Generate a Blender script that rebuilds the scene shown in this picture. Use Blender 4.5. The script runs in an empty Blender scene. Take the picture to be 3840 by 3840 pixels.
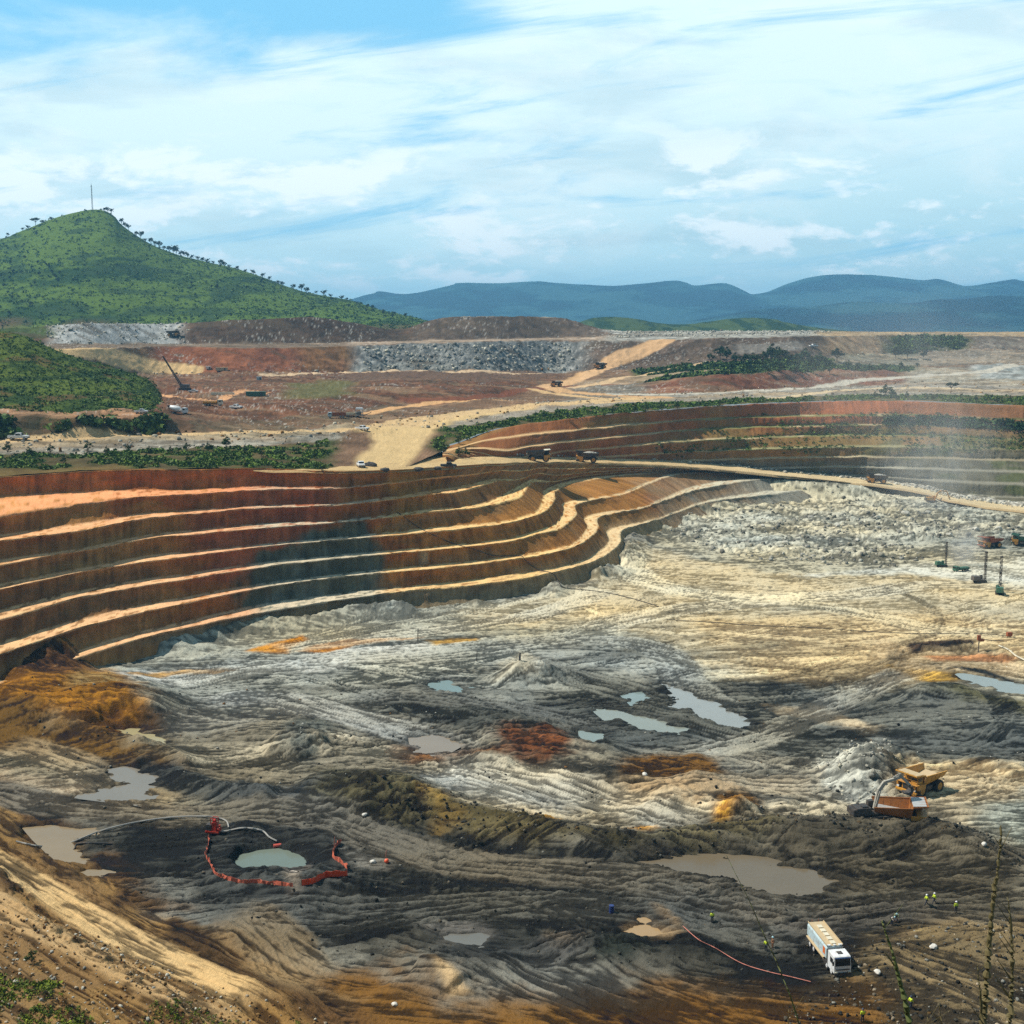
import bpy, bmesh, math, random
import numpy as np
from mathutils import Vector, Matrix
rnd = random.Random(11)
S = bpy.context.scene
C = S.collection
R = math.radians
# ------------------------------------------------------------------ camera, sky, sun
F = 4500.0                       # focal length in photo pixels (photo 3840 wide)
PITCH = math.atan2(680, F)       # horizon at y = 1240
EYE = np.array([0.0, 0.0, 85.0])
cam = bpy.data.cameras.new('camera'); cam.sensor_width = 36; cam.lens = F/3840*36
cam.clip_start = 0.3; cam.clip_end = 40000
camo = bpy.data.objects.new('camera', cam); C.objects.link(camo)
camo.location = EYE; camo.rotation_euler = (math.pi/2 - PITCH, 0, 0)
S.camera = camo
S.view_settings.view_transform = 'Standard'; S.view_settings.look = 'None'
S.cycles.use_denoising = False
S.view_settings.exposure = 0.10; S.view_settings.gamma = 1
SUN_EL, SUN_AZ = 53.0, -80.0      # azimuth clockwise from +Y (north): sun stands to the left, slightly behind the far side
sd = bpy.data.lights.new('sun', 'SUN'); sd.energy = 5.0; sd.angle = R(0.55); sd.color = (1.0, 0.94, 0.84)
so = bpy.data.objects.new('sun', sd); C.objects.link(so)
v = Vector((math.sin(R(SUN_AZ))*math.cos(R(SUN_EL)), math.cos(R(SUN_AZ))*math.cos(R(SUN_EL)), math.sin(R(SUN_EL))))
so.rotation_euler = v.to_track_quat('Z', 'Y').to_euler(); so.location = (-300, 100, 500)

class NT:
    """small helper for node trees"""
    def __init__(s, nt): s.nt = nt; s.n = nt.nodes; s.l = nt.links
    def add(s, t, **k):
        n = s.n.new(t)
        for a, b in k.items():
            if a.startswith('i_'): n.inputs[a[2:].replace('_', ' ')].default_value = b
            else: setattr(n, a, b)
        return n
    def m(s, op, a, b=0.0, c=None, clamp=False):
        n = s.n.new('ShaderNodeMath'); n.operation = op; n.use_clamp = clamp
        for i, x in enumerate((a, b) if c is None else (a, b, c)):
            if isinstance(x, (int, float)): n.inputs[i].default_value = x
            else: s.l.new(x, n.inputs[i])
        return n.outputs[0]
    def ss(s, x, a, b):
        n = s.n.new('ShaderNodeMapRange'); n.interpolation_type = 'SMOOTHSTEP'
        s.l.new(x, n.inputs['Value']); n.inputs['From Min'].default_value = a; n.inputs['From Max'].default_value = b
        return n.outputs['Result']
    def mix(s, f, a, b, t='MIX'):
        n = s.n.new('ShaderNodeMix'); n.data_type = 'RGBA'; n.blend_type = t
        for i, x in ((0, f), (6, a), (7, b)):
            if isinstance(x, (int, float)): n.inputs[i].default_value = x
            elif isinstance(x, tuple): n.inputs[i].default_value = (*x, 1) if len(x) == 3 else x
            else: s.l.new(x, n.inputs[i])
        return n.outputs[2]
    def noise(s, vec, scale, detail=4, rough=.55, dist=0.0):
        n = s.n.new('ShaderNodeTexNoise'); s.l.new(vec, n.inputs['Vector'])
        n.inputs['Scale'].default_value = scale; n.inputs['Detail'].default_value = detail
        n.inputs['Roughness'].default_value = rough; n.inputs['Distortion'].default_value = dist
        return n.outputs[0]
    def comb(s, x, y, z):
        n = s.n.new('ShaderNodeCombineXYZ')
        for i, q in enumerate((x, y, z)):
            if isinstance(q, (int, float)): n.inputs[i].default_value = q
            else: s.l.new(q, n.inputs[i])
        return n.outputs[0]

W = bpy.data.worlds.new('World'); S.world = W; W.use_nodes = True
W.node_tree.nodes.clear()
T = NT(W.node_tree)
sky = T.add('ShaderNodeTexSky', sky_type='NISHITA', sun_disc=False, sun_elevation=R(SUN_EL), sun_rotation=R(SUN_AZ))
sky.air_density = 1.2; sky.dust_density = 1.0; sky.ozone_density = 2.0
tc = T.add('ShaderNodeTexCoord'); sep = T.add('ShaderNodeSeparateXYZ'); T.l.new(tc.outputs['Generated'], sep.inputs[0])
dx, dy, dz = sep.outputs
ay = T.m('MAXIMUM', T.m('ABSOLUTE', dy), 0.15)
cu = T.m('DIVIDE', dx, ay); cv = T.m('DIVIDE', dz, ay)          # bearing and height above the horizon
vec = T.comb(T.m('MULTIPLY', cu, 1.0), T.m('MULTIPLY', cv, 3.2), 0.0)
n1 = T.noise(vec, 3.1, 7, .56, .6)
tilt = T.m('ADD', T.m('MULTIPLY', cv, 1.0), T.m('MULTIPLY', cu, -0.12))
vec2 = T.comb(T.m('ADD', cu, 3.7), T.m('MULTIPLY', tilt, 7.0), 0.0)
n2 = T.noise(vec2, 3.4, 8, .6, .9)
# altitude of the upper edge of the cloud sheet: about .225 on the left, climbing to the right
edge = T.m('ADD', T.m('ADD', 0.228, T.m('MULTIPLY', T.ss(cu, -0.10, 0.22), 0.16)), T.m('MULTIPLY', T.m('SUBTRACT', n1, 0.5), 0.17))
sheet = T.m('SUBTRACT', 1.0, T.ss(T.m('SUBTRACT', cv, edge), -0.028, 0.022))
sheet = T.m('MULTIPLY', sheet, T.ss(n2, 0.24, 0.50))
ahead = T.m('MULTIPLY', T.m('SUBTRACT', 1.0, T.ss(cv, 0.34, 0.6)), T.ss(dy, -0.1, 0.35))   # the cloud sheet lies to the north
sheet = T.m('MULTIPLY', sheet, ahead)
low = T.m('SUBTRACT', 1.0, T.ss(cv, 0.02, 0.16))                 # haze-grey near the horizon
white = T.mix(low, (0.84, 1.05, 1.10), (0.68, 0.98, 1.05))
right = T.m('MULTIPLY', T.ss(cu, -0.05, 0.4), T.m('SUBTRACT', 1.0, T.ss(cv, 0.10, 0.20)))
white = T.mix(T.m('MULTIPLY', right, .55), white, (0.52, 0.82, 0.89))
# soft grey cloud bellies
vec3 = T.comb(T.m('ADD', cu, 9.1), T.m('MULTIPLY', cv, 5.0), 0.3)
n3 = T.noise(vec3, 4.2, 6, .55, .4)
belly = T.m('MULTIPLY', T.ss(n3, 0.50, 0.68), 0.55)
white = T.mix(belly, white, (0.54, 0.76, 0.84))
# bright cumulus puffs low down
vec4 = T.comb(T.m('ADD', cu, 5.3), T.m('MULTIPLY', cv, 2.6), 1.3)
n4 = T.noise(vec4, 9.0, 6, .6, .2)
puff = T.m('MULTIPLY', T.ss(n4, 0.50, 0.60), T.m('MULTIPLY', T.ss(cv, 0.02, 0.045), T.m('SUBTRACT', 1.0, T.ss(cv, 0.12, 0.19))))
white = T.mix(T.m('MULTIPLY', puff, .9), white, (1.08, 1.18, 1.20))
n5 = T.noise(T.comb(T.m('ADD', cu, 2.2), T.m('MULTIPLY', cv, 2.4), 4.0), 7.0, 8, .66, .3)
white = T.mix(T.m('MULTIPLY', T.ss(n5, .48, .66), .35), white, (1.0, 1.1, 1.1))
mul = T.mix(1.0, sky.outputs[0], (0.10, 0.115, 0.12), 'MULTIPLY')
blue = T.mix(0.8, mul, (0.25, 0.70, 1.04))
fin = T.mix(sheet, T.mix(T.m('MULTIPLY', T.m('SUBTRACT', 1.0, ahead), .75), blue, (0.13, 0.13, 0.125)), white)
dn = T.ss(dz, -0.02, 0.0)
fin = T.mix(dn, (0.30, 0.36, 0.38), fin)
bg = T.add('ShaderNodeBackground'); T.l.new(fin, bg.inputs[0]); bg.inputs[1].default_value = 1.0
wo = T.add('ShaderNodeOutputWorld'); T.l.new(bg.outputs[0], wo.inputs[0])

# ------------------------------------------------------------------ survey helpers: photo pixel -> world
cp, sp_ = math.cos(PITCH), math.sin(PITCH)
def unproj(px, py, z):
    px = np.asarray(px, float); py = np.asarray(py, float)
    a = (px-1920)/F; b = (1920-py)/F
    dy_, dz_ = cp + b*sp_, -sp_ + b*cp
    t = (z-EYE[2])/dz_
    return a*t, dy_*t
def unproj_Y(px, py, Y):
    a = (px-1920)/F; b = (1920-py)/F
    t = Y/(cp+b*sp_)
    return a*t, EYE[2]+(-sp_+b*cp)*t
def ray(px, py):
    a = (px-1920)/F; b = (1920-py)/F
    return Vector((a, cp+b*sp_, -sp_+b*cp)).normalized()

# ------------------------------------------------------------------ noise
def _h(ix, iy, seed):
    n = (ix.astype(np.int64)*374761393 + iy.astype(np.int64)*668265263 + seed*1274126177) & 0x7fffffff
    n = ((n ^ (n >> 13))*1274126177) & 0x7fffffff
    n = (n ^ (n >> 16)) & 0xffff
    return n.astype(np.float32)/65535.0
def vnoise(x, y, seed=0):
    ix = np.floor(x); iy = np.floor(y); fx = (x-ix).astype(np.float32); fy = (y-iy).astype(np.float32)
    ix = ix.astype(np.int64); iy = iy.astype(np.int64)
    fx = fx*fx*(3-2*fx); fy = fy*fy*(3-2*fy)
    a = _h(ix, iy, seed); b = _h(ix+1, iy, seed); c = _h(ix, iy+1, seed); d = _h(ix+1, iy+1, seed)
    return (a*(1-fx)+b*fx)*(1-fy) + (c*(1-fx)+d*fx)*fy
def fbm(x, y, o=4, seed=0, g=.5):
    s = 0; a = 1; t = 0
    for i in range(o):
        s = s + a*vnoise(x*(2**i)+17.3*i, y*(2**i)-9.1*i, seed+i*7); t += a; a *= g
    return s/t                                   # 0..1, mean .5
def ridged(x, y, o=4, seed=0):
    s = 0; a = 1; t = 0
    for i in range(o):
        s = s + a*(1-np.abs(2*vnoise(x*(2**i)+11.3*i, y*(2**i)-5.1*i, seed+i*5)-1)); t += a; a *= .55
    return s/t
def sm(x, a, b):
    t = np.clip((x-a)/(b-a), 0, 1); return t*t*(3-2*t)
def lerp(a, b, t): return a+(b-a)*t

# ------------------------------------------------------------------ geometry of outlines in plan
def seginfo(P, X, Y, closed=False, want_s=False):
    """distance to polyline (world plan); signed for closed (negative inside); plus signed offset and arc length"""
    n = len(P); best = np.full(X.shape, 1e9, np.float32); s_ = np.zeros(X.shape, np.float32); off = np.zeros(X.shape, np.float32)
    ang = np.zeros(X.shape, np.float32)
    inside = np.zeros(X.shape, bool); acc = 0.0
    for i in range(n if closed else n-1):
        ax, ay = P[i]; bx, by = P[(i+1) % n]
        ex, ey = bx-ax, by-ay; L2 = ex*ex+ey*ey+1e-9; L = math.sqrt(L2)
        t = np.clip(((X-ax)*ex+(Y-ay)*ey)/L2, 0, 1)
        d = np.hypot(X-ax-t*ex, Y-ay-t*ey)
        if want_s:
            m = d < best
            s_ = np.where(m, acc+t*L, s_); off = np.where(m, ((X-ax)*ey-(Y-ay)*ex)/L, off); ang = np.where(m, math.atan2(ey, ex), ang)
        best = np.minimum(best, d)
        if closed:
            c = ((ay > Y) != (by > Y)) & (X < (bx-ax)*(Y-ay)/(by-ay+1e-12)+ax); inside ^= c
        acc += L
    if closed: best = np.where(inside, -best, best)
    return (best, s_, off, ang) if want_s else best
def smoothline(P, k=6):
    P = [np.array(p, float) for p in P]; out = []
    for i in range(len(P)-1):
        p0 = P[max(i-1, 0)]; p1 = P[i]; p2 = P[i+1]; p3 = P[min(i+2, len(P)-1)]
        for j in range(k):
            t = j/k
            out.append(.5*((2*p1)+(-p0+p2)*t+(2*p0-5*p1+4*p2-p3)*t*t+(-p0+3*p1-3*p2+p3)*t**3))
    out.append(P[-1]); return out
def plan(pts, z=0.0):
    return [tuple(float(q) for q in unproj(a, b, z)) for a, b in pts]

# ------------------------------------------------------------------ object helpers
def tag(o, label=None, cat=None, group=None, kind=None):
    if label: o['label'] = label
    if cat: o['category'] = cat
    if group: o['group'] = group
    if kind: o['kind'] = kind
    return o
def mesh_np(name, V, Q, mat, parent=None, col=None, smooth=False, tris=False):
    me = bpy.data.meshes.new(name)
    V = np.ascontiguousarray(V, np.float32); Q = np.ascontiguousarray(Q, np.int32); k = Q.shape[1]
    me.vertices.add(len(V)); me.vertices.foreach_set('co', V.ravel())
    me.loops.add(Q.size); me.loops.foreach_set('vertex_index', Q.ravel())
    me.polygons.add(len(Q)); me.polygons.foreach_set('loop_start', np.arange(0, Q.size, k, dtype=np.int32))
    me.polygons.foreach_set('loop_total', np.full(len(Q), k, np.int32))
    me.update(calc_edges=True)
    if smooth: me.polygons.foreach_set('use_smooth', np.ones(len(Q), bool))
    if col is not None:
        col = np.array(col, np.float32); lum = col[:, :3] @ np.array([.25, .6, .15], np.float32)
        col[:, :3] = np.clip(lum[:, None]+(col[:, :3]-lum[:, None])*SAT, .004, .9)
        at = me.color_attributes.new('Col', 'FLOAT_COLOR', 'POINT')
        c4 = np.ones((len(V), 4), np.float32); c4[:, :col.shape[1]] = col
        at.data.foreach_set('color', c4.ravel())
    me.materials.append(mat)
    o = bpy.data.objects.new(name, me); C.objects.link(o)
    if parent: o.parent = parent
    return o
SAT = 1.13
def gridq(nr, nc):
    i = np.arange(nr-1)[:, None]*nc + np.arange(nc-1)[None]
    return np.stack([i, i+1, i+1+nc, i+nc], -1).reshape(-1, 4)

# ------------------------------------------------------------------ materials
def earth_mat(name, scale=1.0, bump=0.5, var=0.35):
    m = bpy.data.materials.new(name); m.use_nodes = True; t = NT(m.node_tree)
    b = t.n['Principled BSDF']
    at = t.add('ShaderNodeAttribute', attribute_name='Col')
    co = t.add('ShaderNodeTexCoord').outputs['Object']
    n = t.noise(co, 1.1*scale, 8, .72); n_ = t.noise(co, 5.0*scale, 5, .7)
    f = t.m('ADD', 1.0-var, t.m('MULTIPLY', t.m('ADD', t.m('MULTIPLY', n, .62), t.m('MULTIPLY', n_, .38)), 2*var))
    cc = t.mix(1.0, at.outputs['Color'], t.comb(f, f, f), 'MULTIPLY')
    t.l.new(cc, b.inputs['Base Color'])
    rgh = t.m('SUBTRACT', 0.95, t.m('MULTIPLY', t.m('SUBTRACT', 1.0, at.outputs['Alpha']), .55))
    t.l.new(rgh, b.inputs['Roughness']); b.inputs['Specular IOR Level'].default_value = .06
    bp = t.add('ShaderNodeBump'); bp.inputs['Strength'].default_value = bump; bp.inputs['Distance'].default_value = .6
    t.l.new(t.m('ADD', n, t.m('MULTIPLY', n_, .3)), bp.inputs['Height']); t.l.new(bp.outputs[0], b.inputs['Normal'])
    return m
M_EARTH = earth_mat('earth', 1.0, .8, .62)
M_WALL = earth_mat('cut_earth', 0.7, .8, .50)
M_FAR = earth_mat('far_earth', 0.25, .7, .45)
def leaf_mat(name='leaves'):
    m = bpy.data.materials.new(name); m.use_nodes = True; t = NT(m.node_tree); b = t.n['Principled BSDF']
    at = t.add('ShaderNodeAttribute', attribute_name='Col')
    co = t.add('ShaderNodeTexCoord').outputs['Object']
    n = t.noise(co, .8, 3, .6)
    f = t.m('ADD', .6, t.m('MULTIPLY', n, .8))
    t.l.new(t.mix(1.0, at.outputs['Color'], t.comb(f, f, f), 'MULTIPLY'), b.inputs['Base Color'])
    b.inputs['Roughness'].default_value = .7; b.inputs['Specular IOR Level'].default_value = .2
    return m
M_LEAF = leaf_mat()
_pm = {}
def paint(name, col, rough=.5, metal=0.0, dirt=.25, dirtcol=(.25, .16, .09)):
    if name in _pm: return _pm[name]
    m = bpy.data.materials.new(name); m.use_nodes = True; t = NT(m.node_tree); b = t.n['Principled BSDF']
    co = t.add('ShaderNodeTexCoord').outputs['Object']
    n = t.noise(co, 1.6, 6, .7)
    t.l.new(t.mix(t.m('MULTIPLY', t.ss(n, .42, .72), dirt), tuple(col), tuple(dirtcol)), b.inputs['Base Color'])
    b.inputs['Roughness'].default_value = rough; b.inputs['Metallic'].default_value = metal
    _pm[name] = m; return m
# ================================================================== PIT FLOOR
NA, NY = 1360, 840
ag = np.linspace(-0.56, 0.56, NA)
# rows evenly spaced in viewing angle so that near and far ground carry the same detail
pyr = np.linspace(4130, 1835, NY)
_, Yr = unproj(1920, pyr, 0.0)
Yr = np.concatenate([np.array([1.2, 2.2, 6, 15, 30, 50, 70, 90, 105]), Yr]); NYt = len(Yr)
A, YY = np.meshgrid(ag, Yr); XX = A*YY
NEARTOE = smoothline(plan([(-900, 2620), (-300, 2800), (0, 2990), (280, 3170), (600, 3440), (950, 3610), (1250, 3800), (1500, 4000), (1750, 4300)]), 4)
sgn = seginfo(NEARTOE, np.array([-100.0]), np.array([60.0]), want_s=True)[2][0]
SG = 1.0 if sgn > 0 else -1.0
def near_side(X, Y):
    d, s, off, ang = seginfo(NEARTOE, X, Y, want_s=True)
    return off*SG, s
side, s_near = near_side(XX, YY)
H = np.clip(side, 0, 80)*0.17
# terraces pushed up parallel to the toe
wv = side + 1.0*(fbm(XX/18, YY/18, 3, 5)-.5)*4
terr = (np.sin(wv*2*math.pi/13.0)*.5+.5)**2.0
H += np.where(side > 0, terr*1.0*sm(side, 2, 8), 0)
hill = np.clip(83.3 - np.maximum(0, YY-2.0)*0.658, -3, 90)     # the slope the photographer stands on
H = np.maximum(H, hill)
onhill = hill > H-0.01

def bump(px, py, rad, h, z0=0.0, asp=1.0, rot=0.0, p=1.5, ns=.35, seed=3, cone=False):
    """a heap on the floor: centre pixel, radius in metres, height in metres"""
    global H
    x, y = unproj(px, py, z0)
    m = (np.abs(XX-x) < rad*asp*1.6+3) & (np.abs(YY-y) < rad*asp*1.6+3)
    if not m.any(): return
    X, Y = XX[m]-x, YY[m]-y
    u = X*math.cos(rot)+Y*math.sin(rot); w = -X*math.sin(rot)+Y*math.cos(rot)
    q = np.hypot(u/asp, w)/rad
    q = q*(1+ns*(fbm((XX[m])/(rad*.6), YY[m]/(rad*.6), 4, seed)-.5)*2)
    f = np.clip(1-q, 0, 1) if cone else sm(1.15-q, 0, 1.0)**p
    hh = h*f*(1+ .5*ns*(ridged(XX[m]/(rad*.35), YY[m]/(rad*.35), 3, seed+4)-.5)*2)
    H[m] = H[m]+hh*(.62 if not cone else .75)
def ridge(pts, w, h, z0=0.0, seed=9, ns=.5, sharp=1.3, k=5):
    global H
    P = smoothline(plan(pts, z0), k)
    xs = [p[0] for p in P]; ys = [p[1] for p in P]
    m = (XX > min(xs)-2*w) & (XX < max(xs)+2*w) & (YY > min(ys)-2*w) & (YY < max(ys)+2*w)
    d, s, off, ang = seginfo(P, XX[m], YY[m], want_s=True)
    L = s.max()+1e-6
    env = sm(s/L, 0, .08)*sm(1-s/L, 0, .08)
    wn = w*(0.75+.5*fbm(s/(w*2), s*0+seed, 3, seed))
    q = d/wn*(1+ns*(fbm(XX[m]/(w*.7), YY[m]/(w*.7), 4, seed+1)-.5))
    hh = h*env*np.clip(1-q, 0, 1)**sharp*(0.7+.6*fbm(s/(w*1.5), s*0, 3, seed+2))
    H[m] += hh*.58
def pit(pts, depth, feather=3.0, seed=21, z0=0.0, warp=2.5):
    global H
    P = plan(pts, z0); sdv = boxsd(P, feather+warp+9, seed, warp)
    m, s = sdv
    if depth < 1.2: s = s+(fbm(XX[m]/9, YY[m]/2.4, 4, seed+40)-.5)*7
    H[m] = lerp(H[m], z0+.12+.25*(H[m]-z0), sm(-s, -7, -1))
    H[m] = np.where((s > 0) & (s < 6), np.maximum(H[m], z0-.02), H[m])
    H[m] = lerp(H[m], z0-depth, sm(-s, -feather*.6, feather*.5))
def boxsd(P, pad, seed, warp, wl=9.0):
    xs = [p[0] for p in P]; ys = [p[1] for p in P]
    m = (XX > min(xs)-pad) & (XX < max(xs)+pad) & (YY > min(ys)-pad) & (YY < max(ys)+pad)
    X, Y = XX[m], YY[m]
    s = seginfo(P, X, Y, closed=True)
    s = s + warp*(fbm(X/wl, Y/wl, 4, seed)-.5)*2 + warp*.5*(fbm(X/(wl*.25), Y/(wl*.25), 3, seed+8)-.5)*2
    return m, s

# broad undulation, more lively close to the middle of the floor
H += np.where(onhill, 0, (fbm(XX/45, YY/45, 3, 31)-.5)*.9)
RUB = plan([(2480, 1925), (2700, 1880), (3000, 1850), (3300, 1850), (3500, 1880), (3840, 1950), (4300, 1990), (4300, 2040), (3840, 2050), (3600, 2010), (3420, 2040), (3480, 2080), (3300, 2105), (3000, 2085), (2700, 2075), (2520, 2010), (2440, 1975)])
mR, sR = boxsd(RUB, 20, 41, 6.0)
kR = sm(-sR, -4, 6)
H[mR] += kR*((ridged(XX[mR]/16, YY[mR]/16, 4, 42)-.45)*3.8 + (ridged(XX[mR]/3.6, YY[mR]/3.6, 3, 43)-.5)*1.9)
# heaps and banks
ridge([(1180, 3010), (1500, 3015), (1720, 3060), (1900, 3105), (2100, 3135), (2300, 3165), (2500, 3170), (2700, 3155), (2860, 3140), (3000, 3135), (3300, 3135), (3500, 3145), (3620, 3185), (3880, 3260)], 6.5, 4.6, seed=51, ns=.35, sharp=.75)
ridge([(2850, 3160), (3100, 3155), (3300, 3150), (3480, 3160), (3600, 3200)], 15, 1.0, seed=52, ns=.12)
ridge([(-120, 2660), (150, 2720), (400, 2760), (600, 2830), (740, 2900)], 7, 4.2, seed=53)
ridge([(480, 2860), (700, 2930), (900, 2975), (1050, 3000)], 5.5, 3.0, seed=54)
bump(250, 2660, 26, 7.5, asp=1.35, p=1.2, seed=55)
bump(60, 2560, 26, 6, asp=1.2, p=1.2, seed=56)
bump(470, 2680, 11, 3.0, asp=1.5, seed=58)
bump(1125, 2800, 6, 4.6, seed=60, asp=1.4, p=.8); bump(1060, 2750, 11, 2.4, asp=1.8, seed=61)
bump(1390, 2985, 15, 4.2, asp=1.7, seed=62); bump(1230, 2960, 8, 2.0, seed=63)
bump(1860, 2720, 10, 3.0, asp=1.9, seed=64); bump(1730, 2690, 9, 2.0, asp=2, seed=65)
bump(2000, 2790, 12, 2.6, asp=2, seed=66, ns=.7); bump(2180, 2830, 8, 1.8, asp=1.6, seed=67)
bump(2280, 2930, 8, 2.6, seed=68, asp=1.2); bump(2480, 2900, 16, 1.8, asp=1.6, seed=69, ns=.7)
bump(2700, 3000, 12, 2.4, asp=1.6, seed=70, ns=.7); bump(2740, 3060, 5, 2.4, seed=71); bump(2790, 3060, 4, 1.8, seed=72)
bump(1950, 2545, 8.5, 6.2, cone=True, seed=73, ns=.18); bump(2040, 2550, 6, 3.4, seed=74, cone=True)
bump(2110, 2540, 5, 2.0, seed=75, asp=1.6)
bump(3270, 2900, 7.5, 5.6, asp=1.5, rot=1.2, seed=76, ns=.35, p=1.0); bump(3180, 2905, 8, 3.2, asp=1.6, seed=77, ns=.7); bump(3340, 2830, 7, 3.4, asp=1.3, seed=78, ns=.6)
bump(3600, 2720, 14, 1.6, asp=2, seed=79); bump(3700, 2640, 10, 1.2, asp=1.8, seed=80); bump(3520, 2590, 9, 2.4, asp=1.5, seed=81)
ridge([(3440, 2440), (3520, 2436), (3640, 2425)], 3.4, 3.0, seed=82, ns=.1, sharp=.7); bump(3740, 2450, 7, 2.0, asp=1.5, seed=83); bump(3850, 2450, 6, 2.2, seed=84)
bump(2420, 2660, 5, 1.5, seed=85); bump(2560, 2700, 5, 1.6, seed=86, asp=1.5); bump(2640, 2580, 7, 1.0, asp=2, seed=87)
bump(3800, 2880, 6, 2.2, seed=88); bump(3680, 2860, 5, 1.8, seed=89)
ridge([(2540, 3380), (2700, 3390), (2800, 3410), (3000, 3440)], 2.4, .9, seed=90)
ridge([(2400, 3385), (2480, 3430), (2560, 3490)], 3.0, 1.9, seed=91, ns=.3); bump(2420, 3560, 9, 2.4, asp=1.8, seed=92)
ridge([(1560, 3640), (1640, 3660), (1720, 3720)], 4, 2.0, seed=93); bump(1720, 3640, 8, 2.4, asp=1.6, seed=94)
bump(900, 3500, 9, 1.6, asp=1.6, seed=95); bump(1050, 3760, 8, 1.6, asp=1.5, seed=96)
ridge([(1420, 3700), (1560, 3790), (1780, 3850), (2100, 3880)], 6, 1.3, seed=97)
ridge([(60, 2350), (160, 2470), (230, 2545)], 9, 5, seed=98)
bump(3500, 3720, 12, 1.2, asp=1.7, seed=99); bump(3700, 3560, 12, 1.5, asp=1.8, seed=100); bump(3340, 3590, 4, .8, seed=101)
# dark sump banks
ridge([(790, 3200), (800, 3280), (900, 3330), (1010, 3345), (1130, 3350), (1200, 3320), (1270, 3300)], 3.5, 1.3, seed=110)
ridge([(960, 3150), (900, 3165), (860, 3210), (890, 3245), (960, 3275), (1060, 3285), (1110, 3280)], 3.2, 2.2, seed=111)
ridge([(990, 3140), (1080, 3140), (1180, 3165), (1220, 3210), (1200, 3265), (1150, 3285)], 4.0, 2.3, seed=112)
bump(1000, 3290, 5.5, 2.6, asp=1.8, seed=113); bump(1210, 3340, 7.5, 3.2, asp=1.5, seed=114); bump(1080, 3400, 6, 1.2, asp=1.5, seed=115)
bump(930, 3110, 3.5, 1.8, asp=1.4, seed=116); bump(1220, 3130, 5, 1.6, seed=117)
bump(560, 3080, 8, .9, asp=2, seed=118)
# a cut behind the dark bank where the trucks are loaded
bump(3360, 3070, 8, -3.6, asp=2.0, seed=119, ns=.15)
# roughness
# bank under the haul road on the right
EB = [(2883, 1779, 12.0), (3047, 1797, 9.5), (3202, 1812, 7.2), (3332, 1818, 5.4), (3461, 1849, 3.6), (3565, 1880, 2.2), (3840, 1921, .5), (4400, 1990, 0)]
EP = [tuple(float(q) for q in unproj(a, b, z)) for a, b, z in EB]; es = np.concatenate([[0], np.cumsum([math.dist(EP[i], EP[i+1]) for i in range(len(EP)-1)])])
me_ = (YY > 480) & (XX > 100)
d_, s_, o_, _a = seginfo(EP, XX[me_], YY[me_], want_s=True)
zr_ = np.interp(s_, es, [e[2] for e in EB]); az_ = XX[me_]/YY[me_]; yb_ = np.interp(az_, [p[0]/p[1] for p in EP], [p[1] for p in EP], left=0, right=1e6)
bank = np.where(YY[me_] > yb_, zr_-1.0, zr_-.5-d_*.55)
H[me_] = np.where((yb_ > 0), np.maximum(H[me_], bank), H[me_])
rough = np.where(onhill, .3, np.where(side > 0, .45, 1.0))*sm(YY, 100, 140)
H += rough*((fbm(XX/6, YY/6, 4, 120)-.5)*.42 + (ridged(XX/1.7, YY/1.7, 3, 121)-.5)*.24)

# slumped earth along the foot of the left wall
TOEP = [tuple(float(q) for q in unproj(a, b, 0)) for a, b in [(-600,2840),(0,2610),(300,2505),(600,2440),(950,2366),(1300,2313),(1600,2282),(1900,2243),(2120,2206),(2262,2160),(2348,2098),(2372,2020),(2500,1957),(2720,1912),(2960,1882)]]
mt_ = (YY > 200) & (YY < 620)
dt_ = seginfo(TOEP, XX[mt_], YY[mt_]); nt_ = sm(fbm(XX[mt_]/16, YY[mt_]/16, 3, 141), .38, .62)
H[mt_] += np.clip(3.2-dt_*.34, 0, 3.2)*nt_*(.7+.6*ridged(XX[mt_]/4, YY[mt_]/4, 3, 142))
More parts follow.
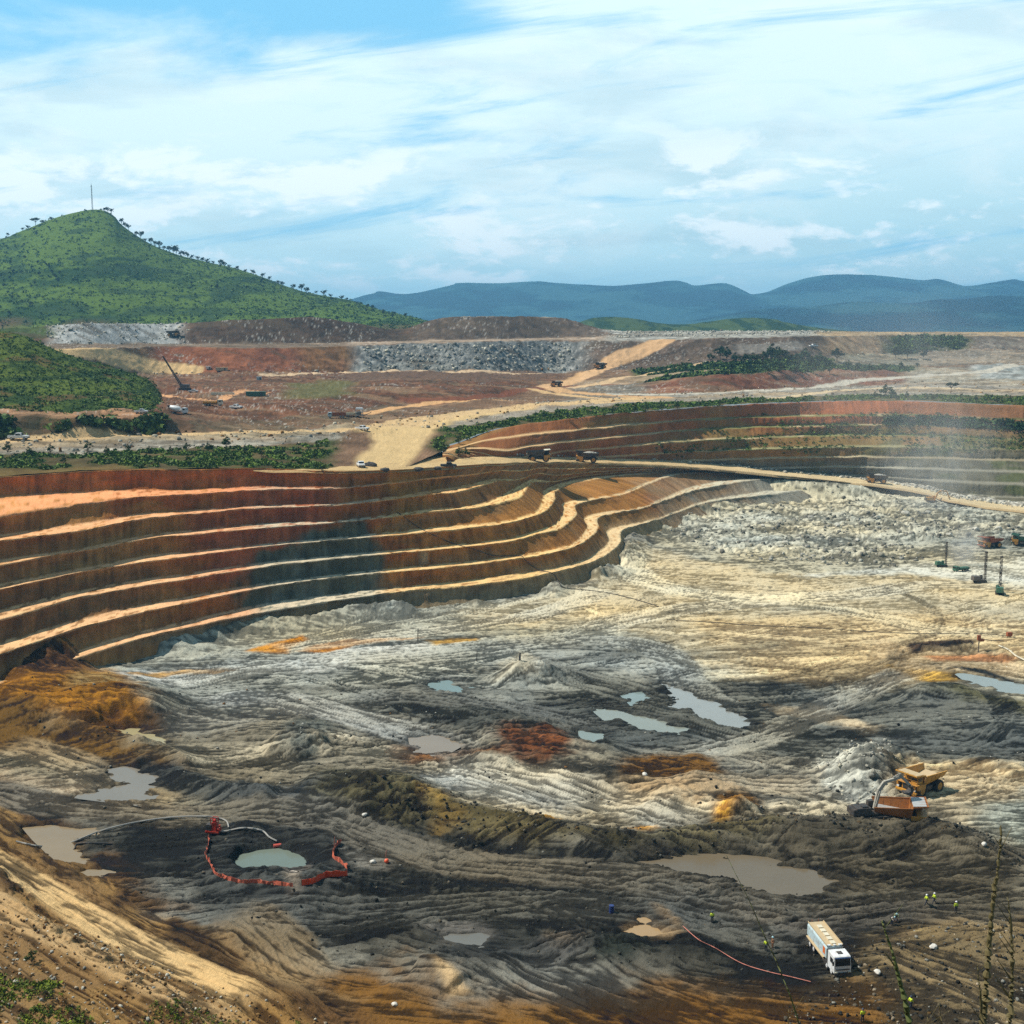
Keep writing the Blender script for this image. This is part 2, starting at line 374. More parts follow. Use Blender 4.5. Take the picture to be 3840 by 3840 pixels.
# ------------------------------------------------------------------ water bodies
WATER = [  # outline, level, colour
 ('sump', [(880, 3222), (905, 3195), (960, 3172), (1040, 3163), (1110, 3178), (1150, 3210), (1145, 3236), (1090, 3256), (1010, 3250), (930, 3243)], -.9, (.21, .25, .20)),
 ('a', [(100, 3105), (180, 3085), (250, 3110), (380, 3092), (350, 3135), (250, 3175), (300, 3215), (420, 3270), (330, 3290), (230, 3225), (150, 3150)], -.3, (.36, .265, .15)),
 ('b', [(400, 2895), (470, 2880), (580, 2915), (550, 2960), (575, 2990), (520, 3012), (420, 2995), (310, 2985), (400, 2960), (470, 2940)], -.2, (.30, .26, .20)),
 ('c', [(2400, 3225), (2560, 3212), (2720, 3208), (2860, 3222), (3010, 3258), (3120, 3300), (3050, 3335), (2940, 3350), (2830, 3332), (2690, 3290), (2540, 3262)], -.3, (.21, .165, .105)),
 ('d', [(2490, 2565), (2570, 2590), (2680, 2640), (2790, 2692), (2805, 2716), (2740, 2722), (2650, 2690), (2590, 2660), (2490, 2650), (2550, 2625)], -.25, (.36, .37, .34)),
 ('e', [(2225, 2655), (2330, 2668), (2450, 2700), (2565, 2728), (2545, 2748), (2410, 2728), (2290, 2702)], -.25, (.32, .34, .28)),
 ('f', [(2345, 2608), (2400, 2598), (2420, 2615), (2370, 2640)], -.2, (.27, .33, .30)),
 ('g', [(1590, 2565), (1680, 2556), (1760, 2577), (1720, 2594), (1630, 2585)], -.2, (.27, .35, .32)),
 ('h', [(3580, 2518), (3700, 2542), (3860, 2572), (3860, 2606), (3760, 2590), (3650, 2560)], -.25, (.32, .36, .33)),
 ('k', [(2330, 3490), (2420, 3440), (2500, 3490), (2470, 3520), (2400, 3508)], -.3, (.50, .33, .16)),
 ('l', [(1690, 3500), (1780, 3490), (1850, 3505), (1800, 3540), (1720, 3535)], -.25, (.22, .21, .18)),
 ('m', [(430, 2735), (520, 2735), (600, 2765), (640, 2800), (560, 2775), (470, 2760)], -.2, (.50, .42, .22)),
 ('n', [(2180, 2745), (2250, 2755), (2240, 2790), (2190, 2780)], -.2, (.30, .34, .29)),
 ('o', [(1550, 2770), (1640, 2760), (1720, 2790), (1660, 2825), (1560, 2825)], -.15, (.36, .28, .19)),
]
for i, (nm, pts, lv, colr) in enumerate(WATER):
    pit(pts, -lv+.55, 2.2, 130+i, 0.0, 1.6)

# ------------------------------------------------------------------ colour of the floor: light (lit ridge) / dark (wet trough) clay pairs laid out by zones
CRE = (.64, .545, .37); PGR = (.46, .45, .38); GRY = (.25, .25, .22); DGR = (.085, .088, .08); BLK = (.03, .032, .03)
TAN = (.60, .43, .23); OCH = (.50, .26, .07); BRN = (.17, .10, .045); RBR = (.20, .07, .025); DBR = (.06, .04, .022); WHT = (.68, .68, .62); ORG = (.72, .33, .07); OLV = (.20, .17, .09)
def c3(c): return np.array(c, np.float32)
CL = np.empty(XX.shape+(3,), np.float32); CD = np.empty_like(CL); CL[:] = c3((.34, .32, .26)); CD[:] = c3((.11, .105, .09))
BIAS = np.zeros(XX.shape, np.float32); WET = np.zeros(XX.shape, np.float32)
def zone(pts, light, dark, feather=5.0, warp=6.0, seed=0, st=1.0, bias=0.0, wet=0.0, z0=0.0, wl=12.0):
    P = plan(pts, z0); m, s = boxsd(P, feather+warp+3, seed+200, warp, wl)
    a = (sm(-s, -feather, feather)*st)[:, None]
    CL[m] = lerp(CL[m], c3(light), a); CD[m] = lerp(CD[m], c3(dark), a)
    BIAS[m] = lerp(BIAS[m], bias, a[:, 0]); WET[m] = lerp(WET[m], wet, a[:, 0])
# wide fields
zone([(-900, 2400), (1200, 2300), (2200, 2200), (2500, 2000), (3000, 1820), (4600, 1820), (4600, 2700), (3300, 2640), (2700, 2560), (2350, 2470), (1700, 2440), (1000, 2560), (400, 2700), (-900, 2800)], (.50, .47, .36), (.25, .235, .18), 10, 10, 1)
zone([(1700, 2290), (2130, 2220), (2350, 2130), (2400, 2050), (2700, 2090), (3300, 2130), (4600, 2150), (4600, 2560), (3600, 2530), (3200, 2600), (2850, 2560), (2560, 2440), (2300, 2330), (1900, 2340)], CRE, (.38, .31, .19), 8, 8, 2, bias=.06)
zone([(2600, 2330), (3000, 2300), (3500, 2300), (4000, 2330), (4000, 2560), (3400, 2560), (3000, 2600), (2700, 2470)], (.66, .52, .31), (.38, .28, .16), 8, 8, 3)
zone([(3300, 2400), (3700, 2460), (3900, 2500), (3900, 2540), (3560, 2520), (3300, 2520)], (.68, .52, .32), (.5, .36, .2), 5, 5, 4)
zone([(2450, 1950), (2900, 1860), (3300, 1850), (3900, 1960), (4500, 1990), (4500, 2120), (3900, 2110), (3300, 2150), (2900, 2150), (2600, 2090), (2400, 2020)], (.52, .49, .38), (.20, .19, .145), 6, 6, 5, bias=.0)
zone([(3000, 2160), (3400, 2120), (3900, 2090), (4300, 2100), (4300, 2190), (3800, 2200), (3400, 2150)], (.68, .67, .58), (.42, .41, .34), 4, 5, 6, bias=.1)
zone([(800, 2480), (1300, 2400), (1900, 2380), (2300, 2420), (2550, 2560), (2400, 2700), (1900, 2640), (1500, 2640), (900, 2640), (500, 2640), (420, 2560)], (.42, .42, .36), (.11, .115, .10), 8, 9, 7)
zone([(420, 2560), (800, 2500), (1250, 2440), (1700, 2420), (1600, 2460), (1000, 2530), (560, 2600)], (.66, .64, .56), (.34, .33, .28), 4, 6, 8, bias=.1)
zone([(1500, 2580), (1900, 2620), (2300, 2560), (2600, 2540), (3000, 2640), (3300, 2680), (3900, 2700), (4300, 2760), (4300, 2860), (3500, 2860), (3100, 2830), (2700, 2800), (2300, 2800), (2000, 2760), (1600, 2740), (1350, 2640)], (.14, .145, .13), (.025, .027, .024), 9, 10, 9)
zone([(2700, 2540), (3100, 2560), (3500, 2600), (3900, 2680), (3900, 2800), (3300, 2760), (2900, 2680), (2640, 2620)], (.20, .20, .17), (.055, .058, .052), 5, 7, 10)
zone([(2880, 2640), (3080, 2650), (3200, 2690), (3330, 2730), (3250, 2740), (3120, 2710), (2950, 2680)], (.46, .38, .26), (.34, .27, .18), 3, 4, 11)
zone([(0, 2760), (500, 2800), (1000, 2700), (1500, 2760), (1700, 2880), (1200, 3000), (700, 3020), (300, 3020), (-300, 3060), (-500, 2800)], (.36, .31, .22), (.10, .088, .062), 8, 8, 12)
zone([(1850, 2880), (2200, 2900), (2350, 3000), (2900, 3060), (3250, 2960), (3400, 3000), (3900, 2880), (4200, 2900), (4200, 3050), (3700, 3130), (3450, 3080), (2900, 3100), (2500, 3130), (2100, 3090), (1800, 3030), (1650, 2960)], (.52, .45, .32), (.20, .175, .125), 7, 8, 13)
zone([(1700, 2860), (2000, 2900), (2200, 3000), (2050, 3060), (1800, 2990), (1560, 2940)], (.42, .42, .38), (.2, .2, .18), 5, 6, 14)
zone([(2900, 3070), (3500, 3100), (3900, 3200), (3900, 3500), (3300, 3480), (2900, 3420), (2600, 3330), (2400, 3300), (2300, 3200)], (.13, .115, .085), (.05, .045, .034), 6, 6, 15)
zone([(500, 3060), (1200, 3040), (1600, 3080), (2200, 3180), (2700, 3300), (3300, 3440), (4200, 3500), (4200, 3900), (2800, 3700), (2200, 3640), (1600, 3640), (1000, 3560), (700, 3430), (420, 3260), (200, 3170)], (.034, .034, .029), (.006, .0065, .006), 8, 8, 16, wet=.25)
zone([(3300, 3560), (3600, 3480), (3900, 3480), (4200, 3500), (4200, 3900), (2900, 3900), (2700, 3780), (3100, 3700)], (.27, .20, .11), (.09, .07, .045), 6, 8, 17)
zone([(1200, 3640), (1500, 3640), (1750, 3720), (2300, 3690), (2700, 3720), (3150, 3740), (3300, 3790), (3500, 4100), (1100, 4100), (900, 3800)], (.26, .135, .045), (.085, .048, .02), 5, 6, 18)
zone([(-900, 2450), (100, 2440), (350, 2480), (460, 2560), (560, 2690), (400, 2740), (100, 2700), (-600, 2640)], (.50, .24, .055), (.25, .12, .035), 5, 6, 19, z0=3)
zone([(-900, 2380), (60, 2400), (180, 2480), (360, 2500), (300, 2540), (100, 2560), (-600, 2580)], (.16, .08, .035), (.06, .032, .02), 4, 5, 20, z0=3)  # shading at the left wall foot, painted in as dark brown
zone([(-600, 2640), (0, 2680), (300, 2720), (600, 2800), (760, 2900), (620, 2900), (300, 2820), (0, 2790), (-600, 2760)], (.17, .10, .035), (.055, .034, .018), 4, 5, 21, z0=2)
zone([(470, 2850), (700, 2890), (1000, 2960), (1250, 3000), (1000, 3030), (700, 3000), (520, 2920)], (.10, .105, .10), (.022, .024, .024), 3, 4, 22, wet=.3)
zone([(0, 2900), (260, 2960), (500, 3030), (800, 3060), (500, 3080), (200, 3060), (-300, 3000)], (.55, .44, .30), (.30, .22, .14), 4, 5, 23)
# spots
zone([(250, 2560), (400, 2520), (480, 2560), (380, 2600), (250, 2620)], (.45, .30, .13), (.3, .17, .06), 3, 4, 24, z0=3)
zone([(930, 2440), (1020, 2410), (1130, 2385), (1140, 2400), (1060, 2430), (1080, 2445), (960, 2438)], ORG, (.6, .25, .05), 1.5, 2, 25, z0=0)
zone([(1120, 2440), (1200, 2420), (1330, 2400), (1500, 2390), (1580, 2392), (1500, 2405), (1350, 2415), (1230, 2440), (1160, 2442)], ORG, (.5, .2, .05), 1.5, 2.5, 26)
zone([(1600, 2405), (1730, 2395), (1780, 2400), (1640, 2418)], (.66, .42, .14), (.5, .3, .1), 1.5, 2, 27)
zone([(480, 2545), (600, 2525), (760, 2510), (880, 2510), (820, 2525), (650, 2535), (520, 2560)], (.68, .40, .15), (.5, .3, .13), 1.5, 2.5, 28)
zone([(1480, 2800), (1700, 2780), (1800, 2810), (1850, 2830), (1700, 2850), (1560, 2850)], (.22, .11, .05), (.09, .05, .03), 3, 4, 29)
zone([(1850, 2740), (2050, 2740), (2150, 2790), (2160, 2850), (2050, 2870), (1900, 2840), (1820, 2790)], (.22, .09, .045), (.055, .03, .02), 3, 5, 30)
zone([(2310, 2860), (2480, 2840), (2640, 2850), (2700, 2920), (2830, 3000), (2860, 3050), (2760, 3060), (2620, 3010), (2480, 2990), (2330, 2970)], (.23, .12, .04), (.055, .033, .018), 3, 5, 31)
zone([(2140, 2880), (2310, 2880), (2330, 2960), (2250, 2990), (2180, 2940)], (.12, .11, .09), (.04, .04, .035), 3, 4, 32)
zone([(1990, 3075), (2090, 3070), (2120, 3100), (2030, 3108)], (.60, .34, .10), (.4, .22, .07), 1.5, 2.5, 33)
zone([(2330, 3110), (2440, 3110), (2470, 3140), (2400, 3160)], (.62, .33, .09), (.38, .2, .07), 1.5, 2.5, 34)
zone([(2690, 3060), (2730, 3050), (2740, 3090), (2680, 3110)], (.6, .34, .09), (.3, .15, .05), 1.2, 1.5, 35)
zone([(1180, 3000), (1500, 2990), (1720, 3040), (1900, 3090), (2130, 3130), (2330, 3150), (2520, 3140), (2720, 3110), (2900, 3085), (2900, 3130), (2600, 3190), (2300, 3200), (1900, 3150), (1600, 3100), (1250, 3040)], (.17, .145, .08), (.05, .043, .03), 2.5, 3.5, 36)  # dark brown bank, its shaded face darkened further in the colour
zone([(1560, 3010), (1700, 3030), (1720, 3090), (1640, 3120), (1600, 3070)], (.42, .28, .10), (.16, .10, .045), 2.5, 3.5, 37)
zone([(1200, 2900), (1420, 2900), (1560, 2980), (1500, 3010), (1280, 3010), (1160, 2960)], (.19, .165, .10), (.06, .052, .034), 3, 4, 38)
zone([(1060, 2700), (1220, 2690), (1290, 2740), (1180, 2800), (1160, 2850), (1070, 2830)], (.16, .16, .13), (.035, .037, .032), 2.5, 4, 39)
zone([(1490, 2640), (1700, 2640), (1900, 2690), (1900, 2760), (1780, 2750), (1600, 2700)], (.10, .105, .095), (.025, .027, .025), 3, 4, 40)
zone([(3080, 2840), (3200, 2790), (3310, 2770), (3320, 2830), (3290, 2980), (3200, 3000), (3110, 2930)], (.52, .53, .48), (.24, .25, .23), 2.5, 4, 41)
zone([(3310, 2770), (3380, 2770), (3400, 2840), (3320, 2850)], (.12, .13, .12), (.05, .05, .05), 2, 2.5, 42)
zone([(3340, 2880), (3600, 2840), (3900, 2900), (3900, 2960), (3500, 2980), (3350, 2950)], (.64, .52, .33), (.40, .30, .18), 3, 4, 43)
zone([(3600, 3010), (3900, 2960), (4200, 2990), (4200, 3180), (3850, 3180), (3650, 3110)], (.42, .44, .38), (.13, .14, .12), 3, 4, 44)
zone([(3400, 2410), (3660, 2395), (3660, 2425), (3420, 2450)], (.09, .06, .04), (.03, .024, .02), 1.2, 1.5, 45)
zone([(3440, 2455), (3640, 2458), (3800, 2470), (3780, 2485), (3500, 2475)], (.62, .30, .14), (.4, .2, .1), 1.5, 2, 46)
zone([(3330, 2500), (3480, 2525), (3600, 2525), (3590, 2545), (3500, 2560), (3400, 2545)], (.66, .40, .11), (.42, .25, .08), 2, 3, 47)
zone([(3560, 2560), (3700, 2590), (3900, 2640), (3900, 2700), (3600, 2640), (3480, 2580)], (.15, .14, .08), (.045, .045, .03), 3, 4, 48)
zone([(3560, 2496), (3700, 2506), (3820, 2560), (3830, 2575), (3700, 2535)], (.07, .07, .06), (.03, .03, .028), 1.2, 1.5, 49)
zone([(1880, 2490), (1950, 2440), (2010, 2470), (2010, 2560), (1870, 2560)], (.55, .50, .38), (.36, .33, .25), 2, 2, 50)
zone([(2010, 2500), (2060, 2505), (2060, 2550), (2010, 2555)], (.74, .72, .6), (.6, .58, .48), 1, 1, 51)
zone([(760, 3120), (1000, 3090), (1260, 3110), (1330, 3250), (1330, 3380), (1100, 3430), (860, 3400), (720, 3300)], (.075, .075, .066), (.02, .021, .02), 3, 4, 52, wet=.35)
zone([(1080, 3290), (1110, 3290), (1130, 3400), (1090, 3400)], (.30, .25, .19), (.13, .11, .09), 1, 1.2, 53)
zone([(1280, 3190), (1400, 3200), (1500, 3230), (1440, 3270), (1330, 3260)], (.26, .245, .21), (.13, .12, .1), 2, 2.5, 54)
zone([(1040, 3240), (1170, 3220), (1140, 3260), (1090, 3280)], (.55, .48, .40), (.16, .14, .12), 1, 1.2, 55, z0=1.0, st=.8)
zone([(2420, 3385), (2500, 3400), (2570, 3480), (2540, 3500), (2460, 3440)], (.62, .34, .11), (.38, .2, .07), 1.2, 1.6, 56)
zone([(2330, 3480), (2420, 3425), (2540, 3500), (2470, 3525), (2400, 3515)], (.62, .44, .26), (.5, .33, .18), 1.2, 1.6, 57)
zone([(1590, 3632), (1640, 3640), (1720, 3700), (1775, 3738), (1690, 3745), (1640, 3690)], (.62, .45, .26), (.55, .38, .21), .8, .8, 58)  # sunlit steep face, its light painted in as pale tan
zone([(1600, 3460), (1850, 3460), (1900, 3520), (1800, 3560), (1650, 3540)], (.30, .28, .25), (.16, .155, .14), 2.5, 3, 59)
zone([(1620, 3560), (1950, 3540), (2000, 3620), (1800, 3660), (1650, 3640)], (.075, .075, .068), (.022, .023, .022), 2.5, 3, 60)
zone([(2070, 3500), (2200, 3500), (2240, 3560), (2120, 3580), (2040, 3540)], (.40, .29, .18), (.12, .1, .075), 2, 3, 61)
zone([(2220, 3530), (2440, 3520), (2460, 3600), (2260, 3620)], (.055, .062, .05), (.02, .022, .02), 2, 3, 62)
zone([(3000, 3420), (3200, 3400), (3300, 3420), (3150, 3450)], (.28, .24, .17), (.14, .12, .09), 2, 3, 63)
zone([(2730, 3400), (2800, 3400), (2860, 3440), (2780, 3460)], (.50, .42, .33), (.24, .21, .17), 1.2, 1.6, 64)
zone([(2830, 3430), (2920, 3430), (2950, 3450), (2860, 3460)], (.50, .30, .15), (.24, .16, .1), 1, 1.2, 65)
zone([(3380, 3500), (3480, 3500), (3450, 3530), (3340, 3540)], (.55, .42, .22), (.3, .22, .13), 1, 1.6, 66)
# near left slope
sdn = side + 3*(fbm(XX/8, YY/8, 4, 301)-.5)*2
k = (sm(sdn, -2.5, 1.5)*(~onhill))[..., None]
CL[:] = lerp(CL, c3((.40, .24, .10)), k); CD[:] = lerp(CD, c3((.14, .078, .034)), k)
k = (sm(fbm(XX/13, YY/13, 4, 303), .48, .58)*sm(sdn, 3, 6)*(~onhill)*.75)[..., None]
CL[:] = lerp(CL, c3((.30, .185, .09)), k)
k = (sm(sdn, -6, -1)*(1-sm(sdn, 2, 6))*(~onhill)*sm(fbm(XX/9, YY/9, 3, 302), .3, .5))[..., None]
CL[:] = lerp(CL, c3((.15, .085, .04)), k); CD[:] = lerp(CD, c3((.05, .032, .02)), k)
lump = sm(fbm(XX/1.5, YY/1.5, 3, 304), .40, .56)
kb = np.clip(1-np.abs(np.mod(wv, 13.0)-1.6)/2.2, 0, 1)*sm(sdn, 4, 8)*(~onhill)
H += kb*lump*.7
k = (np.clip(kb*1.6, 0, 1)*lump*.95)[..., None]
CL[:] = lerp(CL, c3((.14, .08, .038)), k); CD[:] = lerp(CD, c3((.06, .036, .02)), k)
k = sm(sdn, 26, 32)[..., None]*(~onhill)[..., None]
CL[:] = lerp(CL, c3((.38, .24, .12)), k*.7); CD[:] = lerp(CD, c3((.16, .10, .05)), k*.7)
zone([(-300, 3700), (0, 3760), (400, 3800), (900, 3830), (1000, 4100), (-400, 4100)], (.55, .29, .10), (.30, .15, .05), 2, 3, 67, z0=9)
zone([(700, 3480), (850, 3480), (1050, 3600), (1250, 3690), (1420, 3720), (1300, 3760), (1050, 3720), (850, 3620)], (.36, .24, .125), (.15, .09, .045), 2, 2.5, 68, z0=1)
zone([(650, 3430), (900, 3560), (1150, 3720), (1050, 3760), (850, 3660), (640, 3520)], (.10, .06, .03), (.045, .028, .017), 1.5, 3, 69, z0=1)
hc = onhill[..., None]
CL[:] = np.where(hc, c3((.3, .18, .08)), CL); CD[:] = np.where(hc, c3((.12, .09, .04)), CD)

# ------------------------------------------------------------------ wheel tracks
THETA = (fbm(XX/60, YY/60, 2, 401)-.5)*1.7 + .12
THETA = np.where(side > 0, seginfo(NEARTOE, XX, YY, want_s=True)[3]+.06*(fbm(XX/20, YY/20, 2, 402)-.5), THETA)
RUT = np.zeros(XX.shape, np.float32); KT = np.zeros(XX.shape, np.float32)
TRACKS = [  # outline, half width, rut depth, pitch, tint, strength
 ([(-300, 2960), (0, 2975), (150, 3010), (400, 3050), (700, 3065), (1000, 3055), (1250, 3095), (1450, 3160), (1650, 3225), (1900, 3255), (2200, 3275), (2600, 3345), (3000, 3440), (3300, 3480)], 5.5, .38, 1.9, (.20, .178, .138), .85),
 ([(750, 3470), (1000, 3455), (1300, 3430), (1700, 3395), (2100, 3390), (2500, 3430), (2900, 3530), (3100, 3600)], 5.0, .45, 1.8, (.17, .165, .14), .7),
 ([(820, 3430), (950, 3470), (1060, 3540), (1120, 3620), (1200, 3680), (1330, 3710)], 5.0, .4, 1.5, (.32, .23, .13), .6),
 ([(1900, 2420), (2200, 2400), (2400, 2420), (2520, 2480), (2570, 2560), (2640, 2620), (2760, 2690)], 6, .5, 2.4, (.37, .37, .32), .7),
 ([(1900, 2480), (2100, 2530), (2300, 2580), (2450, 2640), (2600, 2720), (2900, 2790), (3300, 2810), (3900, 2830)], 7, .5, 2.6, (.17, .175, .155), .6),
 ([(2230, 2370), (2330, 2330), (2600, 2280), (2900, 2250), (3200, 2230), (3500, 2190), (3900, 2200)], 7, .3, 2.8, (.60, .55, .42), .6),
 ([(2350, 2060), (2370, 2130), (2420, 2170), (2540, 2210), (2700, 2235), (2900, 2245), (3100, 2230)], 7, .25, 2.8, (.68, .60, .42), .8),
 ([(1000, 2440), (1400, 2390), (1800, 2340), (2060, 2290), (2300, 2200)], 6, .3, 2.6, (.60, .55, .42), .6),
 ([(600, 2570), (1000, 2500), (1500, 2460), (1900, 2420), (2250, 2380)], 8, .4, 2.6, (.42, .42, .36), .5),
 ([(2560, 2840), (2850, 2770), (3000, 2700), (3200, 2600), (3450, 2500)], 5, .3, 2.2, (.42, .40, .33), .6),
 ([(2900, 2250), (3200, 2290), (3500, 2360), (3900, 2380)], 6, .3, 2.6, (.66, .56, .37), .6),
 ([(1300, 2640), (1500, 2610), (1800, 2640), (2100, 2700), (2300, 2760)], 6, .5, 2.4, (.20, .2, .18), .5),
 ([(700, 2650), (1000, 2620), (1300, 2680), (1500, 2740), (1800, 2850)], 6, .4, 2.2, (.42, .42, .38), .6),
 ([(1700, 2850), (2000, 2920), (2300, 3010), (2500, 3070), (2600, 3140)], 6, .4, 2.0, (.52, .49, .40), .6),
 ([(2200, 2990), (2500, 2980), (2900, 2960), (3150, 2960)], 6, .3, 2.2, (.50, .42, .30), .6),
 ([(3400, 2960), (3600, 2950), (3900, 2930)], 8, .3, 2.4, (.62, .52, .36), .6),
 ([(2300, 3300), (2600, 3380), (2800, 3400), (3100, 3430), (3400, 3400), (3900, 3420)], 5, .35, 1.9, (.14, .13, .105), .6),
 ([(1900, 3620), (2100, 3560), (2300, 3480)], 4, .4, 1.6, (.1, .095, .085), .6),
 ([(2900, 3560), (3100, 3470), (3400, 3430), (3700, 3440)], 4, .3, 1.7, (.11, .10, .085), .6),
 ([(-200, 3170, 1.5), (0, 3240, 2), (250, 3370, 2), (500, 3505, 2), (800, 3670, 2), (1050, 3800, 2)], 3.2, .4, 1.5, (.60, .42, .22), .85),
 ([(-200, 3330, 4), (100, 3440, 4), (450, 3600, 4), (800, 3760, 4), (950, 3840, 4)], 3.0, .5, 1.9, (.50, .34, .18), .8),
 ([(0, 2790), (250, 2850), (420, 2960), (700, 3040)], 5, .35, 2.0, (.40, .33, .23), .6),
]
rt = random.Random(31)
AUTO = []
for b_ in range(95):
    px0 = rt.uniform(-200, 3600); py0 = rt.uniform(2330, 3600)
    x0, y0 = (float(q) for q in unproj(px0, py0, 0)); a0 = rt.choice((1, 1, 1, -1))*abs(rt.gauss(.12, .32)); cv_ = rt.gauss(0, .010); sc_ = y0/250
    for k_ in range(rt.choice((1, 2, 2, 3))):
        x, y, a = x0, y0+k_*rt.uniform(2, 5)*sc_, a0+rt.gauss(0, .07); c_v = cv_+rt.gauss(0, .003); pl = []
        for q in range(rt.randint(7, 14)): pl.append((x, y)); x += 9*sc_*math.cos(a); y += 9*sc_*math.sin(a); a += c_v*9*sc_
        dkk = py0 > 3050
        AUTO.append((pl, rt.uniform(1.6, 3.4), .35, rt.uniform(1.5, 2.3), rt.choice([(.13, .125, .105), (.05, .05, .045), (.20, .18, .145)] if dkk else [(.42, .40, .32), (.12, .12, .105), (.55, .50, .38), (.22, .21, .18)]), rt.uniform(.35, .7)))
for i, (pts, w, dep, pit_, tint, st) in enumerate(AUTO+TRACKS):
    P = pts if i < len(AUTO) else smoothline(plan(pts) if len(pts[0]) == 2 else [tuple(float(q) for q in unproj(*p_)) for p_ in pts], 5)
    xs = [p[0] for p in P]; ys = [p[1] for p in P]
    m = (XX > min(xs)-w*2) & (XX < max(xs)+w*2) & (YY > min(ys)-w*2) & (YY < max(ys)+w*2)
    X, Y = XX[m], YY[m]
    d, s, off, ang = seginfo(P, X, Y, want_s=True)
    wob = (fbm(s/24, s*0+i, 2, 410+i)-.5)*2.4 + (fbm(X/9, Y/9, 3, 411)-.5)*.5
    o = off+wob
    kk = (1-sm(np.abs(o), w*.7, w*1.15))*sm(s, 0, 8)*(1-sm(s, s.max()-10, s.max()-1))*np.where(side[m] > 1, 0 if i < len(AUTO) else 1, 1)
    dep = dep*(1-.75*np.sin(ang)**2)*np.where(side[m] > 1, .5, 1)
    r = np.cos(o*2*math.pi/pit_) + .5*np.cos(o*2*math.pi/(pit_*.43)+s*.05)
    br = sm(fbm(s/14, o/2.5, 3, 420+i), .3, .6)
    RUT[m] += kk*r*dep*.5*br
    KT[m] = np.maximum(KT[m], kk)
    THETA[m] = lerp(THETA[m], ang, kk)
    a = (kk*st)[:, None]; tt = c3(tint)
    if i < len(AUTO):                       # passing wheels press the local clay lighter or darker
        fac = (.55, 1.4, .75, 1.25)[i % 4]; CL[m] = CL[m]*lerp(1, fac, a); CD[m] = CD[m]*lerp(1, fac, a)
    else:
        CL[m] = lerp(CL[m], tt*1.25, a); CD[m] = lerp(CD[m], tt*.45, a)
THETA = np.mod(THETA+math.pi/2, math.pi)-math.pi/2
THETA = np.where(side > 0, THETA, np.clip(THETA, -.75, .75))
# stretched push marks following the local direction
STR = np.zeros(XX.shape, np.float32); CRK = np.zeros(XX.shape, np.float32); BGS = np.zeros(XX.shape, np.float32); WS = np.zeros(XX.shape, np.float32)
for k_ in range(7):
    th = -math.pi/2 + math.pi*k_/7
    dd = np.abs(np.mod(THETA-th+math.pi/2, math.pi)-math.pi/2)
    w = np.clip(1-dd/(math.pi/7), 0, 1).astype(np.float32)
    if w.max() <= 0: continue
    u = XX*math.cos(th)+YY*math.sin(th); q = -XX*math.sin(th)+YY*math.cos(th)
    q = q + 2.4*(fbm(XX/18, YY/18, 3, 431)-.5)
    n = .5*fbm(u/13, q/1.25, 4, 440+k_) + .5*ridged(u/9, q/.8, 3, 450+k_)
    STR += w*n; WS += w
    CRK += w*ridged(u/12+40, q/1.15, 3, 465+k_); BGS += w*fbm(u/26, q/8, 4, 475+k_)
STR = STR/np.maximum(WS, 1e-3); CRK /= np.maximum(WS, 1e-3); BGS /= np.maximum(WS, 1e-3)
CRK = sm(CRK, np.percentile(CRK, 80), np.percentile(CRK, 96))
BGS = (BGS-BGS.mean())/BGS.std()
STR = (STR-STR.mean())/STR.std()
H += -CRK*.12*(~onhill)
H += RUT*1.0*(1-.7*onhill) + np.where(onhill, 0, STR*np.where(side > -2, .055, .075)*sm(YY, 100, 140))
big = fbm(XX/22, YY/22, 4, 460)-.5
fine = fbm(XX/1.3, YY/1.3, 3, 461)-.5
mixv = np.clip(.47 + STR*.36 + BGS*.24 + big*.7 + fine*.9 + BIAS + np.where(KT > 0, RUT*2.4, 0), 0, 1)  # raised streaks lit pale in the colour, wet troughs dark
mixv = sm(mixv, .15, .85)[..., None]
bright_ = lerp(.80, 1.0, sm(CL.mean(-1), .25, .5))[..., None]
COL = (CD*.68*(1-mixv) + CL*mixv)*(1-.6*CRK[..., None])*bright_
# hue drift so that no field is one colour
dkm = (1-sm(CL.mean(-1), .06, .16))*(~onhill)*sm(fbm(XX/11, YY/8, 4, 471), .42, .56)
H += dkm*(ridged(XX/1.5, YY/1.5, 3, 472)-.45)*.7
COL = COL*(1+dkm*(ridged(XX/1.2, YY/1.2, 2, 473)-.55)*1.2)[..., None]
hd = (fbm(XX/30, YY/30, 3, 470)-.5)[..., None]
COL = COL*(1+hd*np.array([.35, .12, -.25], np.float32))
# broken stone colour in the rubble
rk = ridged(XX[mR]/2.6, YY[mR]/2.6, 3, 480)
COL[mR] = COL[mR]*(1+(kR*(rk-.5)*1.1)[:, None])
for i, (nm, pts, lv, colr) in enumerate(WATER):        # wet margin of every pool
    m, s = boxsd(plan(pts), 12, 130+i, 1.6)
    if lv > -.6: s = s+(fbm(XX[m]/9, YY[m]/2.4, 4, 170+i)-.5)*7
    kw_ = (1-sm(s+2*(fbm(XX[m]/3, YY[m]/3, 3, 150+i)-.5)*2, .5, 5.0))
    COL[m] = COL[m]*(1-.5*kw_)[:, None]; WET[m] = np.maximum(WET[m], .7*kw_)
wa = 1-np.clip(WET+.12*sm(STR, .5, -1.0), 0, .8)
V = np.stack([XX, YY, H], -1).reshape(-1, 3)
floor = mesh_np('pit_floor', V, gridq(NYt, NA), M_EARTH, col=np.concatenate([np.clip(COL, .012, .85), wa[..., None]], -1).reshape(-1, 4), smooth=False)
tag(floor, kind='structure')

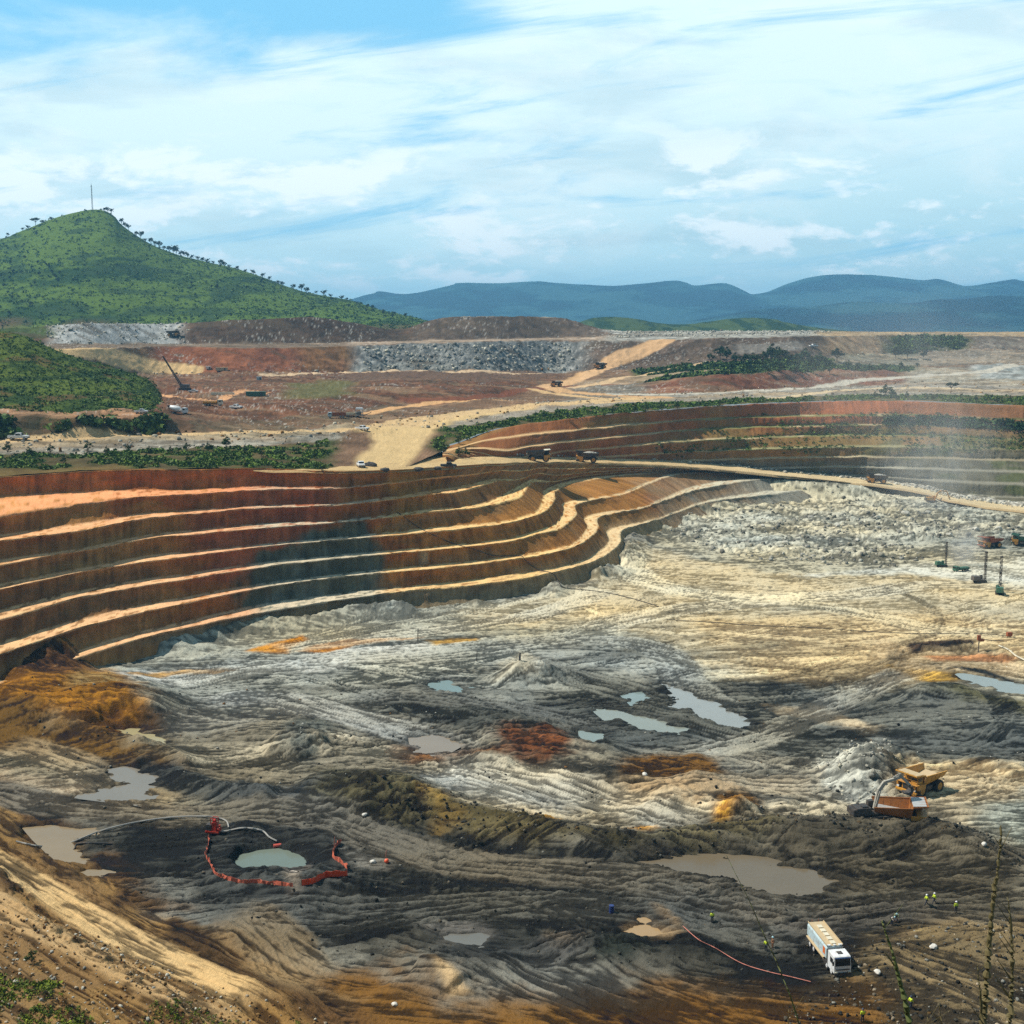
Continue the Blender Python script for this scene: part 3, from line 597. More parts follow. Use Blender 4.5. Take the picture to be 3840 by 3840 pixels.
# puddles
def water_mat(c):
    m = bpy.data.materials.new('muddy_water'); m.use_nodes = True; t = NT(m.node_tree); b = t.n['Principled BSDF']
    co = t.add('ShaderNodeTexCoord').outputs['Object']
    n = t.noise(co, .12, 4, .6); f = t.m('ADD', .85, t.m('MULTIPLY', n, .3))
    c = [q*.72 for q in c]
    t.l.new(t.mix(1.0, tuple(c), t.comb(f, f, f), 'MULTIPLY'), b.inputs['Base Color'])
    b.inputs['Roughness'].default_value = .22; b.inputs['Specular IOR Level'].default_value = .32
    n2_ = t.noise(co, 1.3, 3, .5); bp = t.add('ShaderNodeBump'); bp.inputs['Strength'].default_value = .08; bp.inputs['Distance'].default_value = .2
    t.l.new(n2_, bp.inputs['Height']); t.l.new(bp.outputs[0], b.inputs['Normal'])
    return m
for nm, pts, lv, colr in WATER:
    P = np.array(plan(pts)); c = P.mean(0); P = P+(P-c)/np.linalg.norm(P-c, axis=1, keepdims=True)*1.6
    hull = []
    for sgn_ in (1, -1):                      # convex outline; the banks of the hollow make the real shore
        part = []
        for q_ in sorted(map(tuple, P*sgn_)):
            while len(part) > 1 and (part[-1][0]-part[-2][0])*(q_[1]-part[-2][1])-(part[-1][1]-part[-2][1])*(q_[0]-part[-2][0]) <= 0: part.pop()
            part.append(q_)
        hull += [(a*sgn_, b*sgn_) for a, b in part[:-1]]
    P = np.array(hull); c = P.mean(0)
    zz = lv+.1
    Vw = np.concatenate([[[c[0], c[1], zz]], np.column_stack([P, np.full(len(P), zz)])]); n = len(P)
    Tq = np.array([[0, 1+i, 1+(i+1) % n] for i in range(n)])
    if (P[:, 0]*np.roll(P[:, 1], -1)-np.roll(P[:, 0], -1)*P[:, 1]).sum() < 0: Tq = Tq[:, ::-1]
    tag(mesh_np('water', Vw, Tq, water_mat(colr)), kind='structure')
# ================================================================== LEFT BENCHED WALL
def ff(*a): return list(a)
N_ = None
RIM = [(-600,1830,41),(0,1790,41),(300,1768,41.5),(600,1762,41.5),(950,1758,41),(1300,1768,40),(1600,1757,38),(1800,1743,36.5),(1900,1738,34.5),(1975,1736,32),(2050,1735,30),(2140,1736,27.5),(2350,1742,23),(2600,1754,17.6),(2900,1783,12),(3200,1812,7.0)]
TR = {  # crest (front edge), back edge of every tread: station -> (x, y crest, y back [, x back])
1: [(-600,2040,1930),(0,1937,1856),(300,1888,1838),(600,1857,1830),(950,1836,1824),(1300,1812,1808)]+[N_]*10,
2: [(-600,2130,2100),(0,2028,2011),(300,1988,1969),(600,1935,1920),(950,1904,1894),(1300,1880,1870),(1600,1853,1846),(1740,1838,1826),(1850,1803,1801)]+[N_]*7,
3: [(-600,2250,2225),(0,2118,2103),(300,2063,2049),(600,2012,1999),(950,1979,1969),(1300,1949,1940),(1600,1918,1910),(1780,1901,1891),(1890,1880,1862,1885),(1952,1858,1838,1925),(1996,1803,1801)]+[N_]*5,
4: [(-600,2350,2330),(0,2209,2193),(300,2144,2129),(600,2098,2083),(950,2049,2037),(1300,2018,2007),(1600,1992,1984),(1850,1965,1955),(1978,1940,1924,1970),(2045,1910,1892,2020),(2080,1868,1862,2040),(2086,1836,1838,2046),(2159,1803,1801)]+[N_]*3,
5: [(-600,2480,2450),(0,2323,2292),(300,2238,2217),(600,2186,2168),(950,2127,2114),(1300,2088,2076),(1600,2060,2050),(1870,2031,2019),(2000,2004,1990),(2090,1982,1964,2080),(2159,1928,1916,2115),(2169,1878,1876,2124),(2330,1838,1828),(2562,1771,1770)]+[N_]*2,
6: [(-600,2640,2600),(0,2452,2416),(300,2354,2331),(600,2282,2264),(950,2205,2184),(1300,2158,2143),(1600,2132,2117),(1890,2097,2086),(2060,2073,2058),(2170,2038,2020,2150),(2242,1981,1971,2203),(2252,1926,1922,2207),(2417,1878,1867),(2620,1832,1824),(2883,1793,1792)]+[N_],
7: [(-600,2790,2760),(0,2580,2545),(300,2462,2420),(600,2375,2349),(950,2300,2275),(1300,2243,2230),(1600,2207,2194),(1900,2176,2164),(2090,2142,2124),(2235,2096,2083,2200),(2324,2035,2030,2283),(2336,1972,1968,2288),(2460,1918,1909),(2660,1878,1870),(2900,1850,1844),(3080,1822,1820)],
}
TOE = [(-600,2840),(0,2610),(300,2505),(600,2440),(950,2366),(1300,2313),(1600,2282),(1900,2243),(2120,2206),(2262,2160),(2348,2098),(2372,2020),(2500,1957),(2720,1912),(2960,1882),(3250,1852)]
ZT = {1:35,2:30,3:25,4:20,5:15,6:10,7:5}
NS = 16
lines = []     # list of (NS,3) world
rim = np.array([[*unproj(x, y, z), z] for x, y, z in RIM]); lines.append(('crest', rim))
toe = np.array([[*unproj(x, y, 0), -0.6] for x, y in TOE])
cr = {}; bk = {}
for k_ in range(1, 8):
    a = np.full((NS, 3), np.nan); b = a.copy()
    for i, t in enumerate(TR[k_]):
        if t is None: continue
        a[i] = [*unproj(t[0], t[1]+3.5, ZT[k_]), ZT[k_]]
        b[i] = [*unproj(t[3] if len(t) > 3 else t[0], t[2]-2.5, ZT[k_]), ZT[k_]]
    cr[k_] = a; bk[k_] = b
for i in range(NS):
    top = rim[i]
    for k_ in range(1, 8):
        if np.isnan(cr[k_][i, 0]):
            j = k_
            while j <= 7 and np.isnan(cr[j][i, 0]): j += 1
            tgt = bk[j][i] if j <= 7 else toe[i]
            nmiss = j-k_
            f = (1)/(nmiss+1)
            cr[k_][i] = lerp(top, tgt, f*.98); bk[k_][i] = lerp(top, tgt, f*.94)
        else:
            # a riser must run back at least a metre and a half
            Yt = np.hypot(*top[:2]); Yb = np.hypot(*bk[k_][i, :2]); need = (top[2]-bk[k_][i, 2])*.30
            if Yb > Yt-need: bk[k_][i, :2] *= (Yt-need)/Yb
            Yb = np.hypot(*bk[k_][i, :2]); Yc = np.hypot(*cr[k_][i, :2])
            if Yc > Yb-1.2: cr[k_][i, :2] *= (Yb-1.2)/Yc
        top = cr[k_][i]
    Yt = np.hypot(*top[:2]); Yb = np.hypot(*toe[i, :2])
    if Yb > Yt-2: toe[i, :2] *= (Yt-2)/Yb
def resample(P, counts):
    out = []
    n = len(P)
    for i in range(n-1):
        p0 = P[max(i-1, 0)]; p1 = P[i]; p2 = P[i+1]; p3 = P[min(i+2, n-1)]
        # centripetal-ish: limit tangents to avoid overshoot in the bend
        m1 = (p2-p0)*.5; m2 = (p3-p1)*.5; L = np.linalg.norm(p2-p1)
        for m in (m1, m2):
            q = np.linalg.norm(m)
            if q > 1.1*L: m *= 1.1*L/q
        t = (np.arange(counts[i])/counts[i])[:, None]
        out.append((2*t**3-3*t**2+1)*p1+(t**3-2*t**2+t)*m1+(-2*t**3+3*t**2)*p2+(t**3-t**2)*m2)
    out.append(P[-1][None]); return np.concatenate(out)
counts = [30,90,90,90,105,105,90,75,50,45,40,40,60,60,60,40]; counts = counts[:NS-1]
L_ = [resample(rim+np.array([0, 13, .0])*[[1, 1, 1]], counts)]
kinds = ['apron']
apr = L_[0].copy(); L_[0][:, 2] -= .3
L_.append(resample(rim, counts)); kinds.append('rim')
for k_ in range(1, 8):
    L_.append(resample(bk[k_], counts)); kinds.append('back')
    L_.append(resample(cr[k_], counts)); kinds.append('crest')
L_.append(resample(toe, counts)); kinds.append('toe')
def loft(lines, kinds, rise=11, tread=6):
    rows = []; kind = []; lev = []
    for j in range(len(lines)-1):
        n = rise if kinds[j+1] in ('back', 'toe') else tread
        for q in range(n):
            f = q/n; rows.append(lerp(lines[j], lines[j+1], f)); kind.append(1 if kinds[j+1] in ('back', 'toe') else 0); lev.append(j+f)
    for j_ in range(1, len(kind)):
        if kind[j_] == 1 and kind[j_-1] == 0 and j_ > tread: kind[j_] = -1       # crest row: tread coloured
    kind = [1 if q == 1 else 0 for q in kind]
    rows.append(lines[-1]); kind.append(1); lev.append(len(lines)-1)
    return np.array(rows), np.array(kind), np.array(lev)
G, kd, lev = loft(L_, kinds)
nr, nc = G.shape[:2]
arc = np.concatenate([[0], np.cumsum(np.hypot(np.diff(G[nr//2, :, 0]), np.diff(G[nr//2, :, 1])))])
AR = np.broadcast_to(arc[None], (nr, nc)); ZZ = G[..., 2].copy(); KD = np.broadcast_to(kd[:, None], (nr, nc)).astype(np.float32)
rad = G[..., :2]/np.linalg.norm(G[..., :2], axis=-1, keepdims=True)      # direction away from the camera side
LV = np.broadcast_to(lev[:, None], (nr, nc))
edge_fall = np.sin(np.clip(np.mod(LV, 1), 0, 1)*math.pi)*.8+.2
gul = -1.5+(ridged(AR/3.6+ZZ/30, ZZ/14, 4, 501)-.5)*1.5 + (fbm(AR/14, ZZ/4, 4, 502)-.5)*2.2
disp = np.where(KD > 0, gul*edge_fall, (fbm(AR/6, LV, 3, 503)-.5)*.5) + (fbm(AR/9, np.floor(LV/2)*5, 4, 506)-.5)*1.3
FRT = np.mod(LV, 1)
disp = disp + np.where(KD > 0, 0, (FRT > .6)*(ridged(AR/2.2, LV, 3, 507)-.6)*.8)
G[..., 0] -= rad[..., 0]*disp; G[..., 1] -= rad[..., 1]*disp
G[..., 2] += np.where((KD < .5) & (FRT < .45), sm(fbm(AR/7, np.floor(LV), 4, 508), .52, .64)*.22*(1-FRT/.45), 0)
G[..., 2] += np.where(KD > 0, 0, (fbm(AR/3, LV*3, 4, 504)-.5)*.07) + (fbm(AR/18, ZZ*.05, 3, 505)-.5)*.6
AZ = 1920 + F*G[..., 0]/np.maximum(G[..., 1], 1)                           # bearing, in survey units
def wn(a, b, seed, o=4): return fbm(AR/a, ZZ/b, o, seed)
c = np.empty((nr, nc, 3), np.float32)
c[:] = c3((.33, .14, .052))
def wmix(mask, colr):
    global c
    c = c*(1-mask[..., None]) + c3(colr)*mask[..., None]
wz = (fbm(AR/22, ZZ/7, 4, 510)-.5)
wmix(sm(wn(30, 12, 511), .42, .6)*.7, (.29, .105, .04))                   # red-brown patches
wmix(sm(wn(24, 9, 512), .5, .66)*.6, (.38, .21, .08))                     # ochre
lo = AZ + wz*500
wmix((1-sm(lo, 250, 800))*sm(40-ZZ, 4, 22)*.65, (.37, .225, .105))            # khaki at the left
wmix((1-sm(lo, 350, 700))*(1-sm(np.abs(ZZ-13+wz*8), 3, 8))*.75, (.18, .095, .045))
wmix(sm(lo, 740, 940)*(1-sm(lo, 1120, 1260))*sm(ZZ+wz*10, 12, 17)*.8, (.32, .11, .06))  # maroon
wmix(sm(ZZ, 33, 38)*(1-sm(lo, 1300, 1600))*.7, (.38, .15, .06))
wmix(sm(lo, 1400, 1560)*(1-sm(lo, 2350, 2500))*.75, (.35, .175, .06))      # golden brown
wmix(sm(lo, 1500, 1650)*(1-sm(lo, 2000, 2200))*sm(wn(20, 6, 516), .5, .62)*.6, (.28, .175, .09))
wmix(sm(lo, 1640, 1700)*(1-sm(lo, 2400, 2560))*sm(ZZ, 22, 30)*.6, (.32, .16, .07))
wmix(sm(lo, 1850, 2050)*(1-sm(ZZ, 4, 9))*.75, (.36, .27, .16))
wmix(sm(lo, 2380, 2620)*.85, (.30, .21, .13)); wmix(sm(lo, 2600, 2850)*(1-sm(ZZ, 9, 14))*.9, (.29, .28, .23))
wmix((1-sm(ZZ, 3.5, 6))*sm(lo, 350, 600)*(1-sm(lo, 1900, 2100))*.85, (.24, .20, .13))
# dark teal rock body
q = (AZ-1060)/340.0 + wz*.5
left = np.interp(ZZ, [0, 5, 15, 22, 27], [880, 900, 960, 1120, 1200]); right_ = np.interp(ZZ, [0, 5, 20, 26], [1440, 1430, 1400, 1330])
wf = (fbm(AR/4, ZZ/5, 4, 540)-.5)*150
tm = sm(AZ+wz*220+wf, left-45, left+45)*(1-sm(AZ+wz*140+wf*.6, right_-30, right_+35))*(1-sm(ZZ+wz*6+wf*.03, 22, 26.5))*sm(ZZ, 3, 5.5)*.95
wmix(tm, (.10, .108, .078)); wmix(tm*sm(wn(6, 14, 520), .5, .65)*.7, (.17, .18, .145))
wmix(sm(AZ, 1560, 1568)*(1-sm(AZ, 1596, 1604))*sm(ZZ, 10, 11)*(1-sm(ZZ, 14.2, 15))*.7, (.42, .34, .22))
# vertical runs
st_ = .5*fbm(AR/1.3, ZZ/9, 4, 530)+.5*fbm(AR/3.2, ZZ/2.2, 5, 534)
c = c*(0.12+1.75*st_)[..., None]
# fallen earth along the foot and blast-hole traces
wmix(np.where(KD > 0, 1, 0)*sm(ridged(AR/2.2, ZZ/25, 3, 531), .78, .9)*.35, (.12, .07, .035))
# treads: top-lit brightness put into a paler colour than the risers
tl = np.interp(AZ, [-400, 600, 900, 980, 1380, 1450, 2000, 2400, 2700, 3200], range(10))
tc_ = np.array([(.78, .50, .27), (.78, .47, .27), (.72, .42, .25), (.60, .50, .36), (.62, .54, .40), (.78, .54, .29), (.80, .54, .26), (.66, .52, .33), (.52, .48, .36), (.50, .48, .40)], np.float32)
tcc = np.stack([np.interp(tl, range(10), tc_[:, i]) for i in range(3)], -1)
tcc = tcc*(0.78+.4*fbm(AR/5, LV*5, 4, 532))[..., None]
tred = lerp(tcc, tcc*np.array([1., .78, .72]), (sm(ZZ, 27, 34)*(1-sm(AZ, 1700, 2000)))[..., None])
km = (KD < .5)
ed = sm(fbm(AR/2.5, LV*8, 4, 533), .28, .5)
c = np.where(km[..., None], lerp(c*1.3, tred*1.1, ed[..., None]), c)
c = np.where((LV < 1.0)[..., None], lerp(np.array([.24, .15, .06], np.float32), np.array([.56, .42, .24], np.float32), sm(AZ, 1250, 1350)[..., None]), c)
wallL = mesh_np('pit_wall', G.reshape(-1, 3), gridq(nr, nc)[:, ::-1], M_WALL, col=np.clip(c, .01, .85).reshape(-1, 3))
tag(wallL, kind='structure')

# ================================================================== FAR BENCHED WALL (beyond the ramp)
KX = [1560, 1700, 1900, 2210, 2521, 2900, 3300, 3840, 4600]
VR = [(1700,39.2),(1668,40.5),(1603,43),(1562,44),(1535,44.5),(1512,45),(1503,45.5),(1520,45.5),(1545,45)]
VL = [
 ([1708,1690,1644,1608,1580,1562,1559,1562,1580], [38.5,39.5,40,39,38.5,38,38,38,38]),
 ([1716,1712,1696,1652,1618,1600,1595,1600,1615], [37.5,37,36.5,34.5,33.5,33,33,33,33]),
 ([1724,1722,1722,1693,1662,1639,1631,1644,1660], [36.5,35.5,33,29.8,29,28.2,28,28,28]),
 ([1732,1734,1736,1728,1706,1686,1675,1686,1702], [35,33,30,26,23.6,23.2,23,23,23]),
 ([1742,1746,1750,1760,1752,1727,1714,1727,1745], [33,31,27,22,19,18.4,18,18,18]),
 ([1752,1758,1764,1790,1790,1770,1756,1771,1790], [31,28,24,18,14.5,13,13,13,13]),
 ([1762,1770,1778,1820,1828,1815,1797,1818,1836], [29,25,21,14,10,8.5,8,8,8]),
 ([1775,1785,1795,1850,1870,1858,1836,1858,1880], [27,22,18,8,4,2,2,2,2]),
]
av = np.linspace(-0.058, 0.60, 1000)
def line_on(av, xs, ys, zs):
    X, Y = unproj(np.array(xs, float), np.array(ys, float), np.array(zs, float)); a = X/Y
    # smooth dense sampling
    P = np.array(smoothline(list(np.column_stack([a, Y, zs])), 8))
    return np.interp(av, P[:, 0], P[:, 1]), np.interp(av, P[:, 0], P[:, 2])
rq = np.array(smoothline(list(rim[4:])+[np.array([*unproj(a_, b_, c_), c_]) for a_, b_, c_ in [(3461, 1849, 4.0), (3565, 1880, 2.5), (3840, 1921, .8), (4400, 1990, .3)]], 8)); RMPY = np.interp(av, rq[:, 0]/rq[:, 1], rq[:, 1], left=380)
ln = []; kn = []
Yr_, zr = line_on(av, KX, [q[0] for q in VR], [q[1] for q in VR]); Yr_ = np.maximum(Yr_, RMPY+27)
RIMV = (av, Yr_, zr)
def w3(Yv, zv): return np.column_stack([av*Yv, Yv, lerp(np.maximum(zv, zr-.6), zv, sm(av, -.058, .005))])
ln.append(w3(Yr_+8, zr-.8)); kn.append('apron'); ln.append(w3(Yr_, zr)); kn.append('rim')
Yp, zp = Yr_, zr
for ys, zs in VL:
    Yc, zc = line_on(av, KX, ys, zs)
    wid = 5.0
    Yc = np.maximum(Yc, RMPY+24); Yb = np.minimum(Yc+wid, Yp-np.maximum((zp-zc)*.45, .3)); Yb = np.maximum(Yb, RMPY+24.5); Yc = np.minimum(Yc, Yb-.5)
    ln.append(w3(Yb, zc)); kn.append('back'); ln.append(w3(Yc, zc)); kn.append('crest')
    Yp, zp = Yc, zc
ln.append(w3(Yp-6, zp*0-2)); kn.append('toe')
G, kd, lev = loft([np.array(x) for x in ln], kn, 7, 3)
nr, nc = G.shape[:2]
AR = G[..., 0].copy(); ZZ = G[..., 2].copy(); KD = np.broadcast_to(kd[:, None], (nr, nc)); LV = np.broadcast_to(lev[:, None], (nr, nc))
disp = np.where(KD > 0, (ridged(AR/5, ZZ/14, 4, 601)-.5)*1.6+(fbm(AR/14, ZZ/4, 4, 602)-.5)*2.2, (fbm(AR/8, LV, 3, 603)-.5)*.6)
G[..., 1] -= disp; G[..., 2] += (fbm(AR/9, LV*.6, 3, 604)-.5)*1.0
AZ = 1920+F*G[..., 0]/G[..., 1]
c = np.empty((nr, nc, 3), np.float32); c[:] = c3((.37, .15, .065))
wz = fbm(AR/26, ZZ/6, 4, 605)-.5
wmix(sm(wn(28, 8, 606), .45, .62)*.6, (.36, .23, .09))
wmix(sm(ZZ+wz*6, 34, 38)*sm(AZ, 2600, 2900)*.8, (.44, .155, .07))
wmix((1-sm(ZZ+wz*6, 29, 34))*sm(AZ, 2250, 2700)*.6, (.24, .19, .08))
wmix((1-sm(ZZ+wz*5, 15, 20))*sm(AZ, 2500, 2700)*.95, (.17, .165, .135))
wmix((1-sm(ZZ+wz*5, 18, 26))*sm(AZ+wz*300, 3250, 3500)*.9, (.16, .155, .125))
wmix(sm(AZ+wz*500, 3250, 3700)*.5, (.17, .15, .09))
wmix(sm(wn(16, 5, 607), .56, .66)*sm(AZ, 2700, 3400)*(1-sm(ZZ, 33, 36))*.6, (.10, .12, .04))
c = .8*c*(.45+.6*fbm(AR/2, ZZ/9, 4, 608)+.5*fbm(AR/4, ZZ/2.5, 4, 611))[..., None]
gr = sm(fbm(AR/14, LV*1.3, 4, 609)+np.clip((AZ-2300)/4000, 0, .2), .44, .56)
trc = lerp(np.array([.66, .44, .24], np.float32), np.array([.56, .46, .29], np.float32), sm(AZ, 2000, 2900)[..., None])  # tread colour paler than the risers, top light included
trc = lerp(trc, np.array([.13, .16, .045], np.float32), (gr*sm(AZ, 2250, 2800)*sm(ZZ, 20, 25)*.75)[..., None])
trc = lerp(trc, np.array([.45, .44, .36], np.float32), ((1-sm(ZZ, 14, 20))*.8)[..., None])
trc = lerp(trc, trc*.55, sm(AZ+wz*300, 3100, 3600)[..., None])
c = np.where((KD < 1)[..., None], trc*(.8+.4*fbm(AR/6, LV*6, 3, 610))[..., None], c)
c = np.where((LV < .6)[..., None], np.array([.09, .13, .035], np.float32), c)
wallR = mesh_np('pit_wall', G.reshape(-1, 3), gridq(nr, nc)[:, ::-1], M_WALL, col=np.clip(c, .01, .85).reshape(-1, 3))
tag(wallR, kind='structure')

# ================================================================== RAMP ROAD between the two walls
RR = RIM[4:] + [(3461, 1849, 4.0), (3565, 1880, 2.5), (3840, 1921, .8), (4400, 1990, .3)]
P = np.array([[*unproj(x, y, z), z] for x, y, z in RR])
P = np.array(smoothline(list(P), 40))
wdt = np.interp(P[:, 0], [-120, -40, 60, 200, 400], [60, 55, 42, 30, 24])
nrm = np.column_stack([-np.gradient(P[:, 1]), np.gradient(P[:, 0])]); nrm /= np.linalg.norm(nrm, axis=1, keepdims=True)
nw = 44; f = np.linspace(0, 1, nw)[None, :, None]
lat = np.concatenate([nrm, np.zeros((len(P), 1))], 1)[:, None]
rad_ = P[:, :2]/np.linalg.norm(P[:, :2], axis=1, keepdims=True)
out = np.concatenate([rad_, np.zeros((len(P), 1))], 1)[:, None]
G = P[:, None]+out*(f*wdt[:, None, None]-.3)
s_ = np.concatenate([[0], np.cumsum(np.hypot(*np.diff(P[:, :2], axis=0).T))])
SS = np.broadcast_to(s_[:, None], G.shape[:2]); FF = np.broadcast_to(np.linspace(0, 1, nw)[None], G.shape[:2]); DD = FF*wdt[:, None]
berm = np.exp(-((DD-1.3)/1.0)**2)*.9*(.5+fbm(SS/4, SS*0, 3, 620))*sm(SS, 150, 200)
far_rub = sm(FF, .62, .8)*sm(SS, 330, 420)*(ridged(SS/3, DD/2.5, 3, 621)-.3)*2.0
wave = (fbm(G[..., 0]/11, G[..., 1]/11, 3, 622)-.5)*.8
G[..., 2] += berm*.6+far_rub+wave+.05 - .8*sm(1-FF, .97, 1.0)
road = lerp(np.array([.58, .42, .23], np.float32), np.array([.64, .52, .33], np.float32), sm(SS, 200, 420)[..., None])
road = lerp(road, np.array([.55, .42, .26], np.float32), sm(SS, 700, 800)[..., None])
road = road*(.80+.4*fbm(SS/30, DD/1.2, 4, 623))[..., None]*(.85+.3*fbm(SS/7, DD/7, 4, 624))[..., None]
rc = lerp(np.array([.24, .22, .18], np.float32), np.array([.62, .60, .52], np.float32), sm(ridged(SS/2.2, DD/2.2, 3, 625), .55, .8)[..., None])
road = lerp(road, rc, (sm(FF, .62, .72)*sm(SS, 330, 420))[..., None])
road = lerp(road, np.array([.22, .13, .06], np.float32), (sm(1-FF, .955, .99)*.5)[..., None])
ramp = mesh_np('haul_road', G.reshape(-1, 3), gridq(*G.shape[:2])[:, ::-1], M_EARTH, col=np.clip(road, .01, .85).reshape(-1, 3))
tag(ramp, kind='structure')

# ================================================================== UPPER GROUND beyond the pit
KXP = [-700, 0, 300, 600, 900, 1200, 1500, 1650, 1800, 2100, 2280, 2400, 2700, 3000, 3400, 3840, 4600]
PT = [
 [(1830,41),(1700,44),(1660,45),(1575,51.5),(1560,52),(1440,54),(1312,73),(1290,75),(1240,84)],
 [(1790,41),(1700,43.5),(1652,45),(1575,51.5),(1560,52),(1440,54),(1312,73),(1290,75),(1238,85)],
 [(1768,41.5),(1700,43.2),(1645,45),(1580,51),(1565,51.5),(1430,54),(1312,73),(1292,74.5),(1214,91)],
 [(1762,41.5),(1680,43),(1632,44.5),(1580,49.5),(1560,50),(1400,55),(1300,73.5),(1290,75),(1218,90)],
 [(1760,41),(1680,42.6),(1628,44),(1570,48),(1500,50.5),(1400,55),(1306,72),(1290,74.5),(1200,94)],
 [(1766,40.5),(1660,42.5),(1610,44),(1560,46),(1490,50),(1397,54),(1303,73),(1288,75),(1188,97)],
 [(1765,38.3),(1600,43),(1560,44.3),(1500,47.5),(1470,51),(1393,53.5),(1287,75),(1280,76),(1245,86)],
 [(1695,39.7),(1600,43),(1560,44.3),(1510,46.5),(1470,50.5),(1393,53.5),(1285,75),(1278,76.3),(1187,98)],
 [(1638,42),(1590,44),(1550,45),(1495,47),(1465,50),(1392,53.5),(1282,75.5),(1275,76.5),(1187,98)],
 [(1575,43.5),(1535,45),(1500,46),(1455,47.5),(1435,48.5),(1395,51),(1275,77),(1268,77.8),(1188,100)],
 [(1556,44.2),(1520,45.5),(1490,46.3),(1450,47.8),(1425,50),(1385,54),(1280,77),(1265,78.3),(1243,86)],
 [(1548,44.4),(1510,45.7),(1480,46.5),(1445,48.5),(1415,51),(1370,57),(1278,77),(1262,78.5),(1244,83)],
 [(1525,44.8),(1500,45.5),(1468,46.8),(1405,56.5),(1390,57.3),(1350,62),(1268,79),(1262,80),(1242,85)],
 [(1510,45.2),(1485,45.8),(1457,46.4),(1395,56.5),(1380,57.5),(1335,65),(1262,80),(1255,81.5),(1242,85.2)],
 [(1502,45.5),(1480,46),(1440,48),(1390,54),(1370,57),(1325,65),(1257,81.5),(1251,82.5),(1246,84)],
 [(1520,45.5),(1480,47),(1445,48),(1400,51.5),(1370,57),(1310,68),(1262,79),(1252,82),(1246,84)],
 [(1545,45),(1500,47),(1455,48),(1410,51.5),(1375,57),(1310,68),(1262,79),(1252,82),(1246,84)],
]
nK = len(KXP); bA = np.zeros((nK, 13)); bY = np.zeros((nK, 13)); bZ = np.zeros((nK, 13))
for i, (x, pr) in enumerate(zip(KXP, PT)):
    lastY = 0
    for j, (y, z) in enumerate(pr):
        if j <= 5:
            X, Y = unproj(x, y, z); X = float(X); Y = float(Y)
            if Y < lastY+4: Y = lastY+4; X, z = unproj_Y(x, y, Y)
        else:
            Y = lastY + (34, 70, 45)[j-6]; X, z = unproj_Y(x, y, Y)
        bA[i, j] = X/Y; bY[i, j] = Y; bZ[i, j] = z; lastY = Y
    for j, (dY, z) in enumerate([(60, None), (160, 76), (1500, 70), (9000, 60)]):
        Y = lastY+dY; zz = bZ[i, 8]-.5 if z is None else z
        bA[i, 9+j] = bA[i, 8]; bY[i, 9+j] = Y; bZ[i, 9+j] = zz; lastY = Y
ap = np.linspace(-0.57, 0.57, 1300)
BY = np.zeros((13, len(ap))); BZ = np.zeros_like(BY)
for j in range(13):
    o_ = np.argsort(bA[:, j]); BY[j] = np.interp(ap, bA[o_, j], bY[o_, j]); BZ[j] = np.interp(ap, bA[o_, j], bZ[o_, j])
kk_ = np.hanning(61); kk_ /= kk_.sum()
for j in range(13):
    BY[j] = np.convolve(np.pad(BY[j], 30, mode='edge'), kk_, 'valid') if j > 0 else BY[j]
    BZ[j] = np.convolve(np.pad(BZ[j], 30, mode='edge'), kk_, 'valid') if j > 0 else BZ[j]
for j in range(1, 13): BY[j] = np.maximum(BY[j], BY[j-1]+2)
ROWS = [22, 22, 24, 26, 50, 34, 12, 14, 8, 8, 10, 8]
rY = []; rZ = []; rT = []
for j in range(12):
    for q in range(ROWS[j]):
        f = q/ROWS[j]; rY.append(lerp(BY[j], BY[j+1], f)); rZ.append(lerp(BZ[j], BZ[j+1], f)); rT.append(j+f)
rY.append(BY[12]); rZ.append(BZ[12]); rT.append(12)
GY = np.array(rY); GZ = np.array(rZ); GT = np.broadcast_to(np.array(rT)[:, None], GY.shape); GX = ap[None]*GY
amp = np.interp(GT, [0, 1, 2, 4, 5, 6, 7, 9, 12], [.3, 1.0, .8, 1.2, 2.2, 1.0, 1.2, 1.0, .5])
GZ = GZ + amp*((fbm(GX/26, GY/26, 4, 701)-.5)*1.6+(ridged(GX/7, GY/7, 3, 702)-.5)*1.1)
GZ += np.where((GT > 1.2) & (GT < 5) & (fbm(GX/60, GY/60, 2, 705) > .5), (ridged(GX/16, GY/9, 4, 704)-.5)*2.2, 0)
GZ += np.where((GT > 2.6) & (GT < 5), (fbm(GX/38, GY/38, 3, 703)-.5)*5.0, 0)
# keep the sheet behind the rims of both walls
az_col = 1920+F*ap
PX = 1920+F*GX/GY
def pxy(X, Y, Z):                                  # where a ground point sits in the survey photo
    yc = (Z-85); dpt = Y*cp - yc*sp_; upv = Y*sp_+yc*cp
    return 1920+F*X/dpt, 1920-F*upv/dpt
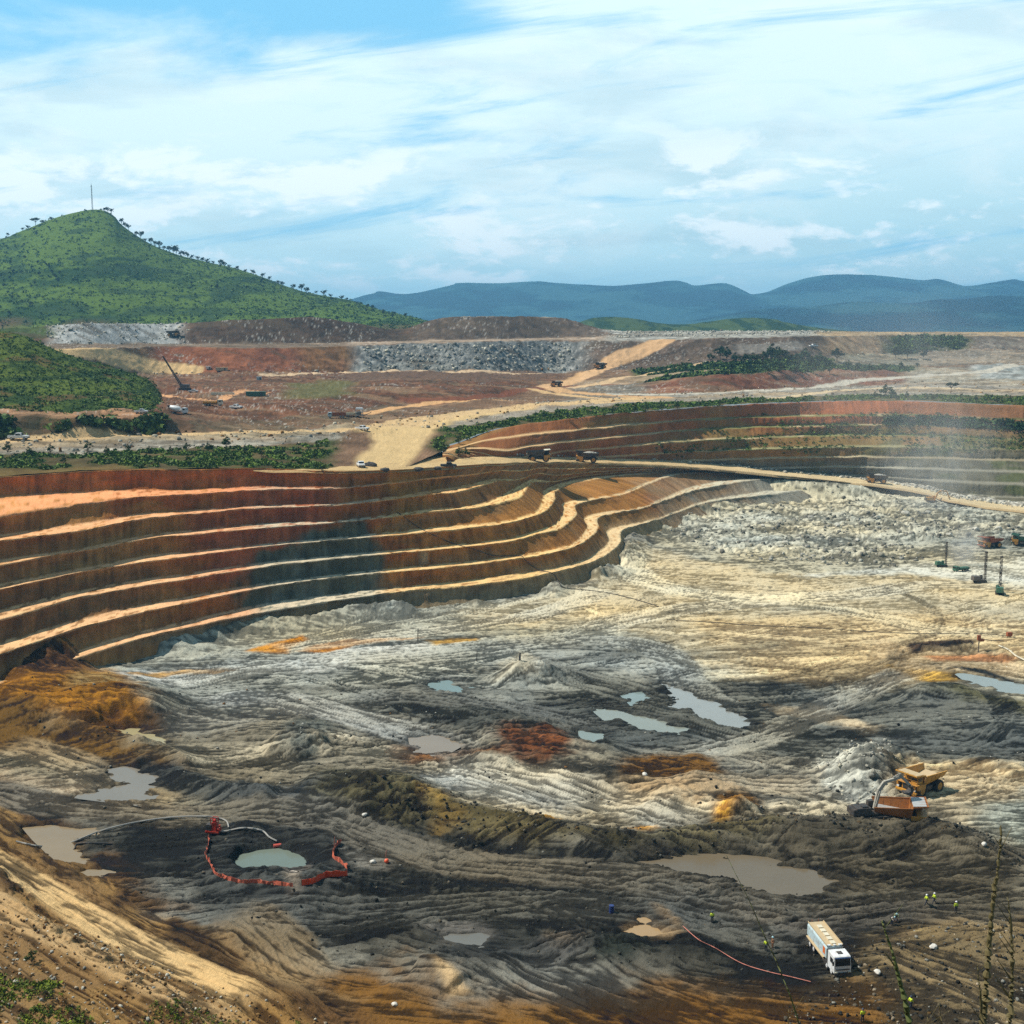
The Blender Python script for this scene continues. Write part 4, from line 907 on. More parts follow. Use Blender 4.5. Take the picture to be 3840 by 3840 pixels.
# local colour, laid out in plan
CLp = np.empty(GX.shape+(3,), np.float32); CLp[:] = c3((.30, .18, .105))
PPX, PPY = pxy(GX, GY, GZ)
def at_grid(px, py):
    i = np.argmin(((PPX-px)**2+((PPY-py)*3)**2).ravel()); return float(GX.ravel()[i]), float(GY.ravel()[i])
def paint_p(zref, pts, colr, feather=4.0, warp=6.0, seed=0, st=1.0, wl=14, col2=None):
    """pts: (px, py); zref: ground height there"""
    global CLp
    P = [at_grid(a, b) for a, b in pts]
    xs = [p[0] for p in P]; ys = [p[1] for p in P]; pad = feather+warp+3
    m = (GX > min(xs)-pad) & (GX < max(xs)+pad) & (GY > min(ys)-pad) & (GY < max(ys)+pad)
    if not m.any(): return
    X, Y = GX[m], GY[m]
    s = seginfo(P, X, Y, closed=True)+warp*(fbm(X/wl, Y/wl, 4, seed+700)-.5)*2
    a = (sm(-s, -feather, feather)*st)[:, None]
    cc = c3(colr)[None]
    if col2 is not None: cc = lerp(cc, c3(col2)[None], sm(fbm(X/5, Y/5, 4, seed+760), .38, .62)[:, None])
    CLp[m] = lerp(CLp[m], cc, a)
def band(t0, t1, x0, x1, colr, seed=0, st=1.0, ft=.06, fx=40, warp=.12, wx=60, col2=None, sc=5, hi=.62):
    """colour along a terrace: between terrace lines t0..t1 and bearings x0..x1"""
    global CLp
    t = GT + (fbm(GX/18, GY/18, 4, seed+800)-.5)*2*warp; x = PX+(fbm(GX/25, GY/25, 4, seed+810)-.5)*2*wx
    a = sm(t, t0-ft, t0+ft)*(1-sm(t, t1-ft, t1+ft))*sm(x, x0-fx, x0+fx)*(1-sm(x, x1-fx, x1+fx))*st
    cc = np.broadcast_to(c3(colr), GX.shape+(3,))
    if col2 is not None: cc = lerp(cc, c3(col2), sm(fbm(GX/sc, GY/sc, 4, seed+820), hi-.2, hi)[..., None])
    CLp = lerp(CLp, cc, a[..., None])
GRN = (.085, .14, .03); GRN2 = (.03, .06, .018)
band(0, 1.0, -900, 1240, GRN, 1, col2=(.17, .13, .055), hi=.6); band(0, .25, -900, 450, (.30, .20, .07), 2, .8)
band(1.0, 2.0, -900, 1300, (.33, .29, .22), 3, col2=(.55, .50, .40), hi=.6); band(1.5, 1.95, -900, 1330, (.58, .45, .27), 4, .8)
band(2.0, 3.0, -900, 620, (.20, .13, .06), 5, col2=GRN2, hi=.56); band(2.0, 3.0, 620, 1500, (.27, .16, .09), 6, col2=(.2, .15, .09))
band(2.9, 4.1, -900, 560, (.60, .33, .17), 7, warp=.04)
band(3.0, 5.0, 560, 2000, (.20, .105, .06), 8, col2=(.30, .135, .07)); band(3.6, 5.0, 900, 2100, (.26, .115, .06), 9, .8, col2=(.15, .09, .055))
band(5.0, 6.0, -900, 1310, (.27, .16, .085), 10, col2=(.36, .19, .08)); band(5.0, 6.0, 600, 1290, (.40, .13, .06), 11, .75)
band(5.0, 6.0, 1120, 1300, (.33, .18, .07), 12, .7); band(5.0, 6.0, 1330, 2300, (.27, .28, .265), 13, wx=30, ft=.04, col2=(.50, .50, .46), sc=3, hi=.66)
band(5.0, 5.25, 1330, 2130, (.40, .40, .35), 14, .6, wx=30)
band(6.0, 7.2, 1290, 2300, (.60, .45, .32), 15, wx=20, warp=.05); band(6.0, 7.2, -900, 1290, (.30, .22, .15), 16)
band(7.0, 9.5, 200, 700, (.52, .53, .50), 17, col2=(.70, .70, .66), wx=20, sc=3); band(7.0, 9.5, 700, 1560, (.10, .068, .046), 18, col2=(.14, .088, .055)); band(8.3, 9.5, 940, 1300, (.30, .15, .08), 19, .6)
band(7.0, 9.5, 1560, 2280, (.16, .12, .09), 20, col2=(.21, .15, .105)); band(8.2, 8.7, 1700, 2080, (.70, .62, .45), 21, .8, warp=.2); band(8.8, 9.5, 1600, 1900, (.45, .22, .1), 22, .8)
band(7.3, 9.5, -900, 200, (.10, .14, .045), 23)
# right part
band(0, 1.2, 1620, 4600, GRN, 24, col2=(.18, .14, .06), hi=.62); band(.9, 2.0, 1650, 4600, (.42, .36, .28), 25, col2=(.55, .48, .36)); band(1.2, 1.5, 2100, 4600, (.56, .42, .26), 26, .7, warp=.05)
band(1.5, 1.8, 2500, 4600, (.52, .49, .42), 27, .7, warp=.06)
band(2.0, 3.0, 2350, 3380, (.30, .125, .07), 28, wx=60); band(2.0, 3.0, 2130, 2420, (.26, .22, .17), 29, col2=(.36, .33, .27)); band(2.0, 3.6, 3380, 4600, (.42, .36, .26), 30, col2=(.56, .5, .38))
band(3.0, 5.0, 2380, 3420, (.065, .10, .03), 31, col2=(.11, .16, .04)); band(3.4, 4.0, 2150, 2700, (.55, .40, .25), 32, .8, warp=.06)
band(4.6, 6.0, 2200, 3140, (.15, .11, .08), 33, col2=(.2, .14, .1)); band(5.2, 5.7, 2780, 2990, (.36, .34, .3), 34, .6); band(4.0, 5.0, 3100, 4600, (.38, .33, .25), 35, .8)
band(5.0, 6.2, 3080, 3320, (.56, .38, .22), 36, wx=30, col2=(.45, .28, .15)); band(5.0, 6.1, 3310, 3620, (.07, .10, .035), 37, wx=40, col2=(.12, .15, .05)); band(5.0, 6.2, 3620, 4600, (.30, .23, .17), 38, col2=(.4, .34, .26))
band(6.0, 9.2, 2280, 3160, (.40, .39, .34), 39, col2=(.62, .6, .52)); band(6.0, 9.2, 3060, 4600, (.55, .38, .20), 40, col2=(.62, .46, .26))
band(2.4, 4.0, 3640, 4600, (.45, .47, .43), 41, col2=(.62, .63, .58))
band(9.5, 12, -900, 4600, (.05, .08, .03), 42)
CLp = CLp*(.35+.9*fbm(GX/4, GY/4, 4, 720))[..., None]*(.55+.7*fbm(GX/40, GY/22, 4, 721))[..., None]
CLp = CLp*.86; lm_ = CLp.mean(-1, keepdims=True); CLp = lm_+(CLp-lm_)*.88
pl_ = sm(fbm(GX/30, GY/9, 4, 725), .57, .63)*(GT > 1.2)*(GT < 5)*(CLp[..., 1] < CLp[..., 0]); CLp = lerp(CLp, c3((.42, .30, .19)), pl_[..., None]*.3)
dk_ = sm(fbm(GX/24, GY/8, 4, 726), .58, .66)*(GT > 1.2)*(GT < 9.4); CLp = lerp(CLp, c3((.10, .075, .05)), dk_[..., None]*.6)
st_p = sm(ridged(GX/2.4, GY/2.4, 3, 727), .80, .92)*(GT > .9)*(GT < 9.4)*sm(fbm(GX/50, GY/30, 3, 728), .42, .6); CLp = lerp(CLp, c3((.55, .53, .48)), st_p[..., None]*.6)
band(3.9, 4.5, 1080, 1330, (.13, .135, .055), 45, .7); band(4.4, 4.95, 1300, 2080, (.13, .085, .06), 46, .85, warp=.15); band(3.0, 3.5, 1500, 2300, (.19, .075, .045), 47, .8)
# roads and the wide junction
paint_p(43, [(1310, 1765), (1340, 1735), (1400, 1660), (1390, 1620), (1330, 1612), (1500, 1575), (1750, 1545), (2000, 1520), (2010, 1528), (1800, 1565), (1650, 1600), (1600, 1640), (1560, 1700), (1600, 1770)], (.60, .44, .24), 2.5, 3, 1)
def road_p(pts, w, colr, seed=0, st=1.0):
    """pts: (px, py, z)"""
    global CLp
    P = smoothline([at_grid(a, b) for a, b, z in pts], 5)
    xs = [p[0] for p in P]; ys = [p[1] for p in P]
    m = (GX > min(xs)-w*2) & (GX < max(xs)+w*2) & (GY > min(ys)-w*2) & (GY < max(ys)+w*2)
    d = seginfo(P, GX[m], GY[m])
    k_ = (1-sm(d+(fbm(GX[m]/7, GY[m]/7, 3, seed)-.5)*2, w*.7, w*1.15))[:, None]*st
    CLp[m] = lerp(CLp[m], c3(colr), k_)
road_p([(-200, 1666, 45), (0, 1655, 45), (300, 1642, 45), (650, 1632, 44.5), (1000, 1622, 44), (1300, 1608, 44), (1500, 1578, 44.3), (1900, 1535, 45.4), (2400, 1505, 46)], 4, (.58, .42, .24), 2)
road_p([(1500, 1600, 44), (1700, 1560, 44), (1900, 1535, 45), (2100, 1508, 46), (2400, 1492, 46)], 9, (.58, .42, .24), 12)
road_p([(2480, 1490, 46), (2300, 1482, 46), (2160, 1472, 47), (2065, 1452, 48), (2150, 1426, 50), (2250, 1380, 56), (2350, 1335, 65), (2480, 1274, 77)], 8, (.56, .36, .20), 13)
road_p([(1380, 1550, 47), (1600, 1515, 47.3), (1900, 1500, 47)], 4, (.62, .38, .2), 3)
road_p([(2000, 1460, 48), (2200, 1490, 46.6), (2400, 1495, 46.2)], 5, (.58, .40, .22), 4)
road_p([(2050, 1452, 48.5), (2150, 1430, 50.5), (2280, 1375, 56), (2400, 1320, 67), (2500, 1275, 77)], 7.5, (.58, .38, .22), 5)
road_p([(2150, 1455, 48.5), (2300, 1425, 51), (2450, 1400, 54), (2680, 1355, 62)], 5, (.58, .42, .26), 6)
road_p([(240, 1318, 72), (450, 1345, 66), (600, 1375, 60), (730, 1390, 57)], 7, (.62, .44, .24), 7)
road_p([(1000, 1402, 55), (1300, 1398, 54.6), (1700, 1396, 54), (2000, 1400, 52)], 7, (.56, .42, .28), 8)
road_p([(600, 1480, 52), (760, 1500, 51), (900, 1470, 53), (1000, 1475, 53)], 3, (.62, .36, .2), 9)
road_p([(2300, 1480, 47), (2800, 1465, 47), (3300, 1420, 50), (3800, 1370, 55)], 5, (.52, .48, .40), 10)
road_p([(2900, 1495, 46), (3300, 1455, 48), (3900, 1470, 48)], 5, (.58, .46, .3), 11)
CLp *= (.86+.28*fbm(GX/5, GY/5, 3, 729))[..., None]
face = ((GT > 5.02) & (GT < 5.95) & (PX > 1360) & (PX < 2150)).astype(np.float32)
GZ += face*(ridged(GX/4, GY/4, 3, 722)-.5)*2.4
# drop faces lying over the pit
faces = gridq(*GY.shape)
Yq = GY.ravel(); Xq = GX.ravel()
rimL = np.array(smoothline([tuple(p[:2]) for p in rim], 10))
cx_ = GX.ravel()[faces].mean(1)/1.0; cy_ = GY.ravel()[faces].mean(1); ca = cx_/cy_
rimYl = np.interp(ca, rimL[:, 0]/rimL[:, 1], rimL[:, 1]); rimYv = np.interp(ca, RIMV[0], RIMV[1], left=0)
lim = np.where(ca < -0.056, rimYl, rimYv)
keep = cy_ > lim+1.2
faces = faces[keep]
plateau = mesh_np('upper_ground', np.stack([GX, GY, GZ], -1).reshape(-1, 3), faces, M_EARTH, col=np.clip(CLp, .01, .85).reshape(-1, 3))
tag(plateau, kind='structure')

# ================================================================== HILLS
def hill_mesh(name, sky_pts, Ycrest, Yfoot, zfoot, mat, colf, na=700, nf=90, rugged=6.0, seed=900, back=300, shape=1.0, smooth_=2):
    P = np.array(smoothline([(x, y) for x, y in sky_pts], 6))
    xs = np.linspace(P[0, 0], P[-1, 0], na); ys = np.interp(xs, P[:, 0], P[:, 1])
    X, Z = unproj_Y(xs, ys, np.full(na, float(Ycrest))); a = X/Ycrest
    kw = na//9; Zs = np.convolve(np.pad(Z, kw, mode='edge'), np.hanning(2*kw+1)/np.hanning(2*kw+1).sum(), 'valid')
    rows = []
    T_ = np.concatenate([np.linspace(0, 1, nf), 1+np.linspace(.1, 1, 14)])
    for t in T_:
        if t <= 1:
            Y = lerp(Yfoot, Ycrest, t); z = zfoot+(lerp(Zs, Z, t**3)-zfoot)*(t**shape)
        else:
            Y = Ycrest+(t-1)*back; z = Z+(zfoot-Z)*(t-1)**.8
        rows.append(np.column_stack([a*Y, np.full(na, Y), z]))
    G = np.array(rows); tt = np.broadcast_to(T_[:, None], G.shape[:2]); e = np.clip(np.minimum(tt*2.2, 1), 0, 1)*np.clip((1.0-tt)*3.0+.12, .12, 1)
    L = rugged*14
    hgt = np.clip((G[..., 2]-zfoot)/ (np.max(Z)-zfoot+1e-6), 0, 1)
    G[..., 2] += e*(.3+.7*hgt)*rugged*((ridged(G[..., 0]/L, G[..., 1]/(L*1.4), 5, seed)-.6)*2.4)
    colr = colf(G, tt)
    o = mesh_np(name, G.reshape(-1, 3), gridq(*G.shape[:2]), mat, col=np.clip(colr, .008, .8).reshape(-1, 3), smooth=True)
    tag(o, kind='structure'); return o, G
def col_hill(G, tt):
    X, Y, Z = G[..., 0], G[..., 1], G[..., 2]
    n = fbm(X/90, Z/26, 5, 910); n2_ = fbm(X/14, Z/5, 4, 911)
    c = lerp(np.array([.024, .050, .016], np.float32), np.array([.092, .140, .032], np.float32), sm(n*.65+n2_*.35+.10*(1-np.abs(tt-.7)), .40, .62)[..., None])
    c = lerp(c, np.array([.03, .055, .022], np.float32), (sm(fbm(X/38, Z/12, 4, 912), .54, .66)*.8)[..., None])
    c = lerp(c, np.array([.13, .075, .045], np.float32), ((1-sm(Z+(n-.5)*30, 84, 96))*.8)[..., None])
    return c
BIG = [(-1100,1180),(-700,1060),(-300,960),(0,895),(52,877),(129,848),(207,817),(290,794),(347,785),(393,791),(430,813),(455,843),(518,888),(585,925),(673,957),(776,983),(880,1006),(1000,1045),(1053,1067),(1157,1098),(1312,1126),(1416,1160),(1545,1188),(1640,1212),(1800,1236),(2000,1250)]
hillB, GB = hill_mesh('green_hill', BIG, 1900, 1230, 72, M_FAR, col_hill, rugged=7, seed=920, na=760, nf=150)
SMALL = [(-900,1150),(-400,1190),(-100,1226),(0,1240),(78,1256),(129,1276),(207,1312),(311,1348),(388,1368),(518,1408),(575,1440),(611,1500),(640,1535)]
def col_small(G, tt):
    X, Y, Z = G[..., 0], G[..., 1], G[..., 2]
    n = fbm(X/22, Y/22, 5, 930); n2_ = fbm(X/5, Y/5, 4, 931)
    c = lerp(np.array([.03, .052, .015], np.float32), np.array([.095, .125, .03], np.float32), sm(n*.6+n2_*.4, .40, .60)[..., None])
    w = np.mod(Z+(n-.5)*2, 7.0)
    c = lerp(c, np.array([.02, .04, .015], np.float32), ((1-sm(np.abs(w-1.2), .3, 1.3))*(1-sm(Z, 68, 74))*.8)[..., None])
    c = lerp(c, np.array([.14, .08, .04], np.float32), (sm(fbm(X/16, Y/16, 4, 932), .58, .68)*.6)[..., None])
    return c
hillS, GS = hill_mesh('green_hill', SMALL, 620, 470, 50.5, M_FAR, col_small, rugged=1.6, seed=940, na=420, nf=140, back=120)
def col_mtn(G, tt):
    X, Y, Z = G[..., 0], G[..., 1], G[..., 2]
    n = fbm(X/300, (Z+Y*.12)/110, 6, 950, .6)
    return lerp(np.array([.003, .012, .016], np.float32), np.array([.035, .07, .07], np.float32), sm(n, .38, .62)[..., None])  # blue-green tint carries part of the distance haze in the colour
MT1 = [(900,1240),(1200,1160),(1330,1118),(1400,1100),(1425,1092),(1500,1102),(1560,1098),(1625,1085),(1700,1067),(1720,1061),(1870,1061),(2010,1054),(2080,1060),(2200,1068),(2300,1072),(2400,1065),(2450,1060),(2530,1053),(2570,1060),(2610,1072),(2700,1063),(2740,1068),(2790,1090),(2820,1103),(2870,1096),(2900,1085),(2960,1060),(3060,1033),(3160,1027),(3300,1034),(3450,1052),(3510,1048),(3550,1055),(3600,1070),(3640,1072),(3730,1060),(3800,1050),(3840,1057),(4000,1075),(4300,1060),(4700,1090)]
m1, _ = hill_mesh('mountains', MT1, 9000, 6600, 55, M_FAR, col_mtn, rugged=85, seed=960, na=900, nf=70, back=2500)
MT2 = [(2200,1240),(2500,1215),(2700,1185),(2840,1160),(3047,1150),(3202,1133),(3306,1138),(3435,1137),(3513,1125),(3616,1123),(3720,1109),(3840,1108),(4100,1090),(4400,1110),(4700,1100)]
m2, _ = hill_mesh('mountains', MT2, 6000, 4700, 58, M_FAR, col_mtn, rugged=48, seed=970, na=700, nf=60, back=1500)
WD = [(2050,1240),(2180,1205),(2231,1191),(2314,1189),(2400,1198),(2443,1207),(2520,1216),(2600,1214),(2640,1208),(2780,1192),(2900,1197),(2943,1208),(3047,1226),(3200,1243)]
def col_wood(G, tt):
    X, Z = G[..., 0], G[..., 2]; n = fbm(X/20, Z/8, 4, 980)
    return lerp(np.array([.022, .042, .016], np.float32), np.array([.06, .085, .03], np.float32), sm(n, .4, .6)[..., None])
m3, _ = hill_mesh('wooded_ridge', WD, 2300, 2000, 70, M_FAR, col_wood, rugged=3, seed=985, na=500, nf=50, back=400)
# ================================================================== HAZE
def box_np(x0, x1, y0, y1, z0, z1):
    V = np.array([(x, y, z) for z in (z0, z1) for y in (y0, y1) for x in (x0, x1)], float)
    Q = np.array([(0,2,3,1),(4,5,7,6),(0,1,5,4),(2,6,7,3),(0,4,6,2),(1,3,7,5)]); return V, Q
hm = bpy.data.materials.new('haze_air'); hm.use_nodes = True; hm.node_tree.nodes.clear(); t = NT(hm.node_tree)
pv = t.add('ShaderNodeVolumePrincipled'); pv.inputs['Color'].default_value = (.26, .64, 1.0, 1); pv.inputs['Density'].default_value = 0.95e-4
pv.inputs['Anisotropy'].default_value = .1
ov = t.add('ShaderNodeOutputMaterial'); t.l.new(pv.outputs[0], ov.inputs['Volume'])
Vh, Qh = box_np(-9000, 9000, -300, 14000, -8, 560)
hz = mesh_np('haze', Vh, Qh, hm); tag(hz, kind='stuff')
S.cycles.volume_bounces = 1; S.cycles.max_bounces = 6; S.cycles.diffuse_bounces = 2

# dust blowing up from the drill rigs: a soft column of thin air-borne dust
def dust(name, c, r, dens, seed):
    m = bpy.data.materials.new('dust_air'); m.use_nodes = True; m.node_tree.nodes.clear(); t = NT(m.node_tree)
    pv = t.add('ShaderNodeVolumePrincipled'); pv.inputs['Color'].default_value = (.88, .88, .86, 1)
    tcn = t.add('ShaderNodeTexCoord').outputs['Object']
    ln_ = t.add('ShaderNodeVectorMath', operation='LENGTH'); t.l.new(tcn, ln_.inputs[0])
    fall = t.m('SUBTRACT', 1.0, t.ss(ln_.outputs['Value'], .15, 1.0)); n = t.ss(t.noise(tcn, 1.7, 4, .6, .6), .34, .72)
    t.l.new(t.m('MULTIPLY', t.m('MULTIPLY', fall, n), dens), pv.inputs['Density'])
    ov = t.add('ShaderNodeOutputMaterial'); t.l.new(pv.outputs[0], ov.inputs['Volume'])
    bm = bmesh.new(); bmesh.ops.create_icosphere(bm, subdivisions=3, radius=1.0); me = bpy.data.meshes.new(name); bm.to_mesh(me); bm.free(); me.materials.append(m)
    o = bpy.data.objects.new(name, me); C.objects.link(o); o.location = c; o.scale = r; return tag(o, kind='stuff')
x, y = unproj(3560, 2120, 0); x2, y2 = unproj(3580, 1980, 0)
dust('dust', (float(x)+6, float(y), 7), (9, 7, 12), .16, 1)
dust('dust', (float(x)+12, float(y)+50, 34), (34, 26, 36), .03, 2)
dust('dust', (float(x)+14, float(y)+120, 66), (75, 50, 52), .008, 3)
S.cycles.volume_step_rate = 1.0; S.cycles.volume_max_steps = 256
# ================================================================== OBJECTS
bpy.context.view_layer.update()
TERR = [floor, wallL, wallR, ramp, plateau, hillS, hillB]
def ground(px, py, objs=None, lift=0.0):
    d = ray(px, py); e = Vector(EYE); best = None
    for o in (objs or TERR):
        ok, loc, n_, i_ = o.ray_cast(e, d)
        if ok and (best is None or (loc-e).length < best[0]): best = ((loc-e).length, loc.copy())
    if best is None: x, y = unproj(px, py, 0); return Vector((float(x), float(y), 0))
    p = best[1]; p.z += lift; return p
def drop(x, y, objs=None):
    z = None
    for o in (objs or TERR):
        ok, loc, n_, i_ = o.ray_cast(Vector((x, y, 600)), Vector((0, 0, -1)))
        if ok and (z is None or loc.z > z): z = loc.z
    return 0.0 if z is None else z

class MB:
    def __init__(s): s.v = []; s.f = []; s.M = Matrix.Identity(4)
    def _a(s, vs, fs):
        b = len(s.v); s.v += [tuple(s.M @ Vector(q)) for q in vs]; s.f += [[b+i for i in f] for f in fs]; return s
    def box(s, c, d, rot=None, top=(1, 1), shift=(0, 0), bev=0.0):
        hx, hy, hz = d[0]/2, d[1]/2, d[2]/2
        vs = [(-hx, -hy, -hz), (hx, -hy, -hz), (hx, hy, -hz), (-hx, hy, -hz)] + [(x*top[0]+shift[0], y*top[1]+shift[1], hz) for x, y in ((-hx, -hy), (hx, -hy), (hx, hy), (-hx, hy))]
        m = Matrix.Translation(c) @ (rot if rot is not None else Matrix.Identity(4))
        return s._a([m @ Vector(q) for q in vs], [(3, 2, 1, 0), (4, 5, 6, 7), (0, 1, 5, 4), (1, 2, 6, 5), (2, 3, 7, 6), (3, 0, 4, 7)])
    def bar(s, a, b, w, h=None):
        a = Vector(a); b = Vector(b); d = b-a; L = d.length
        if L < 1e-6: return s
        q = d.to_track_quat('X', 'Z').to_matrix().to_4x4()
        return s.box((a+b)/2, (L, w, h or w), q)
    def cyl(s, a, b, r0, r1=None, n=14):
        a = Vector(a); b = Vector(b); r1 = r0 if r1 is None else r1
        q = (b-a).to_track_quat('Z', 'Y').to_matrix()
        vs = []
        for p, r in ((a, r0), (b, r1)):
            for i in range(n): vs.append(p + q @ Vector((r*math.cos(2*math.pi*i/n), r*math.sin(2*math.pi*i/n), 0)))
        return s._a(vs, [(i, (i+1) % n, n+(i+1) % n, n+i) for i in range(n)]+[list(range(n))[::-1], [n+i for i in range(n)]])
    def prism(s, prof, y0, y1, ax='y'):
        n = len(prof); vs = []
        for y in (y0, y1):
            for p in prof: vs.append((p[0], y, p[1]) if ax == 'y' else (y, p[0], p[1]))
        a = sum(prof[i][0]*prof[(i+1) % n][1]-prof[(i+1) % n][0]*prof[i][1] for i in range(n))
        fs = [(i, (i+1) % n, n+(i+1) % n, n+i) for i in range(n)]+[list(range(n))[::-1], [n+i for i in range(n)]]
        if (a > 0) == (ax == 'y'): fs = [list(f)[::-1] for f in fs]
        return s._a(vs, fs)
    def tube(s, pts, rs, n=8):
        pts = [Vector(p) for p in pts]; rings = []
        for i, p in enumerate(pts):
            d = (pts[min(i+1, len(pts)-1)]-pts[max(i-1, 0)]).normalized(); q = d.to_track_quat('Z', 'Y').to_matrix(); r = rs[i] if hasattr(rs, '__len__') else rs
            rings += [p + q @ Vector((r*math.cos(2*math.pi*k/n), r*math.sin(2*math.pi*k/n), 0)) for k in range(n)]
        fs = [(i*n+k, i*n+(k+1) % n, (i+1)*n+(k+1) % n, (i+1)*n+k) for i in range(len(pts)-1) for k in range(n)]
        m = len(pts)-1; fs += [list(range(n))[::-1], [m*n+k for k in range(n)]]
        return s._a(rings, fs)
    def ball(s, c, r, sq=(1, 1, 1), jit=0.0, seed=0, sub=2):
        bm = bmesh.new(); bmesh.ops.create_icosphere(bm, subdivisions=sub, radius=1.0); rr = random.Random(seed)
        off = {v.index: 1+jit*(rr.random()-.5)*2 for v in bm.verts}
        vs = [Vector((v.co.x*sq[0], v.co.y*sq[1], v.co.z*sq[2]))*r*off[v.index]+Vector(c) for v in bm.verts]
        fs = [[v.index for v in f.verts] for f in bm.faces]; bm.free(); return s._a(vs, fs)
    def build(s, name, mat, parent=None, bev=0.0, smooth=False):
        me = bpy.data.meshes.new(name); me.from_pydata(s.v, [], s.f); me.update()
        bm = bmesh.new(); bm.from_mesh(me); bmesh.ops.recalc_face_normals(bm, faces=bm.faces)
        if bev: bmesh.ops.bevel(bm, geom=[e for e in bm.edges if len(e.link_faces) == 2 and e.calc_face_angle() > .5], offset=bev, segments=2, affect='EDGES', clamp_overlap=True)
        bm.to_mesh(me); bm.free()
        if smooth: me.polygons.foreach_set('use_smooth', [True]*len(me.polygons))
        me.materials.append(mat); o = bpy.data.objects.new(name, me); C.objects.link(o)
        if parent: o.parent = parent
        return o
def empty(name, label, cat, group=None):
    o = bpy.data.objects.new(name, None); C.objects.link(o); return tag(o, label, cat, group)
def kids(o): return [c for c in bpy.data.objects if c.parent == o]
def copy_tree(o, parent=None):
    ch = kids(o); c = o.copy(); C.objects.link(c); c.parent = parent
    for k_ in ch: copy_tree(k_, c)
    return c
def place(o, p, rz=0.0, s=1.0, tilt=0.0):
    o.location = p; o.rotation_euler = (0, tilt, rz); o.scale = (s, s, s); return o
def relabel(o, label, group=None):
    o['label'] = label
    if group: o['group'] = group
    return o

YEL = paint('yellow_paint', (.62, .30, .035), .45, 0, .5); YDK = paint('deep_yellow_paint', (.55, .26, .04), .5, 0, .4)  # second yellow, slightly darker, for rims, deck and ladder
BLK_ = paint('black_rubber', (.02, .02, .02), .85, 0, .6, (.16, .12, .08)); STL = paint('dull_steel', (.16, .155, .15), .5, .5, .5)
DRK = paint('dark_grey_metal', (.045, .045, .045), .6, .2, .5); GLS = paint('dark_glass', (.012, .016, .02), .08, 0, .1)
WHT_ = paint('white_paint', (.78, .80, .80), .4, 0, .5); PBL = paint('pale_blue_paint', (.50, .64, .68), .45, 0, .65); SND = paint('dusty_tan', (.50, .38, .22), .8, 0, .5, (.62, .5, .32))
RED = paint('red_paint', (.50, .03, .015), .45, 0, .35); RST = paint('rust_red', (.32, .085, .03), .7, 0, .5); GRN_ = paint('green_paint', (.03, .14, .09), .5, 0, .4)
CREAM = paint('cream_paint', (.72, .66, .50), .5, 0, .3); ORG_ = paint('orange_mesh', (.80, .085, .02), .7, 0, .12, (.4, .1, .05)); BLU = paint('blue_plastic', (.02, .04, .16), .4, 0, .2)
GRY_ = paint('grey_paint', (.42, .43, .42), .5, .1, .4); LDS = paint('loose_rock', (.42, .40, .34), .95, 0, .8, (.2, .18, .14)); HOS = paint('grey_hose', (.34, .33, .30), .6, 0, .3); BHO = paint('black_hose', (.03, .03, .03), .7, 0, .5)
WOD = paint('weathered_wood', (.16, .11, .06), .9, 0, .4)

